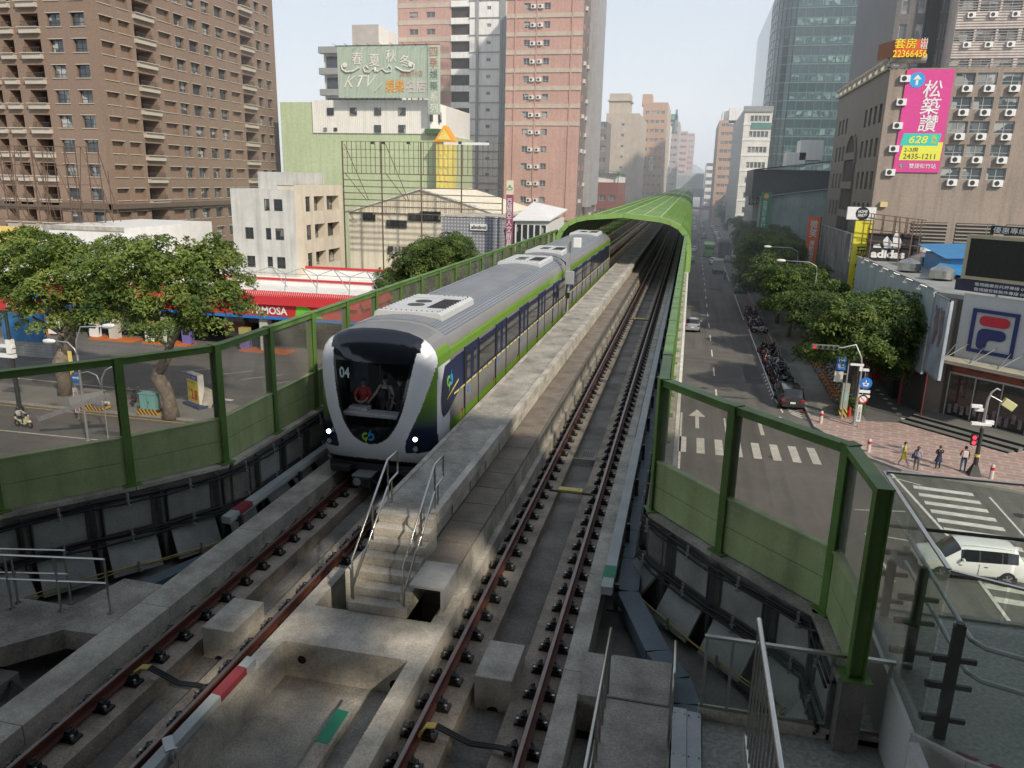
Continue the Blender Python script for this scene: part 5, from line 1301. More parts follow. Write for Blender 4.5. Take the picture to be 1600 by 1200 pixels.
for px,py,w,h in ((577,338,1.7,1.1),(648,339,1.7,1.0),(673,338,2.8,1.3),(620,350,2.8,1.0),(622,391,2.8,1.0)):
    c = gy(px,py,99.8); m_ = MB(); m_.box(c.x-w/2,c.x+w/2,99.8,99.9,c.z-h/2,c.z+h/2); o = m_.build('window', m_pane, R, world=True)
    m_ = MB()
    for t in range(6): m_.box(c.x-w/2+t*w/5-.03,c.x-w/2+t*w/5+.03,99.7,99.78,c.z-h/2,c.z+h/2)
    m_.build('bars', m_wfr_d, o, world=True)
A = gy(538,331,95); B = gy(785,320,95); zt = gy(660,222,95).z; zm_ = gy(660,273,95).z
fr = T('empty_billboard', 'wide bare steel billboard frame standing in front of the cream warehouse', 'billboard frame', ((A.x+B.x)/2, 95, A.z)); n = MB()
for i in range(34): x = A.x+(B.x-A.x)*i/33; n.bar((x,95,zm_),(x,95,zt),.06,.06)
for i in range(5): x = A.x+(B.x-A.x)*i/4; n.bar((x,95,A.z-8),(x,95,zt),.14,.14)
n.build('upright', MATS['rusty_frame'], fr, world=True); n = MB()
for k in range(5): z = zm_+(zt-zm_)*k/4; n.bar((A.x,94.95,z),(B.x,94.95,z),.06,.06)
for k in range(7): z = zm_-(zm_-A.z)*k/6; n.bar((A.x,94.95,z),(B.x,94.95,z),.11,.11)
n.build('crossbar', MATS['rusty_frame'], fr, world=True); n = MB()
for i in range(2): x = A.x+.3+i*5.6; n.bar((x,95,zt-.3),(x+2.3,97,A.z+1.5),.07,.07); n.bar((x,95,zm_),(x+2.0,97,A.z+1.5),.07,.07)
n.build('brace', MATS['rusty_frame'], fr, world=True)
n = MB(); c0 = gy(693,222,94.8); c1 = gy(764,227,94.8); n.box(c0.x,c1.x,94.8,94.9,c1.z,c0.z); n.build('blank_strip', m_white, fr, world=True)
m_ = MB()
for px in (581,598,637,718): c = gy(px,223,94); m_.cbox((c.x,94.2,c.z),(.35,.3,.3)); m_.bar((c.x,94.3,c.z),(c.x,95,c.z-.2),.05,.05)
m_.build('floodlight', m_steel_d, fr, world=True)
# grey dotted box building
R = T('dotted_building', 'small grey box building with a dotted facade and a dark shop sign', 'building', (-29,93,0))
A = gy(690,338,88); B = gy(764,341,88); C_ = gy(788,340,88)
m_dot = M('dotted_grey_panel',(.42,.43,.46),.7,var=.05); N = m_dot.node_tree.nodes; L = m_dot.node_tree.links; b = N['Principled BSDF']; src = b.inputs['Base Color'].links[0].from_socket
tc = N.new('ShaderNodeTexCoord'); vo = N.new('ShaderNodeTexVoronoi'); vo.inputs['Randomness'].default_value = 0; vo.inputs['Scale'].default_value = 2.6; L.new(tc.outputs['Object'], vo.inputs['Vector'])
gt = N.new('ShaderNodeMath'); gt.operation = 'GREATER_THAN'; gt.inputs[1].default_value = .5; L.new(vo.outputs['Distance'], gt.inputs[0]); mr = N.new('ShaderNodeMapRange'); mr.inputs[3].default_value = .5; mr.inputs[4].default_value = 1.05; L.new(gt.outputs[0], mr.inputs[0])
sc_ = N.new('ShaderNodeVectorMath'); sc_.operation = 'SCALE'; L.new(src, sc_.inputs[0]); L.new(mr.outputs[0], sc_.inputs['Scale']); L.new(sc_.outputs[0], b.inputs['Base Color'])
n = MB(); n.box(A.x,B.x+1.6,88,97,-.1,A.z); n.build('wall', m_dot, R, world=True); n = MB(); n.box(A.x-.1,B.x+1.8,87.9,97,A.z,A.z+.15); n.build('roof_edge', m_conc_l, R, world=True)
c = gy(748,355,87.8); n = MB(); n.box(c.x-1.05,c.x+1.05,87.8,87.98,c.z-.36,c.z+.36); n.build('sign_board', m_white, R, world=True); text('allmilmö','lettering',1,m_black,R,(c.x,87.78,c.z),W=1.8,H=.42,bold=.02)
text('廚房 德國','lettering',1,M('sign_small_grey',(.18,.16,.2),.6),R,(c.x,87.95,c.z-.7),W=1.6,H=.3)
# purple banner
R = T('banner_sign', 'tall narrow purple banner sign with white Chinese characters and a cream top', 'sign', (-19.8,85,7))
A = gy(790,385,85); B = gy(803,282,85); x0, x1, zb, zt = A.x, B.x-.05, A.z-1.5, B.z; zm = gy(796,304,85).z
n = MB(); n.box(x0,x1,84.9,85.2,zb,zm); n.build('banner', M('banner_purple',(.30,.07,.13),.5,var=.1), R, world=True)
n = MB(); n.box(x0,x1,84.9,85.2,zm,zt); n.build('banner_top', M('banner_cream',(.68,.64,.48),.5), R, world=True); n = MB(); n.box(x0+.3,x1-.3,86,86.2,-.1,zt-1); n.build('pole', m_steel_d, R, world=True)
text('亞細亞人文廚具','lettering',1,m_white,R,((x0+x1)/2,84.88,(zm+zb)/2+.55),W=.62,H=5.2,vert=True,bold=.005)
n = MB(); cz = (zm+zt)/2; n.tube([((x0+x1)/2+.32*math.cos(t*PI/6),84.87,cz-.1+.15*math.sin(t*PI/6)) for t in range(13)],.03,6); n.cyl(((x0+x1)/2,84.87,cz+.15),((x0+x1)/2,84.9,cz+.15),.13,n=12); n.build('emblem', M('emblem_green',(.08,.35,.15),.5), R, world=True)
# white glazed shed right of banner
R = T('white_pavilion', 'low white pavilion with tall glazed bays and a pitched roof right of the purple banner', 'building', (-16,92,0))
A = gy(805,338,88); B = gy(853,331,88); n = MB(); n.box(A.x,B.x+.2,88,100,-.1,A.z-.5); n.build('wall', m_white, R, world=True)
n = MB(); n.add([(A.x-.3,87.6,A.z-.5),(B.x+.6,87.6,A.z-.4),(B.x+.6,100,A.z+.4),(A.x-.3,100,A.z+1.2),(A.x-.3,87.6,A.z-.35),(B.x+.6,87.6,A.z-.25),(B.x+.6,100,A.z+.55),(A.x-.3,100,A.z+1.35)],[(0,1,2,3),(7,6,5,4),(0,4,5,1),(1,5,6,2),(2,6,7,3),(3,7,4,0)]); n.build('roof', m_white, R, world=True)
for k in range(5): m_ = MB(); x = A.x+.25+k*.72; m_.box(x,x+.5,87.93,88.0,8.5,A.z-.9); m_.build('window', m_pane, R, world=True)
# --- towers
def tower(name, label, pl, pr, pt, y, dep, side, wallm, cols, rows0, fh, rh, dep_w=.25, fm=None, top=None, colw=1.3, scol=None, sidem=None, band=None, limit=100, st='far', roof_extra=(), base_z=-.1, sub=False, pane=None):
    A = gy(pl,pt+ (60 if pt<0 else 0),y); x0 = gy(pl,250,y).x; x1 = gy(pr,250,y).x; zt = top or gy((pl+pr)/2,pt,y).z
    r = T(name, label, 'building', ((x0+x1)/2, y+dep/2, 0)); f = Fac(); W = x1-x0
    cl = [(W*u-colw/2, W*u+colw/2) for u in cols]; nr = int((zt-rows0-1.2)/fh)+1
    rws = [(rows0+k*fh, rows0+k*fh+rh) for k in range(nr)]
    f.wall((x0,y),(1,0),W,base_z,zt,cl,rws,dep_w)
    sm = 3 if sidem else 0
    sc_ = scol if scol is not None else [i/5+.1 for i in range(5)]
    if side == 'r': f.wall((x1,y),(0,1),dep,base_z,zt,[(dep*u-colw/2,dep*u+colw/2) for u in sc_],rws,dep_w,mw=sm)
    else: f.n.quad((x1,y,base_z),(x1,y+dep,base_z),(x1,y+dep,zt),(x1,y,zt),sm)
    if side == 'l': f.wall((x0,y+dep),(0,-1),dep,base_z,zt,[(dep*u-colw/2,dep*u+colw/2) for u in sc_],rws,dep_w,mw=sm)
    else: f.n.quad((x0,y+dep,base_z),(x0,y,base_z),(x0,y,zt),(x0,y+dep,zt),sm)
    f.n.quad((x0,y,zt),(x1,y,zt),(x1,y+dep,zt),(x0,y+dep,zt)); f.n.quad((x1,y+dep,base_z),(x0,y+dep,base_z),(x0,y+dep,zt),(x1,y+dep,zt))
    f.n.build('wall', [wallm, wallm, m_dark, sidem or wallm], r, world=True)
    windows(r, f.w, fm or m_wfr, pane or m_pane_far, st, limit, sub)
    if band:
        n = MB(); z = rows0-band[1]
        while z < zt: n.box(x0-.06,x1+.06,y-.1,y+dep if side == 'r' and len(band) > 3 else y+.05,z,z+band[2]); z += fh
        n.build('floor_band', band[0], r, world=True)
    return r, x0, x1, zt, f
m_salmon = Mtile('salmon_tile', (.56,.33,.27), (.46,.29,.235), .3, .15, streak=.14, var=.1); m_band_b = M('beige_band', (.50,.42,.34), .7, streak=.12)
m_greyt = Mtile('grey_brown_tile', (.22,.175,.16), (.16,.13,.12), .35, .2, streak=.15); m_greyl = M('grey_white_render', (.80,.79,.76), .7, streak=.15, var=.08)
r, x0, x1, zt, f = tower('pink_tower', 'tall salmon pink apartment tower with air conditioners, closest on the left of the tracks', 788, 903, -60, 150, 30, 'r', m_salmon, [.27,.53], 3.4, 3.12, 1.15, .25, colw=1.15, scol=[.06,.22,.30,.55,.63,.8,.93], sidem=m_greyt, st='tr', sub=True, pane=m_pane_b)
n = MB()
for k in range(7,20):
    z = 3.4+k*3.12+1.75
    if z > 24: n.box(x0-.05,x1+.06,149.85,150.0,z,z+.75)
n.build('floor_band', m_band_b, r, world=True)
n = MB()
for u in (.12,.40,.86): n.box(x0+(x1-x0)*u-.12,x0+(x1-x0)*u+.12,149.8,150,10.5,zt)
n.box(x0-.1,x1+.1,149.75,150,9.6,10.1); n.build('wall_pier', m_salmon, r, world=True)
n = MB(); n.box(x1+.01,x1+1.6,158.5,161,12,zt); n.box(x1+.01,x1+.5,168,180,12,zt); n.build('side_bay', M('side_bay_grey',(.36,.35,.35),.7,streak=.2), r, world=True)
n_ac = 0
for q in f.w:
    if abs(q[1].x) > .5 and n_ac < 40: ac(r, q[5]+q[1]*(q[2]+.6 if (q[0].x-x0)/(x1-x0) < .4 else -.6)+Vector((0,-.02,.5)), q[1], 1.1); n_ac += 1
    elif abs(q[1].y) > .5 and n_ac < 80 and random.random() < .35: ac(r, q[5]+q[1]*(q[2]+.6)+Vector((.02,0,.5)), q[1], 1.1); n_ac += 1
r, xa, xb, zt, f = tower('pink_tower', 'salmon apartment tower with beige bands and dark stacked balconies, behind the rooftop sign', 625, 705, -60, 170, 30, None, m_salmon, [.30,.62], 3.0, 3.36, 1.2, .25, colw=2.0, band=(m_band_b,1.35,.95))
n = MB(); z = 3.0
while z < zt: n.box(xb,xb+4.2,169.6,170.3,z-1.4,z-.2); z += 3.36
n.build('balcony_front', m_greyl, r, world=True)
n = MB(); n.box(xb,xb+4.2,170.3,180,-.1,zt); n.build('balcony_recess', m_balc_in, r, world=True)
r2 = T('grey_tower', 'tall light grey stair tower between the two salmon towers', 'building', (xb+8,180,0))
f = Fac(); W_ = gy(788,250,168).x-(xb+4.2); fh = 3.36
f.wall((xb+4.2,169.5),(1,0),W_,-.1,zt,[(W_*.5-.45,W_*.5+.45)],[(4.2+k*fh,4.2+k*fh+.7) for k in range(int(zt/fh)-1)],.2)
f.n.quad((xb+4.2,169.5,zt),(xb+4.2+W_,169.5,zt),(xb+4.2+W_,195,zt),(xb+4.2,195,zt)); f.n.quad((xb+4.2,195,-.1),(xb+4.2,169.5,-.1),(xb+4.2,169.5,zt),(xb+4.2,195,zt))
f.n.build('wall', [m_greyl, m_greyl, m_dark], r2, world=True); windows(r2, f.w, m_wfr, m_pane_far, 'far', 100, False)
n = MB()
for k in range(int(zt/fh)): n.box(xb+4.1,xb+4.2+W_,169.3,169.5,2.6+k*fh,2.75+k*fh)
for u in (.18,.8): n.box(xb+4.2+W_*u,xb+4.2+W_*u+.5,169.1,169.5,0,zt)
n.box(xb+4.2+W_*.84,xb+4.2+W_*.93,169.2,169.45,0,zt,0); n.build('wall_ribs', m_grey, r2, world=True)
tower('beige_tower', 'plain beige slab tower with a stepped top, second on the left of the avenue', 944, 995, 177, 260, 45, 'r', M('sand_render',(.50,.42,.33),.8,streak=.15), [.52], 8, 3.3, .8, colw=.9, scol=[.15,.3,.45,.6,.75,.9])
r = [o for o in COL.objects if o.name.startswith('beige_tower')][0]
n = MB(); a = gy(951,180,262); b_ = gy(983,180,262); n.box(a.x,b_.x,262,272,35,gy(965,146,262).z); n.box(a.x-.5,b_.x+.5,261.5,272.5,gy(965,158,262).z,gy(965,156,262).z); n.build('roof_block', MATS['sand_render'], r, world=True)
m_or = Mtile('orange_tile', (.52,.32,.20), (.40,.26,.18), .4, .3, streak=.1)
r, x0, x1, zt, f = tower('orange_tower', 'orange and tan apartment tower, third on the left of the avenue', 1000, 1038, 160, 300, 40, 'r', m_or, [.18,.4,.6,.82], 6, 3.2, 1.2, colw=1.3, scol=[.1,.3,.5,.7,.9], sidem=MATS['sand_render'])
n = MB(); a = gy(1004,150,302); b_ = gy(1019,150,302); n.box(a.x,b_.x,302,312,zt-1,gy(1010,147,302).z); n.build('roof_block', m_or, r, world=True)
text('大樓','lettering',1,m_lw,r,((x0+x1)/2-.3,299.9,24),W=1.8,H=6,vert=True)
tower('green_topped_tower', 'slim grey pink tower with a green crown beyond the orange tower', 1041, 1058, 190, 380, 40, 'r', M('mauve_grey',(.40,.34,.33),.8), [.3,.7], 6, 3.3, 1.2, colw=1.4, scol=[.1,.3,.5,.7,.9])
r = [o for o in COL.objects if o.name.startswith('green_topped_tower')][0]; n = MB(); a = gy(1043,190,379); b_ = gy(1058,190,379); n.box(a.x,b_.x,379,400,gy(1050,187,379).z,gy(1050,178,379).z); n.box(b_.x-1,b_.x,379,381,40,gy(1050,171,379).z); n.build('green_crown', M('crown_green',(.12,.24,.18),.6), r, world=True)
tower('distant_tower', 'pinkish distant apartment tower right of the green crowned one', 1058, 1072, 205, 450, 50, 'r', M('dusty_pink',(.46,.31,.27),.8), [.25,.5,.75], 6, 3.3, 1.2, colw=1.6, scol=[.1,.3,.5,.7,.9])
tower('distant_tower', 'farthest pink white apartment tower on the left of the avenue', 1071, 1083, 208, 520, 60, 'r', MATS['dusty_pink'], [.3,.7], 6, 3.3, 1.2, colw=1.6, scol=[.1,.3,.5,.7,.9])
tower('distant_tower', 'narrow white apartment slab between the orange tower and green crowned tower', 1036, 1044, 195, 350, 20, 'r', m_greyl, [.5], 6, 3.3, 1.2, colw=1.4, scol=[.2,.5,.8])
tower('grey_slab', 'narrow dark grey building beside the plain beige tower', 934, 946, 190, 240, 12, None, m_greyt, [.5], 6, 3.3, 1.5, colw=2)
r, x0, x1, zt, f = tower('red_house', 'small red brick house with a green metal roof extension beside the canopy', 934, 968, 285, 190, 22, 'r', Mtile('red_tile',(.26,.075,.055),(.2,.07,.05),.3,.15), [.3,.75], 3, 3.2, 1.3, colw=1.6, scol=[.2,.5,.8], st='tr', sub=True)
n = MB(); n.extr([(x0-.5,zt+3.2),(x1+.6,zt+2.4),(x1+.6,zt+2.2),(x0-.5,zt+3.0)],189.5,212); n.box(x0,x0+.2,190,190.2,zt,zt+3); n.box(x1-.2,x1,190,190.2,zt,zt+2.3); n.build('roof', M('roof_green',(.10,.25,.17),.6), r, world=True)
n = MB(); n.box(x0+.2,x1-.2,191,212,zt,zt+2.1); n.build('attic', m_greyl, r, world=True)
# low shops of the left side of the avenue, with signs
cs = [(.5,.5,.48),(.35,.3,.28),(.55,.5,.42),(.3,.22,.2),(.45,.45,.42),(.4,.35,.3)]
def row_house(x0,x1,y0,y1,h,col,label,sidex,nwin=3,sign=None):
    r = T('shop_house', label, 'building', ((x0+x1)/2,(y0+y1)/2,0)); f = Fac(); m_ = M('render_%d_%d'%(int(col[0]*100),int(col[1]*100)), col, .8, streak=.2)
    rows = [(4+k*3.2,5.4+k*3.2) for k in range(max(1,int((h-4)/3.2)))]; L_ = y1-y0; W = x1-x0
    if sidex == 'r': f.wall((x1,y0),(0,1),L_,-.1,h,[(L_*(i+.5)/nwin-.7,L_*(i+.5)/nwin+.7) for i in range(nwin)],rows,.2); f.n.quad((x0,y1,-.1),(x0,y0,-.1),(x0,y0,h),(x0,y1,h))
    else: f.wall((x0,y1),(0,-1),L_,-.1,h,[(L_*(i+.5)/nwin-.7,L_*(i+.5)/nwin+.7) for i in range(nwin)],rows,.2); f.n.quad((x1,y0,-.1),(x1,y1,-.1),(x1,y1,h),(x1,y0,h))
    f.wall((x0,y0),(1,0),W,-.1,h,[(W*.3-.6,W*.3+.6),(W*.7-.6,W*.7+.6)],rows,.2); f.n.quad((x0,y0,h),(x1,y0,h),(x1,y1,h),(x0,y1,h)); f.n.quad((x1,y1,-.1),(x0,y1,-.1),(x0,y1,h),(x1,y1,h))
    f.n.box(x0+.5,x0+2.5,y0+1,y0+3,h,h+1.6)
    f.n.build('wall', [m_,m_,m_dark], r, world=True); windows(r, f.w, m_wfr, m_pane_far, 'far', 100, False)
    if sign:
        n = MB(); xs = x1+.2 if sidex == 'r' else x0-.2; n.box(xs-.7,xs+.7,y0+1,y0+1.25,sign[0],sign[1]); n.build('hanging_sign', M('sign_%d%d'%(int(sign[2][0]*100),int(sign[2][2]*100)), sign[2], .5, var=.3, sc=1), r, world=True)
    return r
random.seed(3)
L1 = ['white', 'grey brown', 'cream', 'dark brown', 'pale grey', 'tan']
y = 215; i = 0
for w_ in (24,20,26,24,30,26,34,40,50,60):
    h = (9,13,10,15,12,9,14,11,13,10)[i]
    row_house(-36,-22,y,y+w_-1,h,cs[i%6],'%s low shop house left of the avenue, %s after the red house' % (L1[i%6], ['first','second','third','fourth','fifth','sixth','seventh','eighth','ninth','tenth'][i]),'r',5,(4,9,[(.03,.3,.25),(.6,.1,.1),(.6,.5,.1),(.1,.2,.5)][i%4])); y += w_; i += 1
# station box straddling the avenue far away
R = T('distant_station', 'pale glazed station building bridging the avenue at the far end of the canopy', 'station', (-3,440,0))
n = MB(); n.box(-12,5,432,500,14.3,22.3); n.box(-12,22,440,460,10,14.2)
for x in (-10,4,20): n.box(x,x+1.2,440,442,-.1,12)
n.build('hall', M('station_pale',(.42,.44,.42),.6), R, world=True)
n = MB()
for k in range(14): n.box(-11.6+k*1.2,-10.7+k*1.2,431.8,432,15.5,21.3)
n.build('glazing', M('station_glass',(.30,.34,.33),.3), R, world=True)
n = MB(); n.box(-1.0,20,350,350.3,6.2,7.2); n.build('red_banner', M('banner_red',(.45,.04,.04),.5), R, world=True)
# --- right side of the avenue, far to near
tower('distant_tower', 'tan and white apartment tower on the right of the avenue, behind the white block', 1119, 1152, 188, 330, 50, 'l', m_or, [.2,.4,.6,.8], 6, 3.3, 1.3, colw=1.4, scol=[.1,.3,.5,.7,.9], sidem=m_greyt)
r = [o for o in COL.objects if o.get('label','').startswith('tan and white')][0]; n = MB(); a = gy(1125,182,329); b_ = gy(1156,182,329); n.box(a.x+1,b_.x,332,350,40,gy(1140,172,329).z); n.box(b_.x-4,b_.x,330,345,40,gy(1150,167,329).z); n.build('roof_block', m_greyl, r, world=True)
tower('distant_tower', 'small white office block far along the right side', 1105, 1120, 255, 400, 50, 'l', m_greyl, [.25,.5,.75], 5, 3.4, 1.6, colw=2.2, scol=[.2,.5,.8])
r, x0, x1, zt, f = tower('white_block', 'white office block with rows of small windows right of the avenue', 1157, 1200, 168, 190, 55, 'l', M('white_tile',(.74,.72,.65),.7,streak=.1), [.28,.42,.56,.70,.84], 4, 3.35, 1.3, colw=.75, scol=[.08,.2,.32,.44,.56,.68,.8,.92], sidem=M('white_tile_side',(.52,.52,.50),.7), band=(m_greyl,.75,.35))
n = MB(); n.box(x0+1.6,x1,189.85,190,zt-4.6,zt-3.2); n.build('green_glazing', M('green_glass',(.12,.25,.22),.3), r, world=True); n = MB(); n.box(x0-.3,x1,189.7,191,zt-.9,zt+.3); n.build('parapet', m_grey, r, world=True)
# dark glass tower
R = T('glass_tower', 'dark green glass office tower with a curved corner, right of the avenue', 'building', (32,225,0))
K_ = 1.36; xl = gy(1207,200,150).x; x1 = 34.5; zt = 61.5
n = MB(); m_curt = M('curtain_glass',(.02,.055,.058),.12,var=.25,sc=.12,fine=.1,spec=.9); m_curt_l = Mpane('curtain_glass_lit',(.03,.075,.075),(.22,.36,.33),.45)
pts = [(xl-1.0,200),(xl-1.0,163)]+[(xl+2.2-3.2*math.cos(t*PI/12),156-5.5*math.sin(t*PI/12)+1) for t in range(0,7)]+[(x1,151.5),(x1,200)]
pts = [(x*K_,y*K_) for x,y in pts]
n.prism(pts,-.1,zt); n.build('curtain_wall', m_curt, R, world=True)
n = MB(); ZZ = [4+i*4.1 for i in range(14)]
for z in ZZ:
    for (a,b_) in zip(pts[1:-2],pts[2:-1]): n.bar((a[0],a[1]-.02,z),(b_[0],b_[1]-.02,z),.16,.30); n.bar((a[0],a[1]-.02,z+1.9),(b_[0],b_[1]-.02,z+1.9),.14,.12)
for (a,b_) in zip(pts[1:-2],pts[2:-1]):
    L_ = math.hypot(b_[0]-a[0],b_[1]-a[1]); q = max(1,int(L_/1.9))
    for j in range(q+1): n.bar((a[0]+(b_[0]-a[0])*j/q,a[1]+(b_[1]-a[1])*j/q-.04,0),(a[0]+(b_[0]-a[0])*j/q,a[1]+(b_[1]-a[1])*j/q-.04,zt),.09,.12)
n.build('mullions', M('mullion_green_grey',(.10,.17,.16), .5), R, world=True)
wl = []
for z in ZZ:
    x = pts[-3][0]+.3
    while x < x1*K_-1.8: wl.append((Vector((x,pts[-2][1]-.13,z+.3)),Vector((1,0,0)),1.75,1.5)); x += 1.9
windows(R, wl, MATS['mullion_green_grey'], m_curt_l, 'far', 100, False)
# upper tower behind the brown hotel block
r, x0, x1, zt, f = tower('striped_tower', 'pale striped apartment tower rising behind the brown corner block', 1460, 1720, -100, 118, 30, None, M('striped_pale',(.58,.52,.48),.75,streak=.2), [.06,.19,.32,.46,.6,.74], 32.0, 3.55, 1.5, colw=2.3, st='tr', sub=True, pane=m_pane_b)
n = MB(); z = 30.
while z < zt: n.box(x0,x1,117.9,118,z,z+.06); z += .32
n.build('stripe_lines', M('stripe_grey',(.40,.36,.33),.8), r, world=True)
for q in f.w: ac(r, q[5]+q[1]*(q[2]*.7)+Vector((0,-.02,-.45)), q[1], 1.1)
r, x0, x1, zt, f = tower('dark_grey_tower', 'dark grey tiled tower rising between the glass tower and the striped tower', 1368, 1460, -100, 122, 30, None, Mtile('dark_grey_tile',(.15,.14,.135),(.1,.1,.1),.4,.2), [.15,.42,.72,.88], 20, 3.3, 2.0, colw=.9)
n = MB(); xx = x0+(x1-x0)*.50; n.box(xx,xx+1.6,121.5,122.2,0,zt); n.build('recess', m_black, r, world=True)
# brown corner block with banner
H_ = T('corner_block', 'brown tiled corner block with a tall arch and many air conditioners, carrying the pink banner', 'building', (33,105,0))
m_hot = Mtile('taupe_tile',(.34,.275,.225),(.26,.21,.175),.22,.11,streak=.22,var=.1); m_hot_d = Mtile('dark_taupe_tile',(.20,.17,.145),(.15,.13,.11),.3,.15,streak=.2)
f = Fac(); X0, X1_, YH, ZT = 19.6, 50, 95, 29.4
c3 = lambda cx,cy: gy(1150+cx/3, cy/3, YH)
wl = [ (1070,370),(1178,368),(1310,368),(1050,483),(1160,483),(1285,483),(1045,597),(1140,597),(1250,597),(1013,706),(1120,706),(1235,706),(1365,706),(995,815),(1103,815),(1225,815),(1330,815)]
cols_all = {}
# regular grid: four columns, six storeys
colsx = [c3(1058,480).x, c3(1160,480).x, c3(1278,480).x, c3(1278,480).x+4.1, c3(1278,480).x+8.2, c3(1278,480).x+12.2]
cols = [(x-.95-X0, x+.95-X0) for x in colsx]
zc = [c3(1160,v).z for v in (370,483,597,706,815)]
rows = [(z-.62,z+.62) for z in zc[::-1]]+[]
f.wall((X0,YH),(1,0),X1_-X0,13.8,ZT,cols,rows,.22)
for i in range(len(f.w)): pass
cols2 = [(c3(955,945).x-1.7-X0, c3(955,945).x+1.7-X0),(c3(1140,945).x-2.9-X0,c3(1140,945).x+2.9-X0),(c3(1320,945).x-1.5-X0,c3(1320,945).x+2.2-X0),(24-0,27.5)]
zz = c3(1140,945).z; f.wall((X0,YH),(1,0),X1_-X0,10.2,13.8,cols2,[(zz-1.3,zz+1.1)],.22)
f.n.box(X0,X1_,YH+.01,YH+30,ZT-.1,ZT); f.n.quad((X0,YH,-.1),(X1_,YH,-.1),(X1_,YH,10.2),(X0,YH,10.2)); f.n.quad((X1_,YH,-.1),(X1_,YH+30,-.1),(X1_,YH+30,ZT),(X1_,YH,ZT))
# street face with arch
LS = 31.; frontw = len(f.w)
ah = lambda v: LS-(v)
f.wall((X0,YH+LS),(0,-1),LS,-.1,ZT,[(3+i*2.6,4.3+i*2.6) for i in range(3)]+[(11.5,18.5)]+[(20.5+i*2.6,21.8+i*2.6) for i in range(4)],[(1,3.2)]+[(6+k*3.6,8.0+k*3.6) for k in range(6)],.4,lambda c,r: None if c == 3 else 'w',mw=3,mr=3)
f.n.build('wall', [m_hot, m_hot, m_dark, m_hot_d], H_, world=True)
n = MB(); ya, yb = YH+12.5, YH+19.5; P = [(ya,4),(yb,4),(yb,20)]+[((ya+yb)/2+3.5*math.cos(t*PI/10),20+3.5*math.sin(t*PI/10)) for t in range(1,10)]+[(ya,20)]
n.add([(X0-.05,y,z) for y,z in P],[tuple(range(len(P)))[::-1]]); n.build('arch_opening', m_balc_in, H_, world=True)
n = MB()
for k in range(5): n.box(X0-.25,X0-.06,ya,yb,6+k*3.6,6.9+k*3.6)
n.tube([(X0-.1,y,z) for y,z in P[1:]],.16,6); n.build('arch_trim', m_hot_d, H_, world=True)
windows(H_, f.w, m_wfr, m_pane_b)
for i,q in enumerate(f.w[:frontw]):
    if q[3] < 1.5: ac(H_, q[5]+q[1]*(q[2]*.62)+Vector((0,-.02,-.35)), q[1], 1.15)
    else: ac(H_, q[5]+q[1]*(q[2]*.65)+Vector((0,-.02,-.5)), q[1], 1.1)
for v in (370,480,590,698,808): c = gy(1150+(790-(v-370)*.16)/3, v/3, YH); ac(H_, (c.x,YH-.02,c.z), Vector((1,0,0)), 1.15)
n = MB(); zv = gy(1430,368,YH).z
for (pa,pb) in ((1422,1478),(1492,1552),(1570,1640)):
    a = gy(pa,365,YH).x; b_ = gy(pb,365,YH).x; n.box(a,b_,YH-.05,YH,zv-1.0,zv+1.5)
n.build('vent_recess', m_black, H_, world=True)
n = MB()
for (pa,pb) in ((1422,1478),(1492,1552),(1570,1640)):
    a = gy(pa,365,YH).x; b_ = gy(pb,365,YH).x
    for k in range(7): n.box(a,b_,YH-.12,YH-.03,zv-1.0+k*.38,zv-.86+k*.38)
n.build('vent_louvre', M('louvre_taupe',(.30,.26,.22),.7), H_, world=True)
n = MB(); c = c3(690,958); n.cbox((c.x,YH-.2,c.z),(.75,.4,.55)); n.build('yellow_vent', M('vent_cream',(.6,.48,.25),.6), H_, world=True)
n = MB(); n.tube([(X0-.2,YH-.1,ZT+.9),(gy(1447,88,YH).x,YH-.1,ZT+.9)],.45,12); n.tube([(X0-.2,YH+.2,ZT+.9),(X0-.2,YH+LS,ZT+.9)],.25,8); n.box(X0-.3,X0+.1,YH,YH+LS,ZT-.1,ZT+.12)
for k in range(10): n.box(X0-.3,X0,YH+k*3.2,YH+k*3.2+.3,ZT,ZT+.9)
n.build('roof_rail', m_conc_l, H_, world=True)
# pink banner (flat sheet on the wall)
B_ = T('advertising_banner', 'large bright pink advertising banner with white characters hung on the brown corner block', 'banner', (22.5,94.8,18))
Y_ = 94.85; m_pk = M('banner_pink',(.62,.055,.26),.6,var=.04,sc=.3); m_teal = M('banner_teal',(.04,.52,.42),.6,var=.03); m_yel = M('banner_yellow',(.72,.70,.08),.6,var=.03)
bl, br, bt_, bb = gy(1415,108,Y_), gy(1490,108,Y_), gy(1490,108,Y_).z, gy(1468,270,Y_).z
xl_, xr_ = gy(1407,200,Y_).x-.15, gy(1478,200,Y_).x
n = MB(); n.box(xl_,xr_,Y_,Y_+.08,bb,bt_); n.build('banner_sheet', m_pk, B_, world=True); wd = xr_-xl_; hh = bt_-bb
q = lambda u,v,k=.02: (xl_+wd*u, Y_-k, bt_-hh*v)
n = MB(); n.poly([q(.12,.615),q(.93,.615),q(.88,.735),q(.07,.735)][::-1]); n.build('teal_patch', m_teal, B_, world=True)
n = MB(); n.poly([q(.14,.735,.025),q(.88,.735,.025),q(.885,.70,.025),q(.99,.70,.025),q(.97,.88,.025),q(.09,.88,.025)][::-1]); n.build('yellow_patch', m_yel, B_, world=True)
n = MB(); c = q(.24,.10); n.cyl((c[0],Y_-.03,c[2]),(c[0],Y_,c[2]),.78,n=28); n.build('round_patch', M('banner_blue',(.03,.33,.68),.6), B_, world=True)
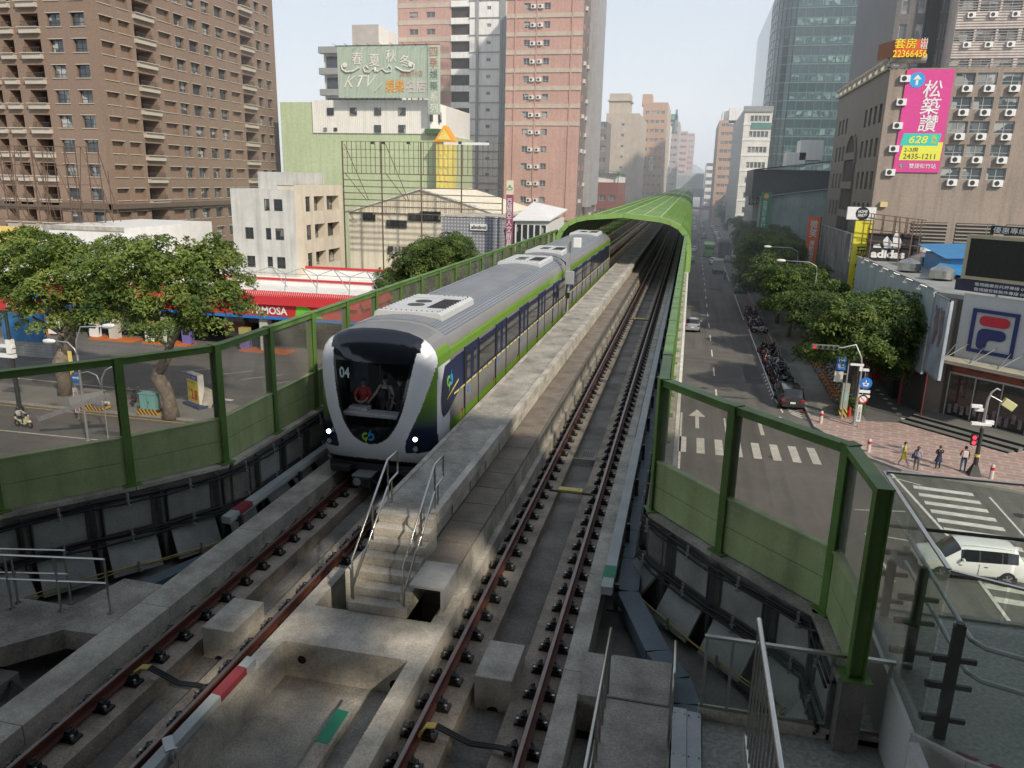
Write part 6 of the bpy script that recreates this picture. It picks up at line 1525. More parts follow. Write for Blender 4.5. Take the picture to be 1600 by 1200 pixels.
n = MB(); n.poly([(c[0]-.42,Y_-.04,c[2]+.05),(c[0]+.42,Y_-.04,c[2]+.05),(c[0],Y_-.04,c[2]+.55)]); n.box(c[0]-.12,c[0]+.12,Y_-.04,Y_-.035,c[2]-.5,c[2]+.1); n.build('arrow', m_white, B_, world=True)
text('松築讚','lettering',1,m_white,B_,q(.60,.35),W=2.0,H=5.2,vert=True,bold=.008,shear=.12)
text('628','lettering',1,m_yel,B_,q(.45,.675,.03),W=1.9,H=.8,bold=.02,shear=.2); text('萬起','lettering',1,m_yel,B_,q(.78,.675,.03),W=.6,H=.85,vert=True)
m_dk = M('letter_dark',(.05,.07,.03),.6); text('2-3房','lettering',1,m_dk,B_,q(.33,.775,.03),W=1.4,H=.5); text('2435-1211','lettering',1,m_dk,B_,q(.52,.84,.03),W=3.2,H=.55); text('雙捷松竹站','lettering',1,m_white,B_,q(.62,.935),W=2.7,H=.52,bold=.005)
logo(B_, Vector(q(.19,.935))-B_.location, .38)
S = T('rooftop_sign', 'orange and red rental sign with a phone number above the brown corner block', 'sign', (21,94,32))
a = gy(1398,62,94); b_ = gy(1446,88,94); n = MB(); n.box(a.x+.15,b_.x,94,94.25,b_.z,a.z); n.build('sign_board', M('sign_orange_red',(.62,.10,.01),.5,var=.05), S, world=True)
n = MB(); n.poly([(a.x+.13,94,b_.z),(a.x+.13,94,a.z),(a.x-.9,97,a.z),(a.x-.9,97,b_.z)]); n.build('side_board', M('sign_brown_red',(.25,.08,.03),.5), S, world=True)
zz = (a.z+b_.z)/2; xx = (a.x+b_.x)/2; text('套房','lettering',1,M('letter_yellow',(.85,.65,.03),.5),S,(xx-.5,93.97,zz+.45),W=2.1,H=1.0,bold=.008); text('出租','lettering',1,m_white,S,(xx+1.3,93.97,zz+.45),W=.75,H=1.1,vert=True); text('22366456','lettering',1,MATS['letter_yellow'],S,(xx+.05,93.97,zz-.55),W=3.3,H=.7,bold=.01)
# mural building with roof terrace
R = T('mural_building', 'low building with a faded pale green mural wall, left of the corner block', 'building', (22,140,0))
yM = 136; a = gy(1200,287,yM); b_ = gy(1300,272,yM); bz = gy(1205,360,yM)
n = MB(); xe = 31; n.add([(a.x,yM,-.1),(xe,yM,-.1),(xe,yM,17.8),(a.x,yM,15.2),(a.x,150,-.1),(xe,150,-.1),(xe,150,17.8),(a.x,150,15.2)],[(0,1,2,3),(3,2,6,7),(1,5,6,2),(4,0,3,7),(5,4,7,6)]); n.build('wall', M('mural_pale',(.27,.34,.33),.8,var=.35,sc=.25,streak=.2), R, world=True)
n = MB(); n.add([(a.x-1,yM-.6,15.1),(xe,yM-.6,18.0),(xe,150,18.0),(a.x-1,150,15.1)],[(0,1,2,3)]); n.build('roof', M('roof_teal',(.20,.30,.27),.6), R, world=True)
n = MB(); n.box(a.x-2,xe,142,160,15,19.6); n.build('terrace_block', m_steel_d, R, world=True); n = MB(); n.add([(a.x-2,140,19.6),(xe,140,22.2),(xe,162,22.2),(a.x-2,162,19.6)],[(0,1,2,3)]); n.build('terrace_roof', m_steel_d, R, world=True)
n = MB(); n.box(a.x+5,a.x+8.6,141,146,21.2,24.4); n.box(a.x+3,a.x+6,141,146,20.2,22.4); n.build('roof_block', m_ribw, R, world=True)
r = row_house(9.9+1.5,20,158,182,17.5,(.4,.4,.38),'grey shop house with a black and white vertical dentist sign','l',4)
n = MB(); c = gy(1178,300,156); n.box(c.x-.8,c.x+.8,155.8,156.2,c.z-2.4,c.z+.9); n.build('hanging_sign', M('sign_brown_black',(.05,.035,.03),.5), r, world=True); text('牙科','lettering',1,m_white,r,(c.x,155.78,c.z-.75),W=1.3,H=2.9,vert=True,bold=.01)
r = row_house(13.4,20,137,157,12.5,(.30,.24,.18),'brown weathered shop house with a tall green hanging sign','l',4)
n = MB(); c = gy(1195,332,134); n.box(c.x-.75,c.x+.75,133.9,134.2,c.z-3.0,c.z+3.2); n.build('hanging_sign', M('sign_deep_green',(.02,.20,.10),.5), r, world=True); text('台灣彩券行','lettering',1,m_white,r,(c.x-.1,133.86,c.z-.2),W=.7,H=4.4,vert=True); n = MB(); n.cyl((c.x,133.86,c.z+2.6),(c.x,133.9,c.z+2.6),.4,n=14); n.build('emblem', m_lo, r, world=True)
y = 246; i = 0
for w_ in (22,24,26,30,34,40,44,50):
    h = (15,11,17,13,10,14,12,16)[i]; row_house(12.5,26,y,y+w_-1,h,cs[(i+2)%6],'%s low shop house right of the avenue, %s beyond the white block' % (L1[(i+2)%6], ['first','second','third','fourth','fifth','sixth','seventh','eighth'][i]),'l',5,(5,11,[(.1,.2,.5),(.03,.3,.25),(.6,.1,.1),(.5,.5,.5)][i%4])); y += w_; i += 1
# --- shops of the near right block
S1 = T('billboard_row', 'row of worn grey photographic billboards with torn edges facing the avenue', 'billboard', (18,108,3))
a = gx(1287,345,17.6); b_ = gx(1338,368,17.6)
n = MB(); n.box(17.6,17.9,92.5,a.y,1.5,a.z-.6); n.build('billboard_sheet', M('billboard_photo_grey',(.24,.24,.235),.6,var=.5,sc=.35,streak=.4,fine=.1), S1, world=True)
n = MB()
for k in range(8): y = 92.6+k*(a.y-92.8)/7; n.bar((17.5,y,1.4),(17.5,y,a.z-.4),.1,.1)
for z in (3.5,5.5,7.5): n.bar((17.52,92.5,z),(17.52,a.y,z),.05,.05)
n.bar((17.5,92.5,a.z-.5),(17.5,a.y,a.z-.5),.12,.12); n.build('frame', m_grey, S1, world=True)
S = T('banner_sign', 'tall orange vertical sign with white characters at the far end of the grey billboards', 'sign', (16.4,112,3))
yS = 112; a = gy(1264,338,yS); b_ = gy(1279,404,yS); n = MB(); n.box(a.x,a.x+1.55,yS,yS+.3,b_.z-1.2,a.z); n.build('sign_board', M('sign_orange',(.62,.13,.03),.5), S, world=True)
text('微笑','lettering',1,m_white,S,(a.x+.78,yS-.03,a.z-1.6),W=1.0,H=2.3,vert=True,bold=.008); text('運動用品','lettering',1,m_white,S,(a.x+.78,yS-.03,a.z-4.6),W=.65,H=2.8,vert=True,bold=.005); n = MB(); n.box(a.x+.6,a.x+.9,yS+.3,yS+.5,-.1,a.z-.5); n.box(a.x+1.6,a.x+1.68,yS,yS+.5,b_.z-1.2,a.z); n.build('pole', m_steel_d, S, world=True)
yS = 90; S = T('banner_sign', 'tall yellow vertical toy shop sign beneath a white panel with a black disc', 'sign', (18.4,yS,3))
a = gy(1343,345,yS); b_ = gy(1333,452,yS); n = MB(); xs0 = a.x-.35; n.box(xs0,xs0+1.8,yS,yS+.35,b_.z-1.5,a.z); n.build('sign_board', M('sign_yellow',(.68,.60,.05),.5,var=.08), S, world=True)
n = MB(); wa = gy(1325,323,yS); wb = gy(1367,344,yS); n.box(wa.x,wb.x,yS-.1,yS+.3,wb.z,wa.z); n.build('white_panel', m_white, S, world=True); c = ((wa.x+wb.x)/2+.1, (wa.z+wb.z)/2); n = MB(); n.cyl((c[0],yS-.12,c[1]),(c[0],yS-.1,c[1]),.68,n=26); n.build('disc', m_black, S, world=True)
text('HOME','lettering',1,m_white,S,(c[0],yS-.12,c[1]+.2),W=.95,H=.32,bold=.02,shear=.2); text('PARTY','lettering',1,m_white,S,(c[0],yS-.12,c[1]-.2),W=.95,H=.32,bold=.02,shear=.2)
text('TOYSGO','lettering',1,m_dk,S,(xs0+.9,yS-.02,a.z-2.05),W=1.2,H=.22); text('玩具e哥','lettering',1,M('letter_navy',(.03,.04,.07),.5),S,(xs0+.9,yS-.02,a.z-5.0),W=.95,H=4.6,vert=True,bold=.01)
S = T('shop_billboard', 'black sports shop billboard with white three bar mountain emblem inside a rusty frame', 'billboard', (21,88,4)); yS = 88.5
a = gy(1358,364,yS); b_ = gy(1425,440,yS); n = MB(); n.box(a.x,b_.x+.3,yS,yS+.3,b_.z-2.5,a.z); n.build('sign_board', M('board_black',(.022,.02,.022),.6,var=.2), S, world=True)
c = gy(1387,397,yS); text('adidas','lettering',1,m_white,S,(c.x-.0,yS-.03,c.z),W=3.3,H=.85,bold=.045)
for k,(x,h) in enumerate(((-1.15,.7),(-.35,1.25),(.5,1.85))):
    n = MB(); X = c.x+x; Z0 = c.z+.62; n.poly([(X-.1,yS-.03,Z0),(X+.62,yS-.03,Z0),(X+.62-.0+.12,yS-.03,Z0+h*.35),(X+.05-h*.0,yS-.03,Z0+h),(X-.45+h*.12,yS-.03,Z0+h*.62)] if k else [(X-.35,yS-.03,Z0),(X+.45,yS-.03,Z0),(X+.2,yS-.03,Z0+.42),(X-.35,yS-.03,Z0+.3)]); n.build('emblem', m_white, S, world=True)
text('ORIGINALS','lettering',1,m_white,S,(b_.x-3.3,yS-.03,b_.z-.2),W=.3,H=3.0,vert=True)
n = MB(); zt = gy(1400,335,yS).z
for k in range(5): x = a.x+.2+k*(b_.x-a.x)/4.2; n.bar((x,yS-.4 if k in (0,4) else yS+.4,b_.z),(x,yS-.4 if k in (0,4) else yS+.4,zt-.2*k*.5),.1,.1); n.bar((x,yS+1.0,b_.z),(x,yS+1,zt-.2*k*.5),.08,.08)
for z in (0,.5,1.6,2.7): n.bar((a.x,yS-.4,zt-z),(b_.x+.4,yS-.4,zt-z-.5),.09,.09); n.bar((a.x,yS+1,zt-z),(b_.x+.4,yS+1,zt-z-.5),.07,.07)
n.bar((a.x+2.6,yS-.7,zt-.2),(a.x+3.2,yS-.7,zt-6.5),.12,.12); n.bar((a.x+4.0,yS-.7,zt-.6),(a.x+4.0,yS-.7,zt-6.5),.12,.12); n.build('frame', MATS['rusty_frame'], S, world=True)
# near block: pale billboard wall, dark corner store
K = T('corner_store', 'dark grey corner sports store with red F emblem, glass front and canopy', 'store', (24,66,0))
n = MB(); n.prism([(17.9,66),(18.6,63.2),(26.5,55.3),(50,55.3),(50,92),(17.9,92)],-.05,9.2); n.build('wall', M('store_dark',(.075,.072,.066),.6,var=.2), K, world=True)
n = MB(); n.prism([(17.9,66),(18.6,63.2),(26.5,55.3),(50,55.3),(50,92),(17.9,92)],9.21,9.5); n.build('roof', M('roof_grey',(.26,.27,.26),.8,var=.3), K, world=True)
W_ = T('billboard_wall', 'long pale blue grey blank billboard wall with panel joints along the shop roof edge', 'billboard', (17.7,75,4))
n = MB(); k = 0; y = 61.2
while y < 86: 
    for (za,zb) in ((3.6,6.6),(6.65,9.9)): n.box(17.62,17.8,y,y+3.02,za,zb)
    y += 3.08
n.build('billboard_panel', M('panel_blue_grey',(.36,.43,.46),.6,var=.08,streak=.15), W_, world=True)
n = MB(); n.bar((17.7,61,9.98),(17.7,86,9.98),.3,.1)
for k in range(6): y = 62.5+k*4; n.tube([(17.6,y,9.9),(17.0,y,10.1),(16.9,y,9.9)],.04,6); n.cbox((16.9,y,9.8),(.3,.2,.12))
n.build('lamp_arm', m_galv, W_, world=True)
Pz = T('sports_poster', 'tall framed pale poster of sports figures on the corner of the dark store', 'poster', (18.1,60,6))
dd = Vector((.0,-1,0)); n = MB(); n.box(17.75,17.95,57.6,61.0,4.0,9.6); n.build('poster_sheet', M('poster_pale',(.36,.42,.50),.5,var=.4,sc=.6), Pz, world=True)
n = MB()
for (ya,yb,za,zb) in ((57.5,57.65,3.9,9.7),(60.95,61.1,3.9,9.7),(57.5,61.1,3.9,4.02),(57.5,61.1,9.58,9.7)): n.box(17.7,17.76,ya,yb,za,zb)
n.build('poster_frame', m_galv, Pz, world=True)
n = MB()
for y in (58.5,59.7): n.tube([(17.73,y,8.8),(17.73,y+.1,8.0),(17.73,y-.15,7.2),(17.73,y+.2,6.2)],[.12,.22,.18,.08],8); n.tube([(17.73,y,8.1),(17.73,y+.5,8.5),(17.73,y+.7,8.9)],.07,6)
n.build('poster_figure', M('poster_figure_mat',(.18,.14,.15),.6), Pz, world=True)
# diagonal front: unit frame
aD = Vector((1,-1,0)).normalized(); oD = Vector((-1,-1,0)).normalized(); PD = lambda s,z,o=0: Vector((18.6,63.2,0))+aD*s+oD*o+Vector((0,0,z))
def dbox(n, s0,s1,z0,z1,o0,o1,mi=0):
    v = [PD(s,z,o) for z in (z0,z1) for s,o in ((s0,o0),(s1,o0),(s1,o1),(s0,o1))]
    n.add(v,[(0,1,2,3),(7,6,5,4),(0,4,5,1),(1,5,6,2),(2,6,7,3),(3,7,4,0)],mi)
n = MB(); dbox(n,1.9,9.5,4.9,9.7,.0,.12); n.build('white_fascia', M('store_fascia',(.42,.43,.43),.6,var=.05), K, world=True)
n = MB(); dbox(n,.2,1.5,-.0,9.2,.0,.25); n.build('pier', M('store_pier',(.16,.145,.125),.6), K, world=True); n = MB(); dbox(n,9.3,11.0,0,9.2,0,.35); n.build('pier', M('store_pier',(.16,.145,.125),.6), K, world=True)
gl_ = []
for (sa,sb) in ((1.9,3.7),(3.8,5.6),(5.7,7.5),(7.6,9.2)):
    n = MB(); dbox(n,sa,sb,.35,3.7,.03,.05); n.build('shop_window', M('shop_glass_dark',(.02,.023,.024),.06,var=.3,sc=1.2,fine=0,spec=.8), K, world=True)
n = MB()
for s in (1.85,3.75,5.65,7.55,9.2): dbox(n,s-.04,s+.04,.3,3.75,.0,.12)
dbox(n,1.85,9.2,3.7,3.85,0,.14); n.build('window_mullion', m_galv, K, world=True)
n = MB()
for k in range(16): s = 2.2+k*.45; c = PD(s, .9+.5*random.random(), .06); n.cbox(c,(.25,.02,.7),RAD(-45))
n.build('window_display', M('display_mixed',(.22,.16,.17),.8,var=.6,sc=3,objvar=.3), K, world=True)
n = MB(); dbox(n,2.0,9.6,3.9,4.75,.1,.2); n.build('shop_sign', M('shop_sign_rust',(.25,.07,.05),.6,var=.3,sc=1.5), K, world=True)
text('DISCOUNT STORE','lettering',1,m_dk,K,PD(4.2,4.3,.22),ax=(1,-1),W=2.2,H=.25); text('滿千送百500','lettering',1,m_dk,K,PD(8,4.3,.22),ax=(1,-1),W=2.6,H=.4)
n = MB(); dbox(n,.6,8.9,4.75,5.0,.2,2.0); n.build('canopy', M('canopy_cream',(.40,.37,.28),.7,var=.15,streak=.2), K, world=True)
n = MB()
for s in (2.0,3.9,5.8,7.7): n.bar(PD(s,5.0,1.7),PD(s+.9,6.2,.1),.05,.05); n.bar(PD(s,5.0,1.7),PD(s,6.1,.1),.03,.03)
n.build('canopy_rod', m_galv, K, world=True)
# square emblem
m_fb = M('emblem_navy',(.012,.02,.11),.4,var=.05); m_fr = M('emblem_red',(.42,.012,.025),.4,var=.05)
n = MB(); s0,s1,z0,z1 = 2.75,5.9,5.6,8.75
for b_ in ((s0,s1,z0,z0+.24),(s0,s1,z1-.24,z1),(s0,s0+.24,z0+.24,z1-.24),(s1-.24,s1,z0+.24,z1-.24)): dbox(n,*b_,.13,.25)
n.build('emblem_square', m_fb, K, world=True)
def rr(n, pts, o): n.add([PD(s,z,o) for s,z in pts],[tuple(range(len(pts)))])
def arc(cx,cz,r,a0,a1,k=8): return [(cx+r*math.cos(RAD(a0+(a1-a0)*i/k)),cz+r*math.sin(RAD(a0+(a1-a0)*i/k))) for i in range(k+1)]
n = MB(); rr(n, arc(3.65,7.95,.36,90,270)+arc(5.0,7.95,.36,-90,90),.2); n.build('emblem_bar', m_fr, K, world=True)
n = MB(); rr(n, arc(3.75,6.95,.45,90,180)+[(3.3,6.3)]+arc(3.66,6.25,.36,180,360)+arc(4.3,6.35,.28,180,90)+[(4.85,6.63)]+arc(4.85,7.015,.385,-90,90)+[(3.75,7.4)],.2); n.build('emblem_hook', m_fb, K, world=True)
# led board on the roof
E_ = T('led_screen', 'dark roof screen in a cream frame with phone number strips on the corner store', 'screen', (21.5,61,9.6))
n = MB(); dbox(n,1.2,9.5,9.9,10.7,-.2,.3); n.build('lower_strip', M('strip_navy',(.02,.022,.05),.5), E_, world=True)
n = MB(); dbox(n,1.45,9.6,10.75,13.9,-.3,.2); n.build('screen_frame', M('frame_cream',(.42,.38,.24),.6), E_, world=True); n = MB(); dbox(n,1.75,9.3,11.0,13.65,.2,.24); n.build('screen', M('led_black',(.018,.018,.015),.8,var=.4,sc=6), E_, world=True)
n = MB(); dbox(n,2.9,9.6,14.05,14.6,-.1,.1); n.build('upper_strip', m_black, E_, world=True); n = MB(); dbox(n,2.6,2.64,13.9,14.65,0,.04); dbox(n,2.6,3.5,14.62,14.66,0,.04); dbox(n,4,4.1,9.3,9.9,-.1,.1); dbox(n,8,8.1,9.3,9.9,-.1,.1); n.build('frame_tube', m_galv, E_, world=True)
text('優惠專線0985','lettering',1,m_white,E_,PD(4.75,14.32,.12),ax=(1,-1),W=3.3,H=.42,bold=.006); text('電視牆廣告托播專線 0928-98','lettering',1,m_white,E_,PD(4.7,10.48,.32),ax=(1,-1),W=4.2,H=.24,bold=.004); text('電視牆安裝製作專線 0960-52','lettering',1,m_white,E_,PD(4.7,10.12,.32),ax=(1,-1),W=4.2,H=.24,bold=.004)
# red columns and arcade along the alley
n = MB(); n.box(17.5,18.0,66.2,92,3.0,3.6); n.build('arcade_beam', m_black, K, world=True)
for y,mt in ((67.0,m_black),(73.5,None),(80,None)):
    n = MB(); n.box(17.35,17.95,y,y+.9,0,3.6); n.build('arcade_column', mt or M('column_red',(.48,.03,.015),.5), K, world=True)
n = MB(); n.box(17.86,17.9,60.4,60.55,0,5.6) ; n.box(17.45,17.6,65.2,65.5,0,4.8); n.build('red_strip', m_red, K, world=True)
n = MB(); n.box(17.84,17.9,74.5,92,.3,3.0); n.build('shop_window', M('warm_shop',(.16,.10,.03),.5,var=.6,sc=.8), K, world=True)
# steps in front of the store
R = T('entrance_steps', 'three dark stone steps running in front of the corner store', 'steps', (19,57,.1))
for k in range(3):
    n = MB(); o0 = 2.6+1.4-k*.8; dbox(n,.8,8.5+k*.2,.1,.22+k*.14,.0,o0); n.build('step', M('step_stone',(.15,.15,.13),.8,var=.2), R, world=True)
    n = MB(); dbox(n,.8,8.5+k*.2,.10,.225+k*.14,o0,o0+.14); n.build('step_nosing', m_black, R, world=True)
# roof tanks and blue sheds
for (px,py,y,lb) in ((1420,423,78,'first'),(1438,415,86,'second'),(1474,418,72,'third')):
    c = gy(px,py,y); r = T('water_tank', 'shiny steel water tank on the store roof, %s from the left' % lb, 'water tank', (c.x,y,9.5)); n = MB()
    n.cyl((0,0,.2),(0,0,.85),1.0,n=24); n.cyl((0,0,.5),(0,0,.56),1.03,n=24); n.tube([(0,0,.85),(0,0,1.05),(0,0,1.2),(0,0,1.3)],[1.0,.8,.35,.2],24); n.build('tank_shell', m_ss, r, smooth=40); n = MB(); [n.cyl((.8*math.cos(t*2.1),.8*math.sin(t*2.1),0),(.8*math.cos(t*2.1),.8*math.sin(t*2.1),.3),.06,n=6) for t in range(3)]; n.build('leg', m_steel_d, r)
R = T('roof_shed', 'blue painted sheet metal shed on the roof behind the led screen', 'shed', (27,76,9.5)); n = MB()
a = gy(1487,400,76); b_ = gy(1530,440,76); n.box(a.x,a.x+7,76,84,9.5,a.z-.2); n.build('wall', M('shed_blue',(.09,.22,.42),.6), R, world=True); n = MB(); n.add([(a.x-.6,75.4,a.z-.2),(a.x+8,75.4,a.z+.2),(a.x+8,85,a.z+.8),(a.x-.6,85,a.z+.4)],[(0,1,2,3)]); z = gy(1480,433,72).z; n.add([(a.x-2.2,73.5,z+.4),(a.x+6,70.5,z-.7),(a.x+7,76,z+.0),(a.x-.8,76,z+.9)],[(0,1,2,3)]); n.build('roof', M('shed_roof_blue',(.03,.20,.42),.5), R, world=True)
R = T('roof_shed', 'pale green roof with a mushroom vent behind the billboard wall', 'shed', (26,88,9.5)); n = MB(); n.add([(24.2,86.5,10.1),(31,86,10.0),(31,93,10.6),(24.2,93,10.8)],[(0,1,2,3)]); n.box(24.3,30.8,87.2,92.8,9.5,9.95); n.build('roof', M('roof_mint',(.30,.42,.37),.7), R, world=True); n = MB(); c = gy(1450,398,89); n.cyl((c.x,89,10.5),(c.x,89,c.z),.5,n=16); n.tube([(c.x,89,c.z),(c.x,89,c.z+.2),(c.x,89,c.z+.7),(c.x,89,c.z+.8)],[1.0,1.0,.5,.1],18); n.build('vent', m_white, R, world=True)
# ------------------------------------------------------------------ trees
def Mleaf(name, a, b_):
    m = bpy.data.materials.new(name); m.use_nodes = True; N = m.node_tree.nodes; L = m.node_tree.links; p = N['Principled BSDF']
    p.inputs['Roughness'].default_value = .55; p.inputs['Specular IOR Level'].default_value = .3
    tc = N.new('ShaderNodeTexCoord'); nz = N.new('ShaderNodeTexNoise'); nz.inputs['Scale'].default_value = .55; nz.inputs['Detail'].default_value = 6; L.new(tc.outputs['Object'], nz.inputs['Vector'])
    n2 = N.new('ShaderNodeTexNoise'); n2.inputs['Scale'].default_value = 6; L.new(tc.outputs['Object'], n2.inputs['Vector'])
    ad = N.new('ShaderNodeMath'); ad.operation = 'ADD'; L.new(nz.outputs['Fac'], ad.inputs[0]); mu = N.new('ShaderNodeMath'); mu.operation = 'MULTIPLY_ADD'; mu.inputs[1].default_value = .5; mu.inputs[2].default_value = -.25; L.new(n2.outputs['Fac'], mu.inputs[0]); L.new(mu.outputs[0], ad.inputs[1])
    mr = N.new('ShaderNodeMapRange'); mr.inputs[1].default_value = .35; mr.inputs[2].default_value = .65; L.new(ad.outputs[0], mr.inputs[0])
    mx = N.new('ShaderNodeMix'); mx.data_type = 'RGBA'; mx.inputs[6].default_value = (*a,1); mx.inputs[7].default_value = (*b_,1); L.new(mr.outputs[0], mx.inputs[0]); L.new(mx.outputs[2], p.inputs['Base Color'])
    tr_ = N.new('ShaderNodeBsdfTranslucent'); L.new(mx.outputs[2], tr_.inputs[0]); ms = N.new('ShaderNodeMixShader'); ms.inputs[0].default_value = .36
    L.new(p.outputs[0], ms.inputs[1]); L.new(tr_.outputs[0], ms.inputs[2]); L.new(ms.outputs[0], N['Material Output'].inputs[0]); return m
m_leaf = Mleaf('leaf_green', (.055,.10,.022), (.25,.32,.07)); m_leaf2 = Mleaf('leaf_dark', (.04,.075,.022), (.17,.24,.06))
m_bark = M('bark', (.19,.155,.12), .9, var=.55, sc=3.5, bump=1.0, bsc=12, fine=.2)
def crown(n, blobs, leaf, dens, rnd):
    """leafy pads: flattened tufts spread over and through uneven lobes, gaps left between them"""
    for (cx,cy,cz,rx,ry,rz) in blobs:
        area = rx*ry+ry*rz+rx*rz; nc = max(4, int(dens*area*.16))
        for _ in range(nc):
            u = rnd.uniform(-.75,1); th = rnd.uniform(0,2*PI); s = math.sqrt(1-u*u); rr = rnd.uniform(.55,1.05)
            if u < -.2 and rnd.random() < .5: continue
            c = Vector((cx+rx*rr*s*math.cos(th), cy+ry*rr*s*math.sin(th), cz+rz*rr*u))
            pr = rnd.uniform(.45,.95); tilt = Vector((s*math.cos(th)*.6, s*math.sin(th)*.6, 1)).normalized(); k = int(150*pr*pr*(.16/leaf)**1.3)
            t1 = tilt.orthogonal().normalized(); t2 = tilt.cross(t1)
            for _ in range(k):
                q = rnd.random()**.55*pr; w_ = rnd.uniform(0,2*PI); dome = (1-(q/pr)**2)*pr*.45
                p = c+(t1*math.cos(w_)+t2*math.sin(w_))*q+tilt*(dome-rnd.random()**2*.45*pr)+Vector((rnd.gauss(0,.05),rnd.gauss(0,.05),rnd.gauss(0,.05)))
                nn = (tilt+Vector((rnd.gauss(0,.55),rnd.gauss(0,.55),rnd.gauss(0,.35)))).normalized(); a = nn.orthogonal().normalized(); a = Matrix.Rotation(rnd.uniform(0,6.3),3,nn)@a; b_ = nn.cross(a); l = leaf*rnd.uniform(.6,1.3)
                n.v += [tuple(p-a*l),tuple(p-b_*l*.45),tuple(p+a*l),tuple(p+b_*l*.45)]; q_ = len(n.v); n.f.append((q_-4,q_-3,q_-2,q_-1)); n.m.append(0)
def trunk(n, limbs):
    for pts, rs in limbs: n.tube(pts, rs, 9)
def make_tree(name, label, loc, blobs, limbs, seed, leaf=.16, dens=11, group=None, mat=None):
    rnd = random.Random(seed); r = T(name, label, 'tree', loc, 0, group)
    n = MB(); trunk(n, limbs); n.build('trunk', m_bark, r, smooth=True)
    n = MB(); crown(n, blobs, leaf, dens, rnd); n.build('crown', mat or m_leaf, r); return r
# two big spreading trees in front of the filling station
make_tree('banyan_tree', 'broad spreading banyan with a knotted leaning trunk, between price board and double lamp', (-35.1,45.7,0.1),
    [(-.5,1,8.6,4.6,4.0,2.6),(2.6,.5,9.3,3.6,3.4,2.6),(3.6,1,11.2,2.2,2.2,1.6),(-2.2,0,10.6,3.0,3.0,2.0),(.6,-.5,11.2,3.0,3.0,1.7),(4.4,0,8.0,2.4,2.6,1.8),(-3.6,0,7.6,2.2,2.4,1.7),(1.2,-1.2,7.2,2.6,2.2,1.5)],
    [([(0,0,0),(.1,0,.8),(-.15,0,1.9),(-.75,0,2.9),(-.6,0,3.7)],[.62,.45,.46,.52,.34]),([(-.6,0,3.3),(.1,0,4.3),(.5,.1,5.5),(1.6,.2,7.2)],[.4,.33,.26,.12]),([(.3,0,4.9),(1.3,0,6.4),(2.8,0,7.8)],[.2,.16,.08]),([(.35,0,5.2),(-.8,0,5.9),(-2.2,0,6.7),(-3.2,0,7.6)],[.13,.1,.08,.04]),([(.4,0,5.2),(.3,.5,7.5)],[.15,.06]),([(-.1,.1,.0),(-.45,-.1,1.2),(-.5,0,2.4)],[.3,.22,.18]),([(.25,-.1,0),(.3,-.1,1.4),(.0,0,2.6)],[.3,.2,.15])], 11, leaf=.15, dens=19)
make_tree('banyan_tree', 'broad banyan at the left edge with a gnarled trunk behind the yellow no stopping board', (-46.4,48.4,.1),
    [(0,0,8.2,4.6,4.0,2.8),(-3.0,1,9.6,3.8,3.6,2.6),(2.4,0,10.2,3.2,3.0,2.0),(-4.6,0,7.4,3.0,2.6,2.0),(3.4,0,7.6,2.6,2.6,1.8),(-1,0,11.2,3.0,3.0,1.6),(.2,0,6.4,3.0,2.4,1.3)],
    [([(0,0,0),(.1,0,1.2),(-.2,0,2.5),(.7,0,3.5)],[.55,.5,.5,.6]),([(.6,0,3.2),(1.2,0,4.6),(.8,0,6.2),(.0,0,8)],[.5,.4,.28,.1]),([(1.1,0,4.2),(1.6,0,5.4),(1.2,0,6.8)],[.25,.2,.1]),([(1.3,0,4.4),(-.3,0,5.2),(-2,0,6.0)],[.18,.14,.08]),([(.3,.1,3.0),(.2,.1,4.8),(-.8,0,6.5)],[.22,.2,.1])], 23, leaf=.15, dens=19)
def simple_blobs(rnd, R, H, k=7):
    out = [(0,0,H*.62,R*.8,R*.8,H*.26)]
    for i in range(k): a = rnd.uniform(0,6.3); d = R*rnd.uniform(.3,.62); out.append((d*math.cos(a),d*math.sin(a),H*rnd.uniform(.5,.86),R*rnd.uniform(.35,.5),R*rnd.uniform(.35,.5),H*rnd.uniform(.10,.17)))
    return out
def limb_set(H): return [([(0,0,0),(.1,0,H*.2),(0,.1,H*.4)],[.28,.22,.18]),([(0,.1,H*.35),(.9,.3,H*.55),(1.5,.4,H*.75)],[.15,.1,.04]),([(0,.1,H*.36),(-1,-.2,H*.55),(-1.6,0,H*.72)],[.14,.1,.04]),([(0,.1,H*.38),(.1,-.8,H*.6),(0,0,H*.85)],[.13,.1,.04])]
rt = random.Random(5)
protoA = make_tree('street_tree','broad dense street tree nearest the crossing, over the hire bicycles',(13.6,64.0,.1),simple_blobs(rt,5.4,9.6,12)+[(3.0,0,4.4,2.4,2.2,1.6),(-2.6,1.5,3.8,2.0,2.2,1.4),(2.2,-1,7.2,2.4,2.2,1.4),(3.4,1.5,3.2,1.8,2,1.3),(.5,1.5,4.4,2.6,2,1.4)],limb_set(8.4),31,leaf=.15,dens=22,group='trees along the right pavement',mat=m_leaf2)
protoB = make_tree('street_tree','rounded street tree just behind the nearest crown on the right pavement',(12.4,82.0,.1),simple_blobs(rt,4.4,8.2,10),limb_set(7.4),37,leaf=.17,dens=19,group='trees along the right pavement',mat=m_leaf2)
dup(protoB,(16.6,71.5,.1),1.3,'street tree merged with the nearest crown, close to the red columns','trees along the right pavement',(.85,.85,.72))
ordn = ['third','fourth','fifth','sixth','seventh','eighth','ninth','tenth','eleventh','twelfth','thirteenth','fourteenth','fifteenth','sixteenth','seventeenth','eighteenth','nineteenth','twentieth']
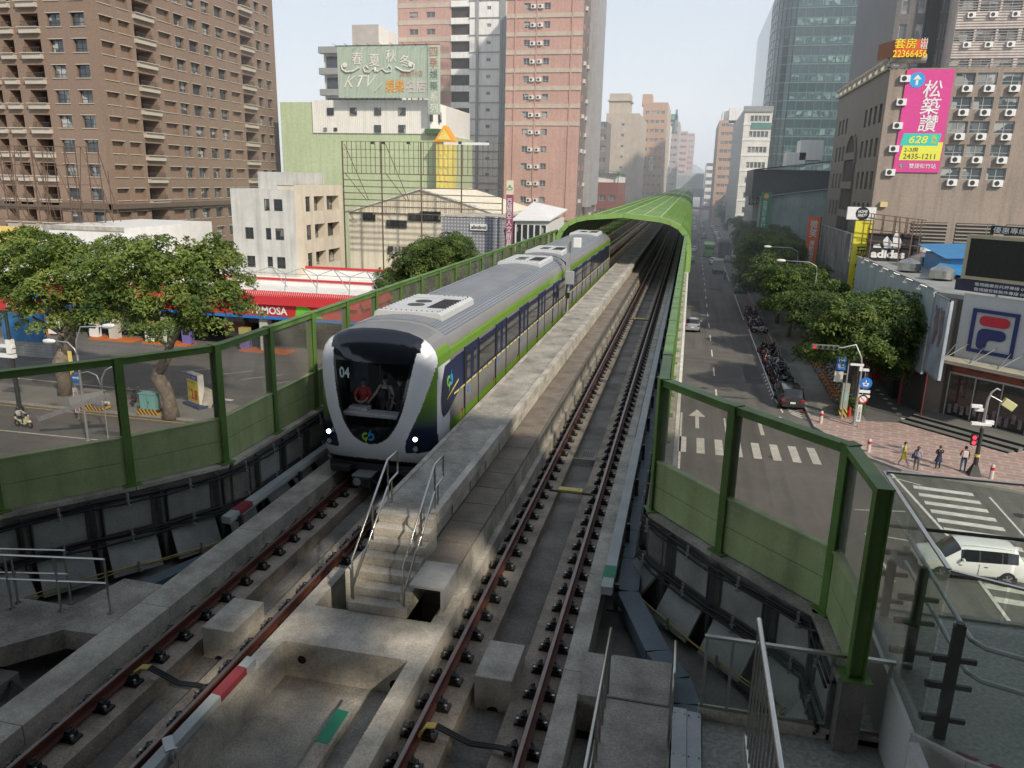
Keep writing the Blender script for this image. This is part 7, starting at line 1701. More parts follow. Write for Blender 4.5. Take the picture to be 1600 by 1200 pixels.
spots = [(12.0,92,.92),(11.6,101,1.1),(11.6,111,1.15),(11.6,121,1.15),(12.2,133,1.15),(12.6,145,1.15),(12.6,158,1.1),(14.5,171,1.),(14.2,186,1.15),(14.3,202,1.1),(13.8,220,1.1),(14.2,240,1.0),(13.6,264,1.),(14,290,1.),(13.6,320,1.),(13.8,352,1.)]
for i,(x,y,s) in enumerate(spots): dup((protoA,protoB)[i%2],(x,y,.1),i*1.7,'street tree standing %s from the crossing in the right hand row'%ordn[i],'trees along the right pavement',(s*.88,s*.88,s))
t_ = make_tree('street_tree','bushy round tree behind the left noise barrier, in front of the dotted building',(-25.8,78,.1),simple_blobs(rt,5.0,11.6,12)+[(0,-1,7.5,4.2,3.6,2.6),(1.5,0,8.6,3,3,2)],limb_set(9),41,leaf=.13,dens=20,mat=m_leaf2)
dup(t_,(-29.6,76,.1),2,'small dark tree at the left of the bushy tree behind the filling station',None,(.5,.5,.68))
dup(t_,(-17.2,84,.1),1,'small tree in front of the white pavilion beside the purple banner',None,(.62,.62,.86))
for i,(x,y,h) in enumerate(((-13.5,104,.9),(-13,118,.95),(-13.2,132,.9),(-15,196,1.0),(-14,212,1.0))): dup(t_,(x,y,.1),i,'low tree beside the canopy wall, %s up the left side'%['first','second','third','fourth','fifth'][i],'trees left of the canopy',(.6,.6,h*.72))
# palms by the mural building
def palm(x,y,h,label):
    r = T('palm_tree', label, 'palm', (x,y,.1)); n = MB(); n.tube([(0,0,0),(.1,0,h*.5),(0,0,h)],[.2,.14,.12],8); n.build('trunk', m_bark, r, smooth=True)
    n = MB(); rnd = random.Random(int(x*7))
    for k in range(16):
        a = k*2*PI/16+rnd.random()*.3; L_ = rnd.uniform(1.9,2.6); up_ = rnd.uniform(.2,1.0); pts = [Vector((math.cos(a)*L_*t, math.sin(a)*L_*t, h+up_*t*2-2.2*t*t)) for t in (0,.25,.5,.75,1)]
        for p,q in zip(pts,pts[1:]):
            d = (q-p).normalized(); s = d.cross(Vector((0,0,1))).normalized()
            for j in range(5):
                c = p+(q-p)*j/5
                for sg in (-1,1): e = c+s*sg*.55+Vector((0,0,-.25)); n.add([c,c+d*.09,e+d*.2],[(0,1,2)])
    n.build('crown', m_leaf2, r); return r
palm(20.2,120,11.2,'tall palm rising in front of the mural wall, left of the corner block'); palm(17.6,126,8.6,'shorter palm standing left of the tall one, beside the mural wall'); palm(18.5,121,7.0,'lowest palm under the tall one, above the orange sign')

# ------------------------------------------------------------------ filling station
G = T('filling_station', 'red and white filling station canopy on pillars behind the left trees', 'filling station', (-52,74,0))
m_redp = M('station_red',(.50,.028,.03),.5,var=.06,sc=.5); m_blu = M('station_blue',(.02,.16,.50),.5); xr, xl, yf, yb = -29.6, -78, 66.5, 82
n = MB(); n.box(xl,xr,yf,yb,3.75,4.95); n.build('fascia', m_redp, G, world=True)
n = MB(); n.box(xl-.02,xr+.02,yf-.03,yb,3.45,3.74); n.build('blue_edge', m_blu, G, world=True)
n = MB()                                                    # corrugated sloping red band
def slope(xa,ya,xb,yb_,nx,ny):
    L_ = math.hypot(xb-xa,yb_-ya); k = int(L_/.22); ax_ = Vector((xb-xa,yb_-ya,0))/L_; o = Vector((nx,ny,0))
    for i in range(k):
        p = Vector((xa,ya,0))+ax_*(i*L_/k); q_ = p+ax_*(L_/k*.62); e = p+ax_*(L_/k)
        n.add([p+o*.45+Vector((0,0,4.95)),q_+o*.45+Vector((0,0,4.95)),q_-o*.5+Vector((0,0,6.15)),p-o*.5+Vector((0,0,6.15))],[(0,1,2,3)])
        n.add([q_+o*.39+Vector((0,0,4.93)),e+o*.39+Vector((0,0,4.93)),e-o*.56+Vector((0,0,6.13)),q_-o*.56+Vector((0,0,6.13))],[(0,1,2,3)])
slope(xl,yf,xr,yf,0,-1); slope(xr,yf,xr,yb,1,0); n.build('red_mansard', m_redp, G, world=True)
n = MB(); n.box(xl,xr-.5,yf+.5,yb,5.6,5.75); n.build('roof', m_ribw, G, world=True)
n = MB(); n.box(xl,xr-.5,yb-.2,yb,5.75,6.6); n.box(xl,xr-2,yf+7.5,yf+7.7,5.75,6.2); n.build('roof_curb', m_white, G, world=True); n = MB(); n.box(xl,xr-.4,yb-.3,yb+.05,6.6,6.85); n.box(xl,xr-1.9,yf+7.4,yf+7.8,6.2,6.4); n.build('red_capping', m_redp, G, world=True)
n = MB()
for k in range(9):
    x = xr-2-k*3.4; n.bar((x,yf+2,5.75),(x,yf+2.4,7.6),.06,.06); n.bar((x,yf+2.4,7.6),(x+1.2,yf+3.5,8.1),.06,.06); n.bar((x+1.2,yf+3.5,8.1),(x+1.5,yf+6,5.75),.06,.06); n.bar((x,yf+2.4,7.6),(x+3.4,yf+2.4,7.6),.05,.05); n.bar((x+1.2,yf+3.5,8.1),(x+3.4,yf+2.4,7.6),.05,.05)
n.build('roof_frame', m_galv, G, world=True)
text('FORMOSA','lettering',1,m_white,G,(gy(398,482,yf).x+1.2,yf-.05,4.32),W=4.6,H=.75,bold=.03)
for xo,cl in ((-34.9,(.15,.5,.04)),(-52,(.15,.5,.04)),(-54,(.02,.2,.6)),(-57,(.55,.04,.05)),(-66,(.02,.2,.6))):
    n = MB(); n.poly([(xo-1.4,yf-.04,3.8),(xo+1.6,yf-.04,3.8),(xo-.2,yf-.04,4.9),(xo-1.2,yf-.04,4.9)]); n.build('fascia_chevron', M('chevron_%d'%int(cl[0]*100),cl,.5), G, world=True)
for x,y in ((-40,64.8+2.5),(-51.2,67.5),(-57.5,67.5),(-68,67.5),(-40,79),(-51,79),(-62,79)):
    n = MB(); n.box(x-.42,x+.42,y-.42,y+.42,.0,3.5); n.build('pillar', M('pillar_cream',(.50,.48,.42),.7), G, world=True)
    n = MB(); n.box(x-2.6,x+2.6,y-.8,y+.8,.02,.2); n.build('island_kerb', M('island_orange',(.50,.14,.03),.6), G, world=True)
for k,(x,y) in enumerate(((-53.3,67.6),(-49,67.6),(-60,67.6),(-42.3,67.3),(-55.5,79),(-47,79),(-65,67.5))):
    r = T('fuel_pump', 'fuel pump standing on an orange island under the filling station canopy, %s of seven'%['first','second','third','fourth','fifth','sixth','seventh'][k], 'fuel pump', (x,y,.2), group='pumps under the filling station canopy')
    n = MB(); n.box(-.5,.5,-.3,.3,0,1.5); n.build('pump_body', (m_white,M('pump_purple',(.16,.12,.35),.5))[k%2], r); n = MB(); n.box(-.5,.5,-.32,.32,1.5,2.1); n.build('pump_head', M('pump_sign',(.35,.30,.10),.5), r); n = MB(); n.box(-.35,.35,-.33,-.31,.9,1.3); n.build('display', m_black, r); n = MB(); n.tube([(.52,0,1.3),(.72,-.1,.9),(.6,-.1,.4),(.52,0,.8)],.03,6); n.build('hose', m_black, r)
r = T('station_kiosk', 'dim shop and stock of boxes under the back of the filling station canopy', 'kiosk', (-50,84,0)); n = MB(); n.box(-72,-34,83,88,-.05,3.6); n.build('wall', M('kiosk_wall',(.16,.14,.12),.8,var=.4,sc=1.5), r, world=True)
for k in range(9): n = MB(); n.box(-70+k*4,-67.4+k*4,82.9,83,.8,2.6); n.build('shop_window', m_pane, r, world=True)
r = T('goods_shelf', 'brown shelving unit stacked with boxes beneath the station canopy, between the two banyans', 'shelf', (-46,71,0)); n = MB(); n.box(-47,-44.6,71,71.8,.2,3.0); n.build('shelf_back', M('shelf_brown',(.22,.13,.07),.7,var=.3,sc=2), r, world=True)
for k in range(3): n = MB(); n.box(-46.9,-44.7,70.9,71.0,.5+k*.8,.9+k*.8); n.build('stock_box', M('stock_%d'%k,((.35,.3,.22),(.4,.1,.06),(.3,.3,.3))[k],.7,var=.5,sc=4), r, world=True)
r = T('shop_wall', 'grey block wall with a blue poster and red phone number sign, far left', 'wall', (-60,58,0)); n = MB(); n.box(-75,-56.8,58.5,59,.0,1.5); n.build('block_wall', Mtile('block_grey',(.34,.33,.31),(.22,.22,.2),.6,.25), r, world=True)
n = MB(); n.box(-62,-57.3,58.4,58.55,1.5,4.3); n.build('blue_poster', M('poster_blue',(.03,.15,.33),.5,var=.5,sc=.5), r, world=True); n = MB(); n.box(-64,-57.2,58.3,58.5,4.3,5.6); n.build('sign_board', M('sign_red_board',(.5,.04,.04),.5), r, world=True); text('04-2243-2223','lettering',1,m_white,r,(-59.3,58.27,4.8),W=3.4,H=.5)
# price board on its stand
S = T('price_board', 'yellow and blue petrol price board reading 2.8 on a slanted white box stand', 'sign board', (-35.2,48.6,.1), RAD(-28)); S['label'] = 'yellow and blue petrol price board reading 2.8 on a slanted white box'
n = MB(); n.box(-.85,.85,.0,.45,.25,2.5); n.build('board_box', m_white, S); n = MB(); n.box(-.78,.78,-.02,0,.35,2.05); n.build('board_face', M('board_yellow',(.72,.58,.03),.5), S); n = MB(); n.box(-.78,.78,-.02,0,2.06,2.44); n.build('board_header', M('board_blue',(.05,.08,.35),.5), S)
text('93 VIP','lettering',1,m_white,S,(0,-.03,2.25),W=1.2,H=.22,world=False); text('加油現金','lettering',1,M('letter_green',(.05,.35,.08),.5),S,(-.1,-.03,1.85),W=1.1,H=.22,world=False); text('降','lettering',1,m_redp,S,(-.55,-.03,1.3),W=.3,H=.35,world=False); text('2.8','lettering',1,m_redp,S,(.2,-.03,.95),W=.95,H=.8,bold=.03,world=False); text('元','lettering',1,m_redp,S,(-.55,-.03,.6),W=.3,H=.3,world=False)
n = MB(); n.box(-1.1,1.3,-.35,.8,.0,.22); [n.bar((-1+k*.4,-.4,0),(-.9+k*.4,.8,.3),.05,.05) for k in range(6)]; n.build('base_frame', M('base_navy',(.04,.06,.14),.6), S); n = MB(); n.add([(.9,.1,.25),(1.5,.5,.0),(1.5,1.0,1.2),(.9,.5,1.6)],[(0,1,2,3)]); n.build('side_prop', m_conc_l, S)
# utility cabinets and other things of the left corner
def cabinet(loc, rz, label, col, w=1.2, h=1.1):
    r = T('utility_cabinet', label, 'cabinet', loc, rz); n = MB(); n.box(-w/2,w/2,-.3,.3,.45,.45+h); n.build('cabinet_body', col, r, bevel=.02); n = MB(); n.box(-w/2-.04,w/2+.04,-.35,.35,.45+h,.52+h); n.build('cabinet_cap', col, r)
    n = MB(); n.box(-w/2-.2,w/2+.2,-.4,.4,0,.45); n.build('striped_base', M_str, r); n = MB(); n.box(-.01,.01,-.31,-.3,.5,.4+h); n.box(.08,.12,-.33,-.3,.9,1.05); n.build('door_seam', m_steel_d, r)
M_str = bpy.data.materials.new('hazard_stripes'); M_str.use_nodes = True; N = M_str.node_tree.nodes; L = M_str.node_tree.links; tc = N.new('ShaderNodeTexCoord'); mp = N.new('ShaderNodeMapping'); mp.inputs['Rotation'].default_value = (0,RAD(35),0); L.new(tc.outputs['Object'],mp.inputs[0]); wv = N.new('ShaderNodeTexWave'); wv.inputs['Scale'].default_value = 1.3; L.new(mp.outputs[0],wv.inputs[0]); cr = N.new('ShaderNodeMapRange'); cr.inputs[1].default_value = .48; cr.inputs[2].default_value = .52; L.new(wv.outputs['Fac'],cr.inputs[0]); mx = N.new('ShaderNodeMix'); mx.data_type = 'RGBA'; mx.inputs[6].default_value = (.62,.36,.03,1); mx.inputs[7].default_value = (.03,.03,.03,1); L.new(cr.outputs[0],mx.inputs[0]); L.new(mx.outputs[2],N['Principled BSDF'].inputs['Base Color'])
cabinet((-36.9,45.95,.1),.05,'turquoise utility cabinet on a black and orange striped base beside the leaning trunk',M('turquoise_paint',(.18,.42,.40),.5,var=.15))
cabinet((-41.6,45.9,.1),.0,'low brownish grey cabinet on an orange striped base, left of the blue arrow sign',M('cabinet_taupe',(.27,.24,.2),.6,var=.15),1.7,.9)
def pole(name,label,cat,x,y,h,r_=.08,mat=None,z=0.1): r = T(name,label,cat,(x,y,z)); n = MB(); n.tube([(0,0,0),(0,0,h)],[r_,r_*.7],10); n.cyl((0,0,0),(0,0,.15),r_*1.8,n=10); n.build('pole', mat or m_galv, r, smooth=40); return r
def lamp_arm(r, pts, head, d, rr=.045):
    n = MB(); n.tube(pts, rr, 8); n.build('arm', m_galv, r, smooth=True)
    n = MB(); h = Vector(head); d = Vector(d).normalized(); n.tube([h,h+d*.15,h+d*.5,h+d*.85,h+d*.95],[.05,.13,.17,.13,.03],10); o = n.build('lamp_head', M('lamp_white',(.66,.66,.63),.4), r, smooth=True); o.scale = (1,1,1)
# double lamp
b0 = gz(138,690,0.1); yl = b0.y; tp = gy(131,555,yl); hh = tp.z-.1
r = pole('street_lamp','tall street lamp with two curved arms of different reach beside the left road','street lamp',b0.x,yl,hh,.09)
a1 = gy(175,508,yl)-r.location; a2 = gy(70,532,yl)-r.location
lamp_arm(r,[(0,0,hh-.1),(.05,0,hh+.9),(.5,0,a1.z-.25),(a1.x-.7,0,a1.z-.12)],(a1.x-.75,0,a1.z-.12),(1,0,.1)); lamp_arm(r,[(0,0,hh-.1),(-.15,0,hh+.35),(-.6,0,a2.z+.0),(a2.x+.75,0,a2.z)],(a2.x+.8,0,a2.z),(-1,0,-.05))
n = MB(); c = gy(135,622,yl)-r.location; n.cbox(c,(2.7,.04,.55),M=Matrix.Rotation(RAD(-14),3,'Y')); n.build('sign_back', m_grey, r); n = MB(); n.bar(gy(60,655,yl)-r.location, gy(170,617,yl)-r.location,.07,.3); n.build('signal_boom', m_galv, r)
b1 = gz(169,684,.1); r = pole('camera_pole','slim curved pole with two white surveillance cameras beside the double lamp','pole',b1.x,b1.y,3.4,.05); n = MB(); n.tube([(0,0,3.3),(.05,0,4.0),(.4,0,4.6),(1.0,0,4.9)],.045,8); n.tube([(-.02,0,3.4),(-.3,0,4.2),(-.9,0,4.4),(-2.2,0,4.1)],.04,8); n.build('arm', m_galv, r, smooth=True)
n = MB(); n.cbox((-.35,-.1,2.2),(.75,.22,.2)); n.cbox((.0,.1,2.35),(.6,.2,.18)); n.build('camera', m_white, r, bevel=.02)
# far left pole
b2 = gz(31,640,.1); r = pole('traffic_pole','thick grey pole with dark banded base and cameras at the far left edge','pole',b2.x,b2.y,7.2,.16,m_steel_d)
n = MB(); n.cbox((-.5,0,4.0),(1.6,.3,.25)); n.cbox((-.3,0,4.7),(1.2,.25,.2)); n.box(-.2,.2,-.2,.2,4.2,5.2); n.build('camera', m_white, r)
# sign post with arrow
b3 = gz(124,655,.1); r = pole('sign_post','post with a round blue arrow sign and a red and white board below','sign',b3.x,b3.y,4.0,.05)
n = MB(); c = gy(120,590,b3.y)-r.location; n.cyl((c.x,-.06,c.z),(c.x,-.04,c.z),.42,n=24); n.build('round_sign', m_blu, r); n = MB(); n.box(c.x-.28,c.x+.12,-.075,-.062,c.z-.05,c.z+.05); n.poly([(c.x+.1,-.07,c.z-.14),(c.x+.3,-.07,c.z),(c.x+.1,-.07,c.z+.14)]); n.build('arrow', m_white, r)
n = MB(); n.box(-.2,.2,-.06,-.04,.5,2.3); n.build('white_board', m_white, r); text('禁止停車','lettering',1,m_redp,r,(-.0,-.07,1.3),W=.26,H=1.5,vert=True,world=False); n = MB(); n.box(-.22,.1,-.06,-.04,3.2,4.9); n.build('yellow_board', m_yellow, r)
# ------------------------------------------------------------------ vehicles
m_tyre = M('tyre',(.014,.014,.015),.8,var=.1); m_rim = M('rim_metal',(.42,.42,.43),.35,metal=.8); m_cgl = M('car_glass',(.012,.015,.018),.06,var=0,fine=0,spec=.8); m_tail = M('tail_red',(.35,.01,.01),.3,var=0,fine=0); m_hl = M('headlamp_clear',(.6,.62,.65),.15,var=0,fine=0); m_trim = M('car_trim',(.02,.02,.02),.6)
def car(name, label, loc, rz, paint, L_=4.5, Wd=1.82, H=1.45, kind='sedan', group=None, cat='car'):
    """nose towards +y"""
    r = T(name, label, cat, loc, rz, group); h = L_/2; w = Wd/2
    if kind == 'suv': st = [(-h,.55,.62,0),(-h+.06,.34,.98,0),(-h+.16,.30,1.02,.0),(-h+.50,.28,1.04,.93),(-h+.95,.28,1.03,1.),(-.2,.28,1.0,1.),(.45,.28,.98,.97),(.62,.28,.97,.90),(1.22,.28,1.0,.0),(1.35,.28,.99,0),(h-.35,.30,.90,0),(h-.08,.34,.76,0),(h,.5,.62,0)]
    else: st = [(-h,.5,.62,0),(-h+.06,.32,.88,0),(-h+.22,.28,.96,0),(-h+.62,.26,.97,0),(-h+1.25,.26,.94,.92),(-h+1.55,.26,.93,1.),(-.1,.26,.92,1.),(.40,.26,.91,.93),(1.12,.26,.93,0),(1.25,.26,.92,0),(h-.4,.28,.80,0),(h-.08,.32,.68,0),(h,.46,.58,0)]
    rings = []; k = 8
    for i,(y,zb,zt,g) in enumerate(st):
        e = max(0, abs(y)-(h-.45))/.45; ww = w*(1-.16*e*e)
        if g > 0: zr = zt+(H-zt)*g; pts = [(ww*.90,zb),(ww*.985,zb+.16),(ww,zt-.22),(ww*.955,zt),(ww*.80-.02*(1-g),zr-.10*(g)),(ww*.70,zr-.02),(ww*.35,zr+.015),(0,zr+.02)]
        else: pts = [(ww*.90,zb),(ww*.985,zb+.14*(zt-zb)/.5),(ww,zt-.22*(zt-zb)/.6),(ww*.955,zt-.03),(ww*.80,zt),(ww*.70,zt+.01),(ww*.35,zt+.03),(0,zt+.035)]
        rings.append([(x,y,z) for x,z in pts]+[(-x,y,z) for x,z in pts[-2::-1]])
    m = len(rings[0]); vs_ = [p for q in rings for p in q]; fb = []; fg = []
    gi = [i for i,s in enumerate(st) if s[3] > 0]; g0, g1 = gi[0], gi[-1]
    for i in range(len(st)-1):
        for j in range(m-1):
            f_ = (i*m+j, i*m+j+1, (i+1)*m+j+1, (i+1)*m+j); jj = min(j, m-2-j)
            side = jj == 3 and g0 <= i < g1; scr = 4 <= jj and (i == g0-1 or i == g1) ; scr2 = kind != 'suv' and False
            if kind == 'suv' and i == g1-1: scr = False
            (fg if side or scr or (jj == 3 and i in (g0-1,g1)) and False else fb).append(f_)
    fb.append(tuple(range(m-1,-1,-1))); fb.append(tuple((len(st)-1)*m+j for j in range(m))); 
    n = MB(); n.add(vs_, fb); body = n.build('body', paint, r, smooth=38)
    used = sorted({i for q in fg for i in q}); mp_ = {a:i for i,a in enumerate(used)}; n = MB(); n.add([vs_[a] for a in used],[tuple(mp_[a] for a in q) for q in fg]); n.build('glass', m_cgl, r, smooth=30)
    n = MB()
    for s in (-1,1):
        for yy in ((-.15,) if kind != 'suv' else (-.15,-h+1.15)): n.add([(s*(w*.957+.004),yy-.03,st[g0][2]),(s*(w*.957+.004),yy+.04,st[g0][2]),(s*(w*.80+.006),yy+.04,H-.10),(s*(w*.80+.006),yy-.03,H-.10)],[(0,1,2,3)])
        n.box(s*(w+.002),s*(w+.006),-.16,-.14,.35,.92); n.box(s*(w+.0),s*(w+.02),-.5,-.36,.80,.83); n.box(s*(w+.0),s*(w+.02),.55,.69,.80,.83)
    n.build('door_seam', m_trim, r)
    for y in (-h+.85, h-.86):
        for s in (-1,1):
            n = MB(); n.cyl((s*(w-.10),y,.33),(s*(w+.004),y,.36),.40,n=22); n.build('wheel_arch', m_trim, r)
            n = MB(); n.cyl((s*(w-.2),y,.33),(s*(w+.02),y,.33),.33,n=24); wh = n.build('wheel', m_tyre, r, smooth=40)
            n = MB(); n.cyl((s*(w+.015),y,.33),(s*(w+.026),y,.33),.215,.20,n=20); rm = n.build('rim', m_steel_d, wh)
            n = MB()
            for a in range(5): n.bar((s*(w+.03),y,.33),(s*(w+.03),y+.20*math.cos(a*1.2566),.33+.20*math.sin(a*1.2566)),.05,.012,up=(1,0,0))
            n.build('spokes', m_rim, wh)
    n = MB(); n.box(-w*.86,w*.86,-h-.012,-h+.1,.30,.52); n.box(-w*.84,w*.84,h-.1,h+.012,.28,.50); 
    for s in (-1,1): n.box(s*w*.93,s*(w+.004),-h+1.3,h-1.3,.25,.36)
    n.build('bumper', m_trim if kind == 'suv' else paint, r, bevel=.03)
    for s in (-1,1):
        n = MB(); n.box(s*w*.62,s*w*.93,-h+.0,-h+.14,.74,.90); n.build('taillight', m_tail, r, bevel=.02)
        n = MB(); n.box(s*w*.55,s*w*.90,h-.22,h-.04,.60,.74); n.build('headlight', m_hl, r, bevel=.02)
        n = MB(); n.cbox((s*(w+.09),.55,st[g0][2]+.05),(.18,.10,.12)); n.build('mirror', paint, r, bevel=.02)
    n = MB(); n.box(-.19,.19,-h-.02,-h-.008,.58,.72); n.build('plate', m_white, r)
    n = MB(); n.box(-w*.5,w*.5,h-.05,h+.01,.5,.62); n.build('grille', m_trim, r)
    if kind == 'suv':
        n = MB()
        for s in (-1,1): n.tube([(s*w*.66,-h+.75,H+.02),(s*w*.66,-.1,H+.06),(s*w*.66,.5,H+.02)],.02,6)
        n.build('roof_rails', m_galv, r)
    return r
P_w = M('paint_white',(.74,.74,.72),.25,var=.03,coat=.6,fine=.02); P_s = M('paint_silver',(.42,.44,.45),.3,metal=.5,var=.03,coat=.5,fine=.02); P_g = M('paint_graphite',(.055,.05,.052),.25,metal=.4,var=.05,coat=.6,fine=.02); P_k = M('paint_black',(.014,.014,.016),.2,var=.03,coat=.6,fine=.02); P_b = M('paint_blue_grey',(.09,.11,.14),.3,metal=.3,coat=.5); P_r = M('paint_dark_red',(.18,.02,.02),.3,coat=.5)
car('suv_car','white sport utility car crossing the zebra at right, seen through the glass balustrade',(13.5,35.75,0),RAD(92),P_w,4.45,1.84,1.62,'suv')
car('suv_car','dark graphite sport utility car parked at the near end of the scooter row',(8.85,63.2,0),0,P_g,4.5,1.86,1.66,'suv')
sil = car('sedan_car','silver sedan driving away alone in the left lane beside the green barrier',(1.15,94,0),0,P_s,4.5,1.78,1.43)
c = gx(1068,547,.45); r = T('edge_camera','small dark camera housing fixed outside the white coping of the viaduct','camera',(.1,c.y,c.z)); n = MB(); n.box(0,.5,-.03,.03,-.03,.03); n.cyl((.4,.35,0),(.4,-.3,0),.17,n=14); n.build('camera_body', m_black, r); n = MB(); n.cyl((.4,-.31,0),(.4,-.3,0),.12,n=14); n.build('lens', m_galv, r)
wh = car('sedan_car','small white car behind the green bus, brake lights lit, in the right lane',(5.6,176,0),0,P_w,4.3,1.75,1.5)
bk = car('sedan_car','blue grey sedan parked at the end of the far scooter group under the trees',(8.7,130.6,0),0,P_b,4.5,1.8,1.43)
dup(bk,(8.9,182,0),0,'dark blue grey sedan parked beside the black truck'); dup(wh,(1.2,206,0),0,'white sedan in the left lane level with the green bus')
dk = car('sedan_car','dark small car in the left lane short of the white sedan',(.6,177,0),0,P_k,4.2,1.75,1.5)
tr_s = car('pickup_truck','tiny brown truck mid road beyond the green bus',(4.4,258,0),0,M('paint_brown',(.2,.08,.05),.4),4.6,1.75,1.7,'suv',cat='truck')
far_cars = [(1.4,300,sil),(1.6,322,wh),(1.3,352,sil),(4.6,312,dk),(4.8,332,dk),(8.9,232,bk),(9.0,242,sil),(8.9,252,wh),(8.9,262,bk),(8.9,273,sil),(9,285,wh),(8.9,300,dk),(8.9,314,bk),(1.6,382,wh),(4.8,370,wh),(1.5,410,sil),(5,402,sil),(8.9,330,wh),(8.9,350,sil),(8.9,372,bk)]
for i,(x,y,s) in enumerate(far_cars): dup(s,(x,y,0),0,'%s car %s, about %d car lengths beyond the green bus'%({id(sil):'silver',id(wh):'white',id(dk):'dark',id(bk):'blue grey'}[id(s)],'parked at the right kerb' if x > 8 else ('driving in the left lane' if x < 3 else 'driving in the middle lane'),max(1,int((y-205)/4.5))),'distant traffic')
def boxtruck(label, loc, boxm, cabm, w=2.1, l=4.6, h=2.7, name='box_truck', cat='truck', extra=None):
    r = T(name,label,cat,loc); n = MB(); n.box(-w/2,w/2,-l/2,l/2,.75,h+.2); n.build('cargo_box', boxm, r, bevel=.04); n = MB(); n.box(-w/2+.1,w/2-.1,l/2+.05,l/2+1.6,.5,2.2); n.build('cab', cabm, r, bevel=.12)
    n = MB(); n.box(-w/2+.02,w/2-.02,-l/2-.02,-l/2+.3,.45,.72); n.build('bumper', m_trim, r); n = MB(); n.box(-.02,.02,-l/2-.025,-l/2,.9,h); [n.box(s*.35-.02,s*.35+.02,-l/2-.04,-l/2,1.0,h) for s in (-1,1)]; n.box(-w/2+.06,w/2-.06,-l/2-.02,-l/2,h,h+.06); n.build('door_bars', m_grey, r)
    for s in (-1,1):
        for y in (-l/2+.9,l/2+.7): n = MB(); n.cyl((s*(w/2-.3),y,.4),(s*(w/2-.02),y,.4),.4,n=18); n.build('wheel', m_tyre, r)
        n = MB(); n.box(s*(w/2-.35),s*(w/2-.05),-l/2-.04,-l/2-.01,.5,.68); n.build('taillight', m_tail, r)
    return r
boxtruck('pale cream box truck driving behind the white car in the middle lane',(5.95,158,0),M('truck_cream',(.46,.46,.38),.6,streak=.15),P_w,2.0,4.0,2.5)
boxtruck('tall dark open backed truck parked at the kerb beside the green bus',(8.4,196,0),M('truck_black',(.025,.027,.03),.7),P_k,2.4,7,3.6)
r = T('city_bus','bright green city bus driving away in the middle lane','bus',(4.9,196,0)); m_bus = M('bus_green',(.06,.42,.06),.4,var=.05); n = MB(); n.box(-1.25,1.25,-5,5,.4,3.1); n.build('body', m_bus, r, bevel=.1); n = MB(); n.box(-1.0,1.0,-5.02,-5,1.9,2.8); [n.box(s*1.25,s*1.265,-4.6,4.6,1.5,2.5) for s in (-1,1)]; n.build('window', m_cgl, r)
n = MB(); n.box(-.9,.9,-5.03,-5.01,2.4,2.75); n.build('destination_sign', M('bus_sign',(.4,.1,.05),.5), r); [ (lambda q:(q.box(s*.8,s*1.15,-5.03,-5.0,.7,1.2), q.build('taillight', m_tail, r)))(MB()) for s in (-1,1)]
for s in (-1,1):
    for y in (-3.2,3.2): n = MB(); n.cyl((s*.95,y,.48),(s*1.26,y,.48),.48,n=18); n.build('wheel', m_tyre, r)
# scooters
def scooter(label, loc, rz, paint, group=None, name='scooter'):
    r = T(name,label,'scooter',loc,rz,group)
    n = MB(); n.tube([(0,-.62,.62),(0,-.35,.60),(0,-.02,.45),(0,.10,.34)],[.10,.17,.15,.08],8); n.box(-.14,.14,-.02,.34,.27,.33); n.build('body', paint, r, smooth=50)
    n = MB(); n.add([(-.2,.33,.28),(.2,.33,.28),(.17,.52,.85),(-.17,.52,.85),(-.12,.42,.28),(.12,.42,.28),(.1,.60,.85),(-.1,.60,.85)],[(0,1,2,3),(7,6,5,4),(0,3,7,4),(1,5,6,2),(3,2,6,7)]); n.tube([(0,.56,.45),(0,.72,.5),(0,.82,.40)],[.12,.1,.03],8); n.build('front_shield', paint, r, smooth=40)
    n = MB(); n.tube([(0,-.66,.76),(0,-.4,.78),(0,-.1,.74)],[.07,.12,.09],8); n.build('seat', m_black, r, smooth=True)
    for y in (-.50,.68): n = MB(); n.tube([(0,y+.2*math.cos(t*PI/7),.24+.2*math.sin(t*PI/7)) for t in range(15)],.055,6,caps=False); w_ = n.build('wheel', m_tyre, r, smooth=True); n = MB(); n.cyl((-.03,y,.24),(.03,y,.24),.12,n=12); n.build('rim', m_rim, w_)
    n = MB(); n.tube([(-.34,.40,1.0),(-.1,.50,.98),(.1,.50,.98),(.34,.40,1.0)],.025,6); n.cbox((0,.5,.93),(.22,.16,.16)); n.build('handlebar', m_trim, r)
    n = MB(); n.cyl((0,.60,.90),(0,.64,.89),.07,n=12); n.build('headlight', m_hl, r)
    n = MB()
    for s in (-1,1): n.tube([(s*.2,.46,1.0),(s*.3,.44,1.2)],.01,5); n.cbox((s*.32,.44,1.23),(.14,.02,.09))
    n.build('mirrors', m_rim, r); n = MB(); n.cbox((0,-.74,.62),(.18,.06,.08)); n.build('taillight', m_tail, r)
    return r
SP = [scooter('x',(0,0,0),0,p) for p in (M('scooter_black',(.02,.02,.024),.3,coat=.5),M('scooter_grey',(.2,.2,.22),.35,coat=.4),M('scooter_white',(.55,.55,.55),.35,coat=.4),M('scooter_navy',(.02,.04,.13),.3,coat=.5),M('scooter_red',(.25,.03,.04),.3,coat=.5))]
cn = ['black','grey','white','navy','dark red']; rs = random.Random(9)
def words(i): 
    o = ['first','second','third','fourth','fifth','sixth','seventh','eighth','ninth','tenth','eleventh','twelfth','thirteenth','fourteenth','fifteenth','sixteenth','seventeenth','eighteenth','nineteenth','twentieth']
    return o[i] if i < 20 else 'twenty '+o[i-20] if i < 29 else 'number %d'%(i+1)
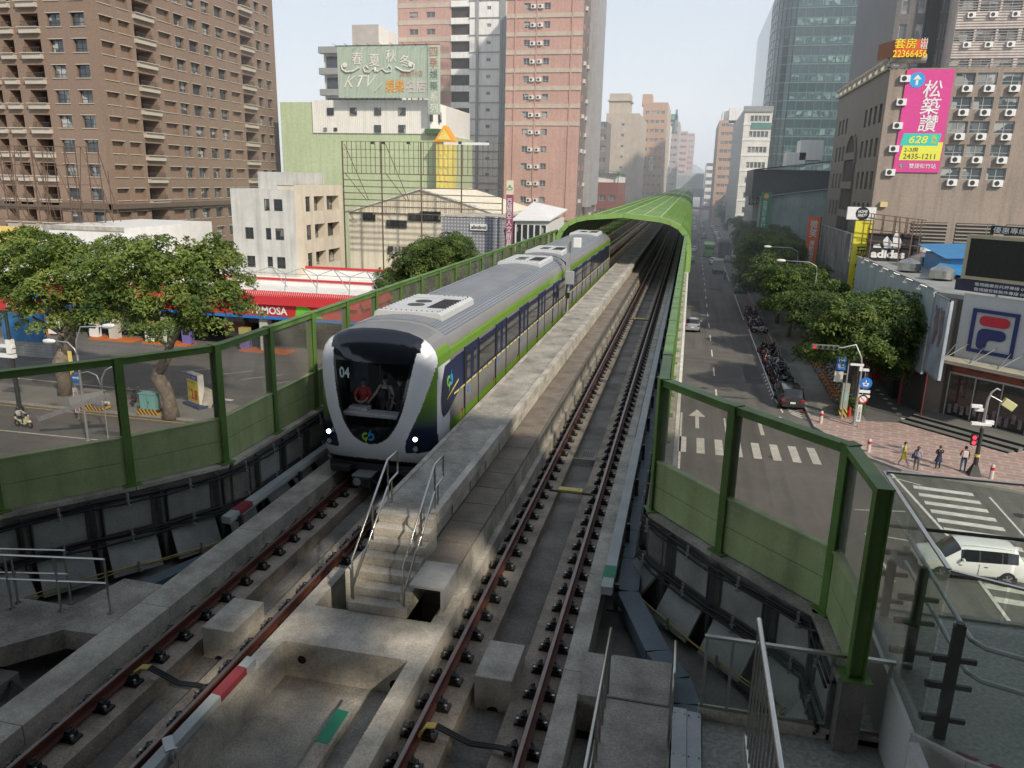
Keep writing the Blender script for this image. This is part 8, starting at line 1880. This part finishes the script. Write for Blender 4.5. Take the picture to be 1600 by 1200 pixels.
def srow(y0,k,dy,grp,lab):
    for i in range(k):
        c = rs.choices(range(5),[6,3,3,2,1])[0]; o = dup(SP[c],(8.95+rs.uniform(-.12,.12),y0+i*dy+rs.uniform(-.06,.06),0),RAD(-78+rs.uniform(-7,7))+(PI if rs.random() < .15 else 0),lab%(cn[c],words(i)),grp,(1.12,1.15,1.1))
srow(67.2,28,.60,'scooters parked in the near row','%s scooter, %s from the graphite car in the nearest parked row')
srow(94.2-.0,25,.62,'scooters parked in the second row','%s scooter, %s counting away in the second parked row')
srow(134.5,22,.72,'scooters parked in the third row','%s scooter, %s beyond the blue grey sedan in the third row')
srow(205,18,1.4,'scooters parked beyond the black truck','%s scooter, %s in the line beyond the black truck')
for p in SP[1:]: drop(p)
sc0 = SP[0]; sc0.location = (-39.6,47.6,.12); sc0.rotation_euler = (0,0,RAD(30)); sc0['label'] = 'dark scooter parked beside the trunk of the left banyan'; sc0['group'] = 'scooters on their own'
# riders
r = dup(sc0,(-43.3,41.25,0),RAD(-97),'cream scooter ridden by a helmeted person on the left cross street','scooters on their own')
for c in r.children:
    if c.name.startswith(('body','front_shield')): c.data = c.data.copy(); c.data.materials[0] = M('scooter_cream',(.60,.57,.38),.35,coat=.4)
ad_ = [(-.25,.0,1.14-.42+.3),(-.30,-.32,1.0-.0),(-.28,-.38,1.02)]
def rider(label, loc, rz, shirt, helm): return person(label, loc, rz, 1.66, 'sit', shirt=shirt, trousers=(.03,.03,.04), extras=(('helmet',helm),), armL=[(-.24,-.18,.80),(-.3,-.42,.76),(-.3,-.5,.78)], armR=[(.24,-.18,.80),(.3,-.42,.76),(.3,-.5,.78)])
rider('helmeted rider in a pale grey shirt on the cream scooter',(-43.55,41.28,.18),RAD(83),(.45,.47,.5),(.05,.03,.04))
r2 = dup(sc0,(6.9,147,0),0,'scooter with a rider just behind the cream box truck','scooters on their own'); rider('rider in dark red on the scooter behind the cream truck',(6.9,146.8,.18),PI,(.22,.03,.05),(.03,.03,.03))
for i,(x,y) in enumerate(((1.7,236),(2.6,228),(6.6,182),(3.0,262))): dup(sc0,(x,y,0),0,'scooter ridden far ahead, %s one among the traffic round the green bus'%['first','second','third','fourth'][i],'scooters on their own'); rider('distant scooter rider, %s one among the traffic near the green bus'%['first','second','third','fourth'][i],(x,y-.2,.18),PI,((.3,.3,.3),(.05,.05,.07),(.4,.38,.36),(.1,.12,.2))[i],((.5,.5,.5),(.03,.03,.03),(.4,.4,.4),(.2,.03,.03))[i])
# hire bicycles
def bike():
    r = T('hire_bicycle','x','bicycle',(0,0,.13)); m_o = M('bike_orange',(.60,.19,.012),.45,var=.1,sc=4); m_y = M('bike_fender_yellow',(.62,.30,.02),.45)
    for y in (-.5,.5): n = MB(); n.tube([(0,y+.31*math.cos(t*PI/10),.33+.31*math.sin(t*PI/10)) for t in range(21)],.022,6,caps=False); w_ = n.build('wheel', m_tyre, r, smooth=True); n = MB(); [n.bar((0,y,.33),(0,y+.3*math.cos(t*PI/6),.33+.3*math.sin(t*PI/6)),.006,.006) for t in range(12)]; n.build('spokes', m_galv, w_)
    n = MB(); n.tube([(0,-.5,.33),(0,-.1,.33),(0,.38,.85)],.022,6); n.tube([(0,-.1,.33),(0,-.2,.85)],.022,6); n.tube([(0,-.16,.7),(0,.38,.78)],.018,6); n.tube([(0,.5,.33),(0,.38,.95)],.02,6); n.build('frame', m_white, r)
    n = MB(); n.tube([(0,-.5+.37*math.cos(t*PI/8),.33+.37*math.sin(t*PI/8)) for t in range(9)],.055,6); n.cbox((0,-.50,.66),(.16,.5,.09)); n.build('rear_fender', m_o, r)
    n = MB(); n.tube([(0,.5+.37*math.cos(t*PI/8),.33+.37*math.sin(t*PI/8)) for t in range(9)],.035,6); n.build('front_fender', m_y, r)
    n = MB(); n.cbox((0,-.22,.90),(.16,.26,.07)); n.build('saddle', m_black, r); n = MB(); n.tube([(-.27,.25,1.02),(0,.38,1.0),(.27,.25,1.02)],.018,6); n.build('handlebar', m_trim, r); n = MB(); n.cbox((0,.55,.82),(.34,.28,.22)); n.build('basket', m_galv, r)
    n = MB(); n.cbox((0,.98,.4),(.12,.10,.8)); n.build('dock_post', m_grey, r); return r
bp_ = bike()
for i in range(17):
    t = i/16; y = 63.8+t*18.3; x = 13.0+.25*t; lb = 'orange and white hire bicycle, %s in the docking row counting from the crossing'%words(i)
    if i == 0: bp_.location = (x,y,.13); bp_.rotation_euler = (0,0,RAD(-102)); bp_['label'] = lb; bp_['group'] = 'docked hire bicycles'; bo = bp_
    elif i not in (8,13): dup(bo,(x,y,.13),RAD(78-180+rs.uniform(-3,3)),lb,'docked hire bicycles')
sc1 = dup(sc0,(12.9,62.3,.13),RAD(-40),'white fronted scooter parked at the near end of the bicycle row','scooters on their own')
make_tree('shrub','low round shrub beside the bicycle row at the foot of the signal poles',(12.9,61.0,.13),[(0,0,.55,.75,.75,.5)],[([(0,0,0),(0,0,.4)],[.05,.04])],77,leaf=.07,dens=90,mat=m_leaf2)['category'] = 'shrub'
# ------------------------------------------------------------------ poles, signals, lamps on the right
b = gz(1334,663,.13); r = pole('traffic_light','horizontal traffic light showing red on a curved grey mast over the pavement corner','traffic light',b.x,b.y,4.6,.10,z=.13)
yl = b.y; e = gy(1272,541,yl)-r.location; c2 = gy(1345,575,yl)-r.location
n = MB(); n.tube([(0,0,4.4),(0,0,c2.z+.1),(-.12,0,c2.z+.75),(-.6,0,e.z+.3),(-1.5,0,e.z+.02),(e.x+.2,0,e.z)],[.07,.065,.06,.055,.05,.045],8); n.build('arm', m_galv, r, smooth=True)
n = MB(); n.cbox((e.x+.75,-.02,e.z),(1.9,.16,.36)); hs = n.build('signal_housing', M('signal_green_grey',(.10,.13,.09),.5), r, bevel=.04)
for k in range(5):
    n = MB(); n.cyl((e.x+.03+k*.37,-.13,e.z),(e.x+.03+k*.37,-.10,e.z),.13,n=16); n.build('signal_lamp', M('signal_red_lit',(.5,.02,.03),.4,emit=1.2,var=0,fine=0) if k == 0 else m_black, hs); n = MB(); n.tube([(e.x+.03+k*.37+.15*math.cos(t*PI/8),-.2,e.z+.15*math.sin(t*PI/8)) for t in range(9)],.03,5); n.build('visor', MATS['signal_green_grey'], hs)
n = MB(); n.cbox((-.35,-.05,4.5),(.9,.16,.14)); n.cbox((.3,0,4.15),(.4,.2,.16)); n.cbox((-.05,0,4.3),(.2,.2,.5)); n.build('camera', m_white, r)
b = gz(1313,655,.13); r = pole('signal_post','grey post next to the mast carrying blue and white street name plates','pole',b.x+.1,b.y+.2,4.5,.07,z=.13); zz = gy(1314,585,b.y).z-.13
n = MB(); c = gy(1328,580,b.y)-r.location; n.box(c.x-.95,c.x-.3,-.06,-.04,c.z+.0,c.z+1.0); n.build('blue_plate', m_blu, r); text('松竹\n路二','lettering',1,m_white,r,(c.x-.62,-.07,c.z+.5),W=.45,H=.7,world=False); n = MB(); n.box(c.x-1.0,c.x-.4,-.06,-.04,c.z-.9,c.z-.1); n.build('white_plate', M('plate_cream',(.55,.54,.48),.5), r); n = MB(); n.tube([(0,0,zz),(c.x-.6,0,zz)],.03,6); n.build('bracket', m_galv, r)
b = gz(1340,668,.13); r = pole('sign_post','post with a round blue cycle sign, a no parking disc and a white plate','sign',b.x,b.y,4.2,.035,z=.13); X = .12
n = MB(); z0 = gy(1345,598,b.y).z-.13; n.cyl((X,-.06,z0),(X,-.04,z0),.42,n=26); n.build('blue_disc', m_blu, r); n = MB(); n.box(X-.16,X+.16,-.07,-.062,z0-.22,z0-.14); n.cyl((X-.14,-.068,z0-.04),(X-.14,-.062,z0-.04),.08,n=10); n.cyl((X+.14,-.068,z0-.04),(X+.14,-.062,z0-.04),.08,n=10); n.bar((X,-.065,z0-.02),(X,-.065,z0+.22),.07,.01); n.build('cycle_symbol', m_white, r)
n = MB(); n.box(X-.36,X+.36,-.06,-.045,z0-.72,z0-.5); n.box(X-.38,X+.38,-.06,-.045,z0-1.05,z0-.85); n.build('white_plate', m_white, r); z1 = gy(1344,623,b.y).z-.13
n = MB(); n.cyl((X-.05,-.06,z1),(X-.05,-.04,z1),.33,n=24); n.build('red_disc', m_redp, r); n = MB(); n.cyl((X-.05,-.07,z1),(X-.05,-.062,z1),.23,n=20); n.build('disc_centre', m_white, r); n = MB(); n.bar((X-.2,-.075,z1+.15),(X+.1,-.075,z1-.15),.06,.01); n.build('disc_slash', m_redp, r)
n = MB(); n.box(X-.3,X-.02,-.06,-.045,z1-1.7,z1-.42); n.build('text_plate', m_white, r); text('人行道禁停','lettering',1,m_black,r,(X-.16,-.07,z1-1.05),W=.17,H=1.05,vert=True,world=False)
r = T('control_cabinet','narrow cream green control cabinet with orange stripes at the foot of the signal mast','cabinet',(12.35,60.1,.13)); n = MB(); n.box(-.25,.25,-.2,.2,.7,2.6); n.build('cabinet_body', M('cabinet_green_cream',(.30,.34,.27),.6), r); n = MB(); n.box(-.28,.28,-.23,.23,0,.7); n.build('striped_base', M_str, r); n = MB(); n.box(-.12,.12,-.21,-.2,1.3,1.9); n.build('notice', M('notice_teal',(.25,.5,.48),.5), r); n = MB(); n.tube([(.5,0,0),(.5,0,.75)],[.14,.08],8); n.build('orange_cone', m_redp, r)
r = T('pavement_sign','dark purple vertical sign board on thin legs beside the alley','sign',(15.1,66.4,.1)); n = MB(); n.box(-.38,.38,-.04,.04,1.1,3.1); n.build('board', M('sign_plum',(.13,.02,.06),.5), r); n = MB(); n.box(-.4,.4,-.05,.05,1.05,1.12); n.build('board_foot', m_white, r); n = MB(); [n.bar((s*.3,0,0),(s*.3,0,1.1),.04,.04) for s in (-1,1)]; n.bar((-.3,-.3,0),(-.3,0,1.5),.03,.03); n.build('leg', m_steel_d, r); text('Yoshido','lettering',1,m_white,r,(0,-.06,2.2),W=.3,H=1.5,world=False) if False else text('咖啡專賣','lettering',1,m_white,r,(0,-.06,2.15),W=.28,H=1.5,vert=True,world=False)
def pavement_bollard(x,y,lb): r = T('bollard',lb,'bollard',(x,y,.13),group='white and red bollards at the kerb'); n = MB(); n.tube([(0,0,0),(0,0,.85),(0,0,.92)],[.13,.11,.05],12); n.build('post', M('bollard_cream',(.5,.46,.40),.7), r, smooth=50); n = MB(); n.cyl((0,0,.55),(0,0,.75),.125,n=12); n.build('band', m_redp, r)
for x,y,lb in ((10.5,57.9,'cream bollard at the near end of the long pavement'),(12.6,52.0,'cream bollard at the rounded kerb corner'),(18.9,48.9,'cream bollard with a red band right of the waiting people')): pavement_bollard(x,y,lb)
# pedestrian signal pole
b = gz(1521,742,.13); r = pole('pedestrian_signal','dark pole with cameras, a yellow flood lamp and a lit red pedestrian signal','traffic light',b.x,b.y,3.0,.15,m_steel_d,z=.13); yl = b.y
tp = gy(1540,625,yl)-r.location; n = MB(); n.tube([(0,0,2.8),(.02,0,tp.z),(.15,0,tp.z+.5),(.4,0,tp.z+.75),(.6,0,tp.z+.65)],[.10,.08,.06,.05,.05],8); n.build('upper_pole', m_galv, r, smooth=True)
n = MB(); n.add([(-.35,-.35,0),(.35,-.35,0),(.35,.35,0),(-.35,.35,0),(-.12,-.12,.7),(.12,-.12,.7),(.12,.12,.7),(-.12,.12,.7)],[(0,1,5,4),(1,2,6,5),(2,3,7,6),(3,0,4,7)]); n.build('footing', m_steel_d, r); n = MB(); n.cyl((0,0,1.2),(0,0,1.35),.17,n=12); n.build('yellow_band', m_yellow, r)
zc_ = gy(1524,687,yl).z-.13; n = MB(); n.box(-.5,-.2,-.12,.1,zc_-.35,zc_+.35); hs = n.build('signal_box', m_black, r, bevel=.02); n = MB(); n.cyl((-.35,-.14,zc_+.16),(-.35,-.12,zc_+.16),.12,n=14); n.cyl((-.35,-.14,zc_-.16),(-.35,-.12,zc_-.16),.12,n=14); n.build('red_lamp', M('ped_red_lit',(.8,.03,.06),.4,emit=2,var=0,fine=0), hs)
zc_ = gy(1530,662,yl).z-.13; n = MB(); n.cbox((-.1,0,zc_),(1.1,.25,.18)); n.cbox((.35,.1,zc_+.1),(.5,.2,.25)); n.cbox((-.55,-.1,zc_+1.1),(.6,.2,.2)); n.cbox((-.3,.1,zc_+.85),(.5,.2,.2)); n.build('camera', m_white, r, bevel=.02)
n = MB(); c = gy(1576,632,yl)-r.location; n.cbox((c.x,0,c.z),(.75,.3,.5),M=Matrix.Rotation(RAD(30),3,'Y')); n.build('flood_lamp', M('lamp_cream_yellow',(.5,.48,.24),.6), r, bevel=.04); n = MB(); n.tube([(.1,0,tp.z+.3),(c.x-.3,0,c.z+.1)],.03,6); n.build('bracket', m_galv, r)
# street lamps right
for i,(hx,hy,ex,ey,xb,yb_) in enumerate(((1295,488,1352,530,14.0,64.5),(1214,408,1247,425,13.6,88),(1190,386,1215,398,13.6,104),(1150,343,1160,350,13.4,150),(1140,338,1150,344,13.4,170))):
    h_ = gy(hx,hy,yb_-0.0); r = pole('street_lamp','curved arm street lamp over the right lane, %s from the crossing'%['first','second','third','fourth','fifth'][i],'street lamp',xb,yb_,h_.z-1.2,.09,z=.13); r['group'] = 'street lamps over the right lane'
    hx_ = max(h_.x, xb-4.2)-xb; lamp_arm(r,[(0,0,h_.z-1.3),(-.1,0,h_.z-.5),(-.9,0,h_.z-.1),(hx_+.85,0,h_.z-.05)],(hx_+.9,0,h_.z-.05),(-1,0,0))
# people waiting at the corner
person('person in a yellow top and bright yellow bottoms with a pale backpack, stepping along',(14.15,49.75,.13),RAD(75),1.62,shirt=(.55,.42,.05),trousers=(.32,.30,.3),skin=(.42,.26,.19),extras=(('skirt',(.72,.52,.02)),('backpack',(.45,.55,.5)),'whiteshoes'),legs=[[(-.12,-.16,.5),(-.12,-.34,.12),(-.12,-.46,.07)],[(.10,.10,.5),(.12,.28,.12),(.12,.18,.05)]],armL=[(-.26,-.02,1.18),(-.36,-.22,1.05),(-.38,-.3,1.02)])
person('person in a grey lavender top and dark trousers carrying a navy bag behind the back',(14.75,49.15,.13),RAD(150),1.60,shirt=(.34,.30,.36),trousers=(.09,.09,.09),extras=(('bag',(.03,.03,.10)),'longhair'),hair=(.05,.03,.02))
person('person in a black top and flared navy skirt holding a phone near the chest',(16.15,49.75,.13),RAD(190),1.58,shirt=(.02,.02,.028),trousers=(.012,.012,.014),extras=(('skirt',(.02,.025,.07)),('frontbag',(.5,.45,.42)),'whiteshoes'),hair=(.09,.045,.03),armL=[(-.24,-.03,1.16),(-.14,-.22,1.22),(-.08,-.26,1.27)],armR=[(.24,-.03,1.16),(.14,-.22,1.22),(.08,-.26,1.27)])
pr_ = person('person in red shirt with a white sling and blue jeans beside the signal pole',(17.55,49.7,.13),RAD(170),1.70,shirt=(.55,.02,.035),trousers=(.07,.11,.20),extras=(('backpack',(.6,.58,.56)),),mask=True,armR=[(.25,.03,1.15),(.24,-.16,1.0),(.16,-.26,1.02)])
r = T('smartphone','dark phone held by the woman in the navy skirt','phone',(16.15,49.5,1.28)); n = MB(); n.cbox((0,0,0),(.08,.02,.15)); n.build('phone_body', m_black, r); n = MB(); n.cbox((0,.012,0),(.07,.004,.13)); n.build('screen', m_hl, r)
r['label'] = 'dark phone held by the person in the navy skirt'
# people by the far left pole, mostly hidden
person('person in dark trousers standing behind the far left pole',(-57.0,52.5,.1),RAD(160),1.7,shirt=(.1,.12,.14),trousers=(.05,.09,.12),extras=('whiteshoes',))
# haze between the houses: thin air with an added glow, over the whole city beyond the station
if HAZE:
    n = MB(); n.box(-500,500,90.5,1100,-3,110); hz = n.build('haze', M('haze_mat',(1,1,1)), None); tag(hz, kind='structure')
    m = bpy.data.materials.new('haze_air_glow'); m.use_nodes = True; N = m.node_tree.nodes; L = m.node_tree.links; N.remove(N['Principled BSDF']); vs_ = N.new('ShaderNodeVolumeScatter'); vs_.inputs['Color'].default_value = (.95,.97,1,1); vs_.inputs['Density'].default_value = HAZE
    em = N.new('ShaderNodeEmission'); em.inputs['Color'].default_value = (.80,.90,1,1); em.inputs['Strength'].default_value = HAZE*.34; ads = N.new('ShaderNodeAddShader'); L.new(vs_.outputs[0], ads.inputs[0]); L.new(em.outputs[0], ads.inputs[1])  # faint emission stands in for multiple scattering and brightens the distance
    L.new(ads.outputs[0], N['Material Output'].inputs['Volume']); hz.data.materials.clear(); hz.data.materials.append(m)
